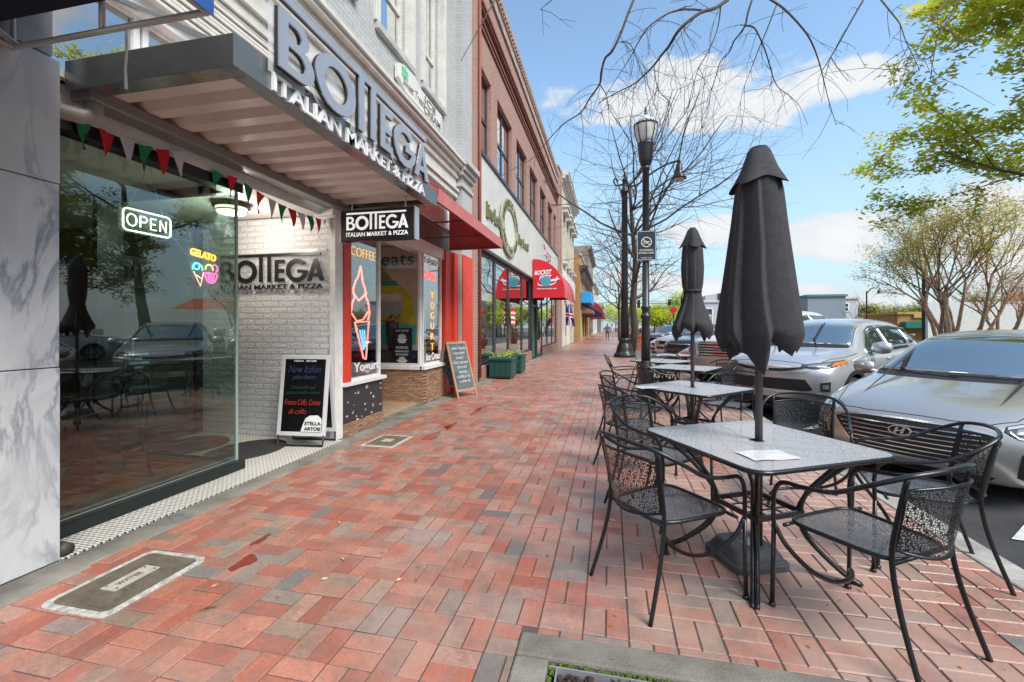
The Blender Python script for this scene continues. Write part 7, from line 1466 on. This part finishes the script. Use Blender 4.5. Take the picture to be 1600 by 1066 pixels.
for k, (px, d, sd, lab) in enumerate(((1478, 21, 3, 'multi stemmed crape myrtle with tan bark and sparse olive leaves left of its pair'), (1512, 22.5, 8, 'multi stemmed crape myrtle right of its pair before the white wall'), (1568, 24, 15, 'smaller bare crape myrtle near the red roof'))):
    tree('crape_myrtle', at_px(px, d), lab, sd, PM, 3.9 if k < 2 else 2.6, .10, 3, LO if k < 2 else LO[2:], 5 if k < 2 else 2, .065, .17, BARKT, trunks=6 if k < 2 else 4, lean=.30, group='crape myrtles across the road')
PG = dict(seg=6, wig=.12, up=.02, taper=.4, kids=(9, 7, 5, 3), f0=.25, f00=.4, ang=(35, 70), len=(.5, .72), rr=.5, leaf_lvl=2, flat=.5)
bx = at_px(1715, 13.5)
tree('spring_tree', bx, 'large spring tree with fresh yellow green leaves reaching in from the right', 21, PG, 9.2, .24, 3, LG + LO[:1], 28, .10, .22, mat('olive_bark', (.11, .10, .06), .9, var=.3), group=None)
# park trees opposite the shops: seen mirrored in the shop glass
PD = dict(seg=5, wig=.14, up=.04, taper=.45, kids=(8, 6, 4), f0=.3, f00=.35, ang=(30, 70), len=(.5, .75), rr=.55, leaf_lvl=1)
for k, (x, y, h, lab) in enumerate(((22.5, 9, 9, 'dark evergreen park tree opposite the pizza shop'), (31, 11, 10, 'dark park tree behind the evergreen opposite the pizza shop'), (34, 13, 9, 'dark park tree nearest the crape myrtles'), (31, 7, 11, 'dark park tree deep in the lawn'), (28, -5, 11, 'leftmost dark park tree far down the lawn'), (24.5, -1, 10, 'tall dark park tree left of the others across the road'), (27, 3.5, 10, 'dark park tree set back on the lawn'), (30, 14, 9, 'wide dark park tree beyond the lawn edge'))):
    tree('park_tree', (x, y, 0), lab, 40 + k, PD, h, .35, 2, LD, 34, .24, .8, BARK, group='park trees across the road')
b = MB(); rn = random.Random(404)
for i in range(26000):
    y = rn.uniform(-45, 24); h_ = 9 + 2.5 * math.sin(y * .31) + 1.5 * math.sin(y * .9 + 1); z = h_ * rn.random() ** .8; x = 47 + rn.gauss(0, 1.6); a = rn.uniform(0, 6.28); s = rn.uniform(.3, .6)
    c = Vector((x, y, z)); b.add([c, c + Vector((math.cos(a), math.sin(a), rn.uniform(-.7, .7))) * s, c + Vector((math.cos(a + 1.3), math.sin(a + 1.3), rn.uniform(-.7, .9))) * s], [(0, 1, 2)], rn.randrange(3))
tag(b.obj('added_tree_belt', LD), 'added dark belt of trees beyond the lawn, there to darken the glass reflection', kind='stuff')  # tree belt out of view, added to darken what the shop glass reflects
# the near tree whose bare branches hang over the tables: hand placed limbs
nt_ = thing('near_street_tree', (1.5, .95, 0), 'bare street tree in the tree pit with twigs hanging over the top of the view', 'tree')
def atd(px, py, d): u = (px - 800) / FPX; v = (511 - py) / FPX; return Vector((d * (-math.sin(TH) + u * math.cos(TH)), d * (math.cos(TH) + u * math.sin(TH)), 1.4 + d * v))
rn = random.Random(77); b = MB()
b.tube(hermite([(1.5, .95, -.05), (1.52, .93, 1.2), (1.46, .98, 2.6), (1.5, 1.1, 3.8), (1.4, 1.4, 5.0), (1.3, 1.8, 6.4)], 4), [.10 - .0025 * i for i in range(21)], 10)
LIMB = [(3.6, .020, [(745, 0), (700, 30), (650, 45), (600, 80), (560, 120), (530, 170), (505, 200), (475, 240), (440, 275), (400, 310), (330, 345), (270, 380)]),
 (3.5, .010, [(650, 38), (590, 35), (540, 45), (500, 65), (450, 105), (415, 160), (400, 190), (370, 240), (330, 300), (300, 350)]),
 (3.9, .015, [(400, 0), (380, 50), (350, 130), (320, 190), (295, 215), (280, 270), (275, 310), (240, 360), (205, 415), (150, 450), (100, 500), (40, 570), (0, 600), (-97, 650)]),
 (4.2, .013, [(835, 0), (820, 50), (810, 95), (790, 125), (770, 150), (750, 195), (720, 225), (700, 290), (685, 340), (670, 410)]),
 (4.2, .011, [(810, 95), (840, 100), (860, 130), (885, 190), (900, 240), (915, 290), (935, 325), (970, 350), (1010, 390), (1040, 460)]),
 (3.8, .012, [(905, 0), (950, 30), (1000, 80), (1040, 130), (1065, 180), (1085, 240), (1100, 300), (1120, 380), (1145, 460)]),
 (3.8, .008, [(720, 25), (710, 100), (680, 180), (640, 250), (620, 310), (600, 390)]),
 (4.4, .011, [(1245, 0), (1210, 60), (1160, 150), (1125, 210), (1100, 250), (1080, 290)]), (4.4, .006, [(1125, 210), (1150, 250), (1190, 300)]),
 (3.4, .008, [(1310, 0), (1350, 50), (1380, 90), (1400, 150), (1430, 210), (1450, 255)]), (3.6, .008, [(1600, -20), (1560, 70), (1520, 130), (1500, 230), (1490, 300)]), (3.2, .007, [(1550, 0), (1500, 80), (1450, 170), (1410, 250)]),
 (4.6, .009, [(925, 20), (890, 110), (860, 180), (830, 260), (800, 340), (790, 420)]), (4.0, .007, [(100, 0), (75, 20), (58, 35)]), (4.0, .006, [(275, 310), (300, 350), (310, 400), (350, 460), (400, 540)]),
 (3.0, .007, [(-110, 0), (-160, 90), (-235, 225)]), (4.5, .006, [(475, 240), (490, 330), (540, 390), (520, 480), (480, 590)]), (4.4, .007, [(350, 155), (385, 160), (410, 210), (440, 290)]), (4.4, .006, [(205, 415), (215, 480), (205, 600)])]
for d0, r0, pl in LIMB:
    P0 = [atd(820 + a / 2.353, c / 2.353, d0 + .5 * math.sin(i * .35 + d0)) for i, (a, c) in enumerate(pl)]
    P = hermite(P0, 3); n = len(P); b.tube(P, [max(.002, r0 * .72 * (1 - .8 * i / n)) for i in range(n)], 6)
    if pl[0][1] <= 0:   # carry the limb back to the trunk above the frame
        s = P0[0]; root_ = Vector((1.42, 1.3, 5.0 + (s.x + 1) * .25)); m1 = s + (P0[0] - P0[1]).normalized() * .5 + Vector((0, 0, .35)); b.tube(hermite([s, m1, m1.lerp(root_, .5) + Vector((0, 0, .6)), root_ + Vector((0, 0, .5))], 5), [r0 * .72 + .012 * i / 15 for i in range(16)], 6)
    for i in range(1, n):
        for _ in range(rn.choice((0, 0, 1, 1))):
            dd = (P[i] - P[i - 1]).normalized(); sd_ = Vector((rn.gauss(0, 1), rn.gauss(0, .6), rn.gauss(-.5, .8))).normalized(); q = P[i]; L_ = rn.uniform(.08, .5); d2 = (dd * .7 + sd_).normalized(); pts = [q]
            for k in range(4): d2 = (d2 + Vector((rn.gauss(0, .2), rn.gauss(0, .15), rn.gauss(-.16, .12)))).normalized(); q = q + d2 * L_ / 4; pts.append(q)
            b.tube(pts, [.0024, .0020, .0017, .0014, .0011], 4)
            if rn.random() < .5:
                e = pts[2] + (d2 + Vector((rn.gauss(0, .6), rn.gauss(0, .4), rn.gauss(-.2, .5)))).normalized() * L_ * .5; b.tube([pts[2], e], [.0018, .0012], 3)
            for p_ in pts[1:]: 
                if rn.random() < .5: b.lathe([(0, -.004), (.0035, 0), (0, .005)], 4, p_)
b.obj('trunk', BARKD, nt_, smooth=True)

# ================================================================ DISTANT RIGHT AND STREET END
def house(name, lab, x0, x1, y0, y1, h, m, gable=0, wins=(), sign=None, roofm=None, cat='building'):
    t = thing(name, ((x0 + x1) / 2, y0, 0), lab, cat); b = MB()
    if gable: b.prism([(x0, 0), (x1, 0), (x1, h), (x1 - (x1 - x0) * .12, h), (x1 - (x1 - x0) * .12, h + gable * .55), ((x0 + x1) / 2, h + gable), (x0 + (x1 - x0) * .12, h + gable * .55), (x0 + (x1 - x0) * .12, h), (x0, h)], (0, y1, 0), VX, VZ, y1 - y0)
    else: b.box(x0, x1, y0, y1, 0, h)
    b.obj('walls', m, t)
    b = MB(); b.box(x0 - .15, x1 + .15, y0 - .15, y1 + .1, h - .25, h - .05) if not gable else b.box(x0 - .1, x1 + .1, y0 - .12, y0 - .001, h - .3, h - .1); b.obj('cornice', roofm or CRM, t)
    for a, c, d, e in wins:
        f = MB(); f.box(a - .12, a, y0 - .06, y0 + .02, d - .12, e + .12); f.box(c, c + .12, y0 - .06, y0 + .02, d - .12, e + .12); f.box(a, c, y0 - .06, y0 + .02, d - .12, d); f.box(a, c, y0 - .06, y0 + .02, e, e + .12); f.box(a, c, y0 - .05, y0 + .02, (d + e) / 2 - .05, (d + e) / 2 + .05); fo = f.obj('window', WL, t); g = MB(); g.box(a, c, y0 - .02, y0 - .005, d, e); g.obj('pane', CGL, fo)
    return t
px = at_px
def xr(p, d): return px(p, d)[0]
PW = mat('pale_blue_white_siding', (.50, .52, .56), .7, var=.1)
# white gabled building seen between the umbrellas
D = 55; X0, Y0, _ = px(1092, D); X1 = X0 + 6.2
g = house('gabled_white_building', 'white gabled building with dark name board between the two umbrellas', X0, X1, Y0, Y0 + 12, 4.7, PW, 1.0, [(X0 + .6, X0 + 1.5, 2.0, 3.6), (X0 + 3.0, X0 + 3.9, 2.0, 3.6), (X0 + 5.0, X0 + 5.8, 2, 3.6)])
b = MB(); b.box(X0 + 2.2, X0 + 4.6, Y0 - .1, Y0 - .01, 4.75, 5.5); b.obj('name_board', mat('brown_board', (.05, .035, .02), .6), g)
b = MB(); put(b, 'ROSA', (X0 + 3.4, Y0 - .11, 5.12), VX, VZ, w=1.9, h=.4, bold=.02, d=.02); b.obj('board_lettering', mat('old_gold', (.30, .20, .08), .6), g)
D = 48; X0, Y0, _ = px(1262, D); house('blue_grey_building', 'low blue grey flat roofed building right of the near umbrella', X0, X0 + 3.6, Y0, Y0 + 8, 4.9, mat('blue_grey_wall', (.24, .28, .33), .7), roofm=mat('teal_roof', (.10, .2, .18), .6))
X0, Y0, _ = px(1312, 50); house('small_white_building', 'small white flat roofed building beside the blue grey one', X0, X0 + 1.8, Y0, Y0 + 6, 4.8, PW, wins=[(X0 + .2, X0 + .8, 3.2, 4.0)])
X0, Y0, _ = px(1330, 52); house('brown_parapet_building', 'long low building with brown parapet behind the bare saplings', X0, X0 + 6.6, Y0, Y0 + 8, 2.95, mat('tan_wall', (.40, .36, .28), .8), roofm=mat('brown_parapet', (.08, .05, .04), .8))
X0, Y0, _ = px(1402, 44); o_ = house('orange_shop', 'orange brick shop with teal awning across the parking area', X0, X0 + 3.7, Y0, Y0 + 6, 2.9, mat('orange_brick_far', (.42, .22, .07), .8, var=.2), roofm=mat('ochre_board', (.5, .3, .08), .7))
b = MB(); b.box(X0 + .2, X0 + 3.6, Y0 - 1.0, Y0 - .1, 1.3, 1.9); b.obj('teal_canopy', mat('teal_canvas', (.01, .16, .13), .6), o_)
b = MB(); put(b, 'AUTO', (X0 + 2.4, Y0 - .16, 2.5), VX, VZ, w=1.6, h=.3, bold=.03, d=.03) if 0 else b.box(X0 + 1.3, X0 + 3.3, Y0 - .18, Y0 - .16, 2.3, 2.7); b.obj('sign_board', mat('amber_board', (.55, .33, .08), .6), o_)
WWL = mat('white_wall', (.66, .66, .64), .7, var=.08)
X0, Y0, _ = px(1450, 38); b = MB(); b.box(X0, X0 + 30, Y0, Y0 + .4, -.1, 3.5); tag(b.obj('long_white_wall', WWL), 'long plain white wall behind the crape myrtles', 'wall')
rb = thing('red_roof_building', (X0 + 8, Y0 + 6, 0), 'building with orange red metal roof behind the white wall', 'building')
b = MB(); x_ = xr(1545, 48); b.box(x_, x_ + 14, Y0 + 6, Y0 + 14, 0, 3.9); b.obj('walls', WWL, rb)
b = MB(); b.add([(x_ - .3, Y0 + 5.7, 3.6), (x_ + 14, Y0 + 5.7, 3.6), (x_ + 14, Y0 + 10, 5.8), (x_ + 3.0, Y0 + 10, 5.8), (x_ - .3, Y0 + 14, 3.6)], [(0, 1, 2, 3), (0, 3, 4)]); b.obj('roof', mat('red_metal_roof', (.50, .11, .045), .5), rb)
# distant hedge and trees along the horizon
def blob_tree(name, x, y, h, r, lab, mats, seed, grp=None):
    t = thing(name, (x, y, 0), lab, 'tree', grp); rn = random.Random(seed); b = MB(); b.tube([(x, y, 0), (x + .1, y, h * .5), (x, y, h * .85)], [.14, .1, .04], 6)
    cl = []
    for k in range(9): a, z = rn.uniform(0, 6.28), rn.uniform(.35, .9); q = Vector((x + r * .6 * math.cos(a) * math.sin(z * 3), y + r * .6 * math.sin(a) * math.sin(z * 3), h * z)); cl.append(q); b.tube([(x, y, h * z * .6), q], [.05, .02], 4)
    b.obj('trunk', BARK, t); b = MB()
    for q in cl:
        for _ in range(420):
            c = q + Vector((rn.gauss(0, r * .24), rn.gauss(0, r * .24), rn.gauss(0, h * .09))); s = .17 * rn.uniform(.6, 1.3) * (1 + r * .12); a = rn.uniform(0, 6.28)
            b.add([c, c + Vector((math.cos(a), math.sin(a), rn.uniform(-.5, .5))) * s, c + Vector((math.cos(a + 1.3), math.sin(a + 1.3), rn.uniform(-.5, .5))) * s], [(0, 1, 2)], rn.randrange(len(mats)))
    b.obj('crown', mats, t)
for k, (p, d, h, r) in enumerate(((1022, 62, 4.8, 2.4), (1046, 56, 4.4, 2.2), (1068, 60, 6.2, 2.4), (1005, 75, 4.8, 2.6), (985, 85, 5.5, 3), (962, 110, 8, 4), (940 + 30, 140, 9, 5))):
    x, y, _ = px(p, d); blob_tree('green_tree', x, y, h, r, ('bright lime green tree beyond the near lamp post', 'low lime green tree left of the slim umbrella', 'taller lime green tree close beside the slim umbrella', 'lime green tree at the street end behind the bare trunks', 'farther green tree seen between the lamp posts', 'distant green tree at the street end', 'most distant green tree at the street end')[k], LG, 60 + k, 'green trees at the street end')
for k, (p, d, h, r) in enumerate(((1345, 70, 4.8, 4), (1375, 74, 5.2, 4), (1405, 76, 4.9, 4), (1432, 72, 5.0, 4), (1455, 60, 4.6, 3), (1530, 55, 5.2, 3.5))):
    x, y, _ = px(p, d); blob_tree('distant_tree', x, y, h, r, ('olive tree on the skyline above the brown parapet left end', 'olive tree on the skyline right of the bare sapling', 'olive tree on the skyline behind the small bare tree', 'olive tree on the skyline behind the dark pole', 'olive tree on the skyline above the white wall end', 'green tree on the skyline behind the crape myrtles')[k], LD + LO[:2], 80 + k, 'trees on the skyline')
PS = dict(seg=5, wig=.10, up=.08, taper=.4, kids=(12, 5, 3), f0=.25, f00=.25, ang=(25, 50), len=(.35, .55), rr=.45, leaf_lvl=9)
tree('bare_sapling', px(1328, 46), 'bare sapling before the small white building', 51, PS, 4.2, .08, 2, bark=BARK, group='bare saplings'); tree('bare_sapling', px(1395, 44), 'short bare sapling above the orange shop', 52, PS, 3.0, .06, 2, bark=BARK, group='bare saplings')
# poles and signals
def pole(name, lab, p, d, h, arm=None, r=.07, cat='pole'):
    x, y, _ = px(p, d); t = thing(name, (x, y, 0), lab, cat); b = MB(); b.tube([(x, y, 0), (x, y, h)], r, 8); b.obj('post', LPM, t)
    if arm:
        b = MB(); b.tube(hermite([(x, y, h - .2), (x + arm * .4, y, h + .25), (x + arm, y, h + .3), (x + arm, y, h + .05)], 4), .05, 6); b.obj('arm', LPM, t); b = MB(); b.lathe([(.06, .1), (.12, 0), (.22, -.25)], 10, (x + arm, y, h + .05)); b.obj('lamp_head', LPM, t)
    return t
pole('utility_pole', 'tall dark pole rising before the crape myrtles', 1443, 25, 4.6, r=.085); pole('distant_street_lamp', 'small distant street lamp with curved arm before the skyline', 1354, 40, 4.6, 1.0, .06, 'street lamp')
pole('distant_bollard_lamp', 'short dark lamp in front of the white wall', 1560, 30, 2.4, r=.05, cat='street lamp')
x, y, _ = px(1058, 60); ts = thing('traffic_signal', (x, y, 0), 'mast arm traffic signal at the street end showing dark heads', 'traffic light')
b = MB(); b.tube([(x, y, 0), (x, y, 5.0)], .1, 8); b.tube([(x, y, 4.6), (x - 7.0, y, 4.7)], .07, 6); b.obj('mast', mat('galvanised', (.25, .26, .27), .5, .5), ts)
for q in (x - 1.0, x - 5): b = MB(); b.box(q - .2, q + .2, y - .3, y - .05, 4.0, 5.1); b.obj('signal_head', PLB, ts)
x, y, _ = px(1052, 40); rsn = thing('red_round_sign', (x, y, 0), 'small red sign on a thin post against the lime trees', 'sign'); b = MB(); b.tube([(x, y, 0), (x, y, 3.0)], .04, 6); b.obj('post', LPM, rsn); b = MB(); b.prism(arc(0, 0, .3, .3, 22.5, 382.5, 8)[:-1], (x, y - .05, 2.9), VX, VZ, .02); b.obj('plate', mat('sign_red', (.5, .02, .02), .5), rsn)
# pedestrians far down the pavement
def person(x, y, head, lab, top, trous, seed):
    t = thing('person', (x, y, 0), lab, 'person'); bm = bmesh.new(); h = 1.75
    V = {}
    def v(n, c): V[n] = bm.verts.new(c)
    sw = .16
    for n, c in (('pel', (0, 0, .95)), ('waist', (0, .01, 1.12)), ('chest', (0, 0, 1.33)), ('neck', (0, 0, 1.48)), ('head', (0, -.01, 1.58)), ('top', (0, -.01, 1.72)),
                 ('shl', (-.19, 0, 1.42)), ('ell', (-.25, .06, 1.14)), ('hal', (-.24, -.06, .90)), ('shr', (.19, 0, 1.42)), ('elr', (.25, -.04, 1.14)), ('har', (.24, -.14, .92)),
                 ('hil', (-.10, 0, .90)), ('knl', (-.11, -.10, .50)), ('anl', (-.11, -.04, .09)), ('tol', (-.11, -.20, .04)), ('hir', (.10, 0, .90)), ('knr', (.11, .06, .50)), ('anr', (.11, .22, .12)), ('tor', (.11, .10, .03))): v(n, c)
    for a, c in ('pel waist', 'waist chest', 'chest neck', 'neck head', 'head top', 'chest shl', 'shl ell', 'ell hal', 'chest shr', 'shr elr', 'elr har', 'pel hil', 'hil knl', 'knl anl', 'anl tol', 'pel hir', 'hir knr', 'knr anr', 'anr tor') and [s.split() for s in ('pel waist', 'waist chest', 'chest neck', 'neck head', 'head top', 'chest shl', 'shl ell', 'ell hal', 'chest shr', 'shr elr', 'elr har', 'pel hil', 'hil knl', 'knl anl', 'anl tol', 'pel hir', 'hir knr', 'knr anr', 'anr tor')]: bm.edges.new((V[a], V[c]))
    me = bpy.data.meshes.new('p'); bm.verts.index_update(); names = list(V); bm.to_mesh(me); bm.free(); o = bpy.data.objects.new('tp', me); COL.objects.link(o); o.modifiers.new('s', 'SKIN'); o.modifiers.new('ss', 'SUBSURF').levels = 2
    rad = dict(pel=.15, waist=.13, chest=.16, neck=.06, head=.09, top=.07, shl=.07, ell=.045, hal=.035, shr=.07, elr=.045, har=.035, hil=.095, knl=.06, anl=.045, tol=.04, hir=.095, knr=.06, anr=.045, tor=.04)
    for n, sv in zip(names, me.skin_vertices[0].data): sv.radius = (rad[n], rad[n] * .85)
    me.skin_vertices[0].data[0].use_root = True
    bpy.context.view_layer.update(); dg = bpy.context.evaluated_depsgraph_get(); m2 = bpy.data.meshes.new_from_object(o.evaluated_get(dg)); bpy.data.objects.remove(o)
    SK = mat('skin', (.42, .24, .17), .6); HR = mat('hair_dark', (.03, .02, .015), .7); m2.materials.clear()
    for q in (SK, top, trous, HR, PLB): m2.materials.append(q)
    for p in m2.polygons:
        c = p.center; p.material_index = 3 if (c.z > 1.66 or (c.z > 1.52 and c.y > .02)) else 0 if c.z > 1.47 or (abs(c.x) > .18 and c.z < 1.18) else 1 if c.z > .95 else 4 if c.z < .09 else 2
    bo = bpy.data.objects.new('body', m2); COL.objects.link(bo); bo.parent = t; m2.polygons.foreach_set('use_smooth', [True] * len(m2.polygons)); t.rotation_euler = (0, 0, R(head))
person(px(949, 45)[0], px(949, 45)[1], 180, 'pedestrian in dark blue top and dark trousers walking away down the pavement', mat('top_blue', (.10, .12, .18), .8), mat('trousers_dark', (.03, .03, .035), .8), 1)
person(px(956, 46)[0], px(956, 46)[1], 165, 'pedestrian in pale grey top beside the dark clothed walker', mat('top_pale', (.55, .56, .58), .8), mat('trousers_grey', (.35, .36, .38), .8), 2)
# leaf litter on the pavers
rn = random.Random(90)
b = MB()
for i in range(150):
    x, y = rn.uniform(-2.6, 2.1), rn.uniform(1.2, 7); s = rn.uniform(.006, .022); a = rn.uniform(0, 6.28)
    if y < 2.1 and x > -.45: y = 2.0 + rn.uniform(-.12, .6)
    P = [(x + s * math.cos(a), y + s * math.sin(a), .010 + .004 * rn.random()), (x + s * .4 * math.cos(a + 1.6), y + s * .4 * math.sin(a + 1.6), .016), (x - s * math.cos(a), y - s * math.sin(a), .011), (x + s * .4 * math.cos(a - 1.6), y + s * .4 * math.sin(a - 1.6), .009)]
    b.add(P, [(0, 1, 2, 3)], rn.randrange(3))
tag(b.obj('leaf_litter', [mat('litter_tan', (.40, .24, .12), .8), mat('litter_orange', (.42, .16, .03), .8), mat('litter_pale', (.5, .42, .33), .8)]), 'small fallen leaves and petals scattered over the brick pavement', kind='stuff')
b = MB(); b.add([(-1.98, 1.80, .006), (-1.93, 1.82, .022), (-1.905, 1.86, .014), (-1.95, 1.845, .006)], [(0, 1, 2), (0, 2, 3)]); tag(b.obj('fallen_leaf', mat('leaf_ochre', (.30, .26, .05), .7)), 'single yellow green fallen leaf on the pavers right of the oblong cover', 'leaf')
def stain(pts, lab):
    b = MB(); b.prism(pts, (0, 0, .0035), VX, VY, .001)
    m = mat('damp_brick_stain', (.22, .035, .02), .12)
    tag(b.obj('damp_patch', m), lab, kind='stuff')
def blobp(x, y, rx, ry, seed, rot=0):
    r_ = random.Random(seed); o = []
    for i in range(28):
        a = i / 28 * 6.283; k = 1 + .22 * math.sin(3 * a + seed) + .12 * r_.uniform(-1, 1); u, v = rx * k * math.cos(a), ry * k * math.sin(a); o.append((x + u * math.cos(rot) - v * math.sin(rot), y + u * math.sin(rot) + v * math.cos(rot)))
    return o
stain(blobp(-2.12, 2.24, .045, .09, 1), 'wet red patch on the bricks right of the oblong cover'); stain(blobp(-2.24, 2.50, .02, .08, 2), 'thin wet red streak by the oblong cover')
stain(blobp(-2.22, 5.35, .07, .22, 3), 'wet dark red streak near the square cover'); stain(blobp(-2.2, 5.95, .05, .2, 4), 'second wet streak beyond the square cover'); stain(blobp(-2.17, 7.2, .04, .4, 5), 'long thin wet streak before the sandwich board')
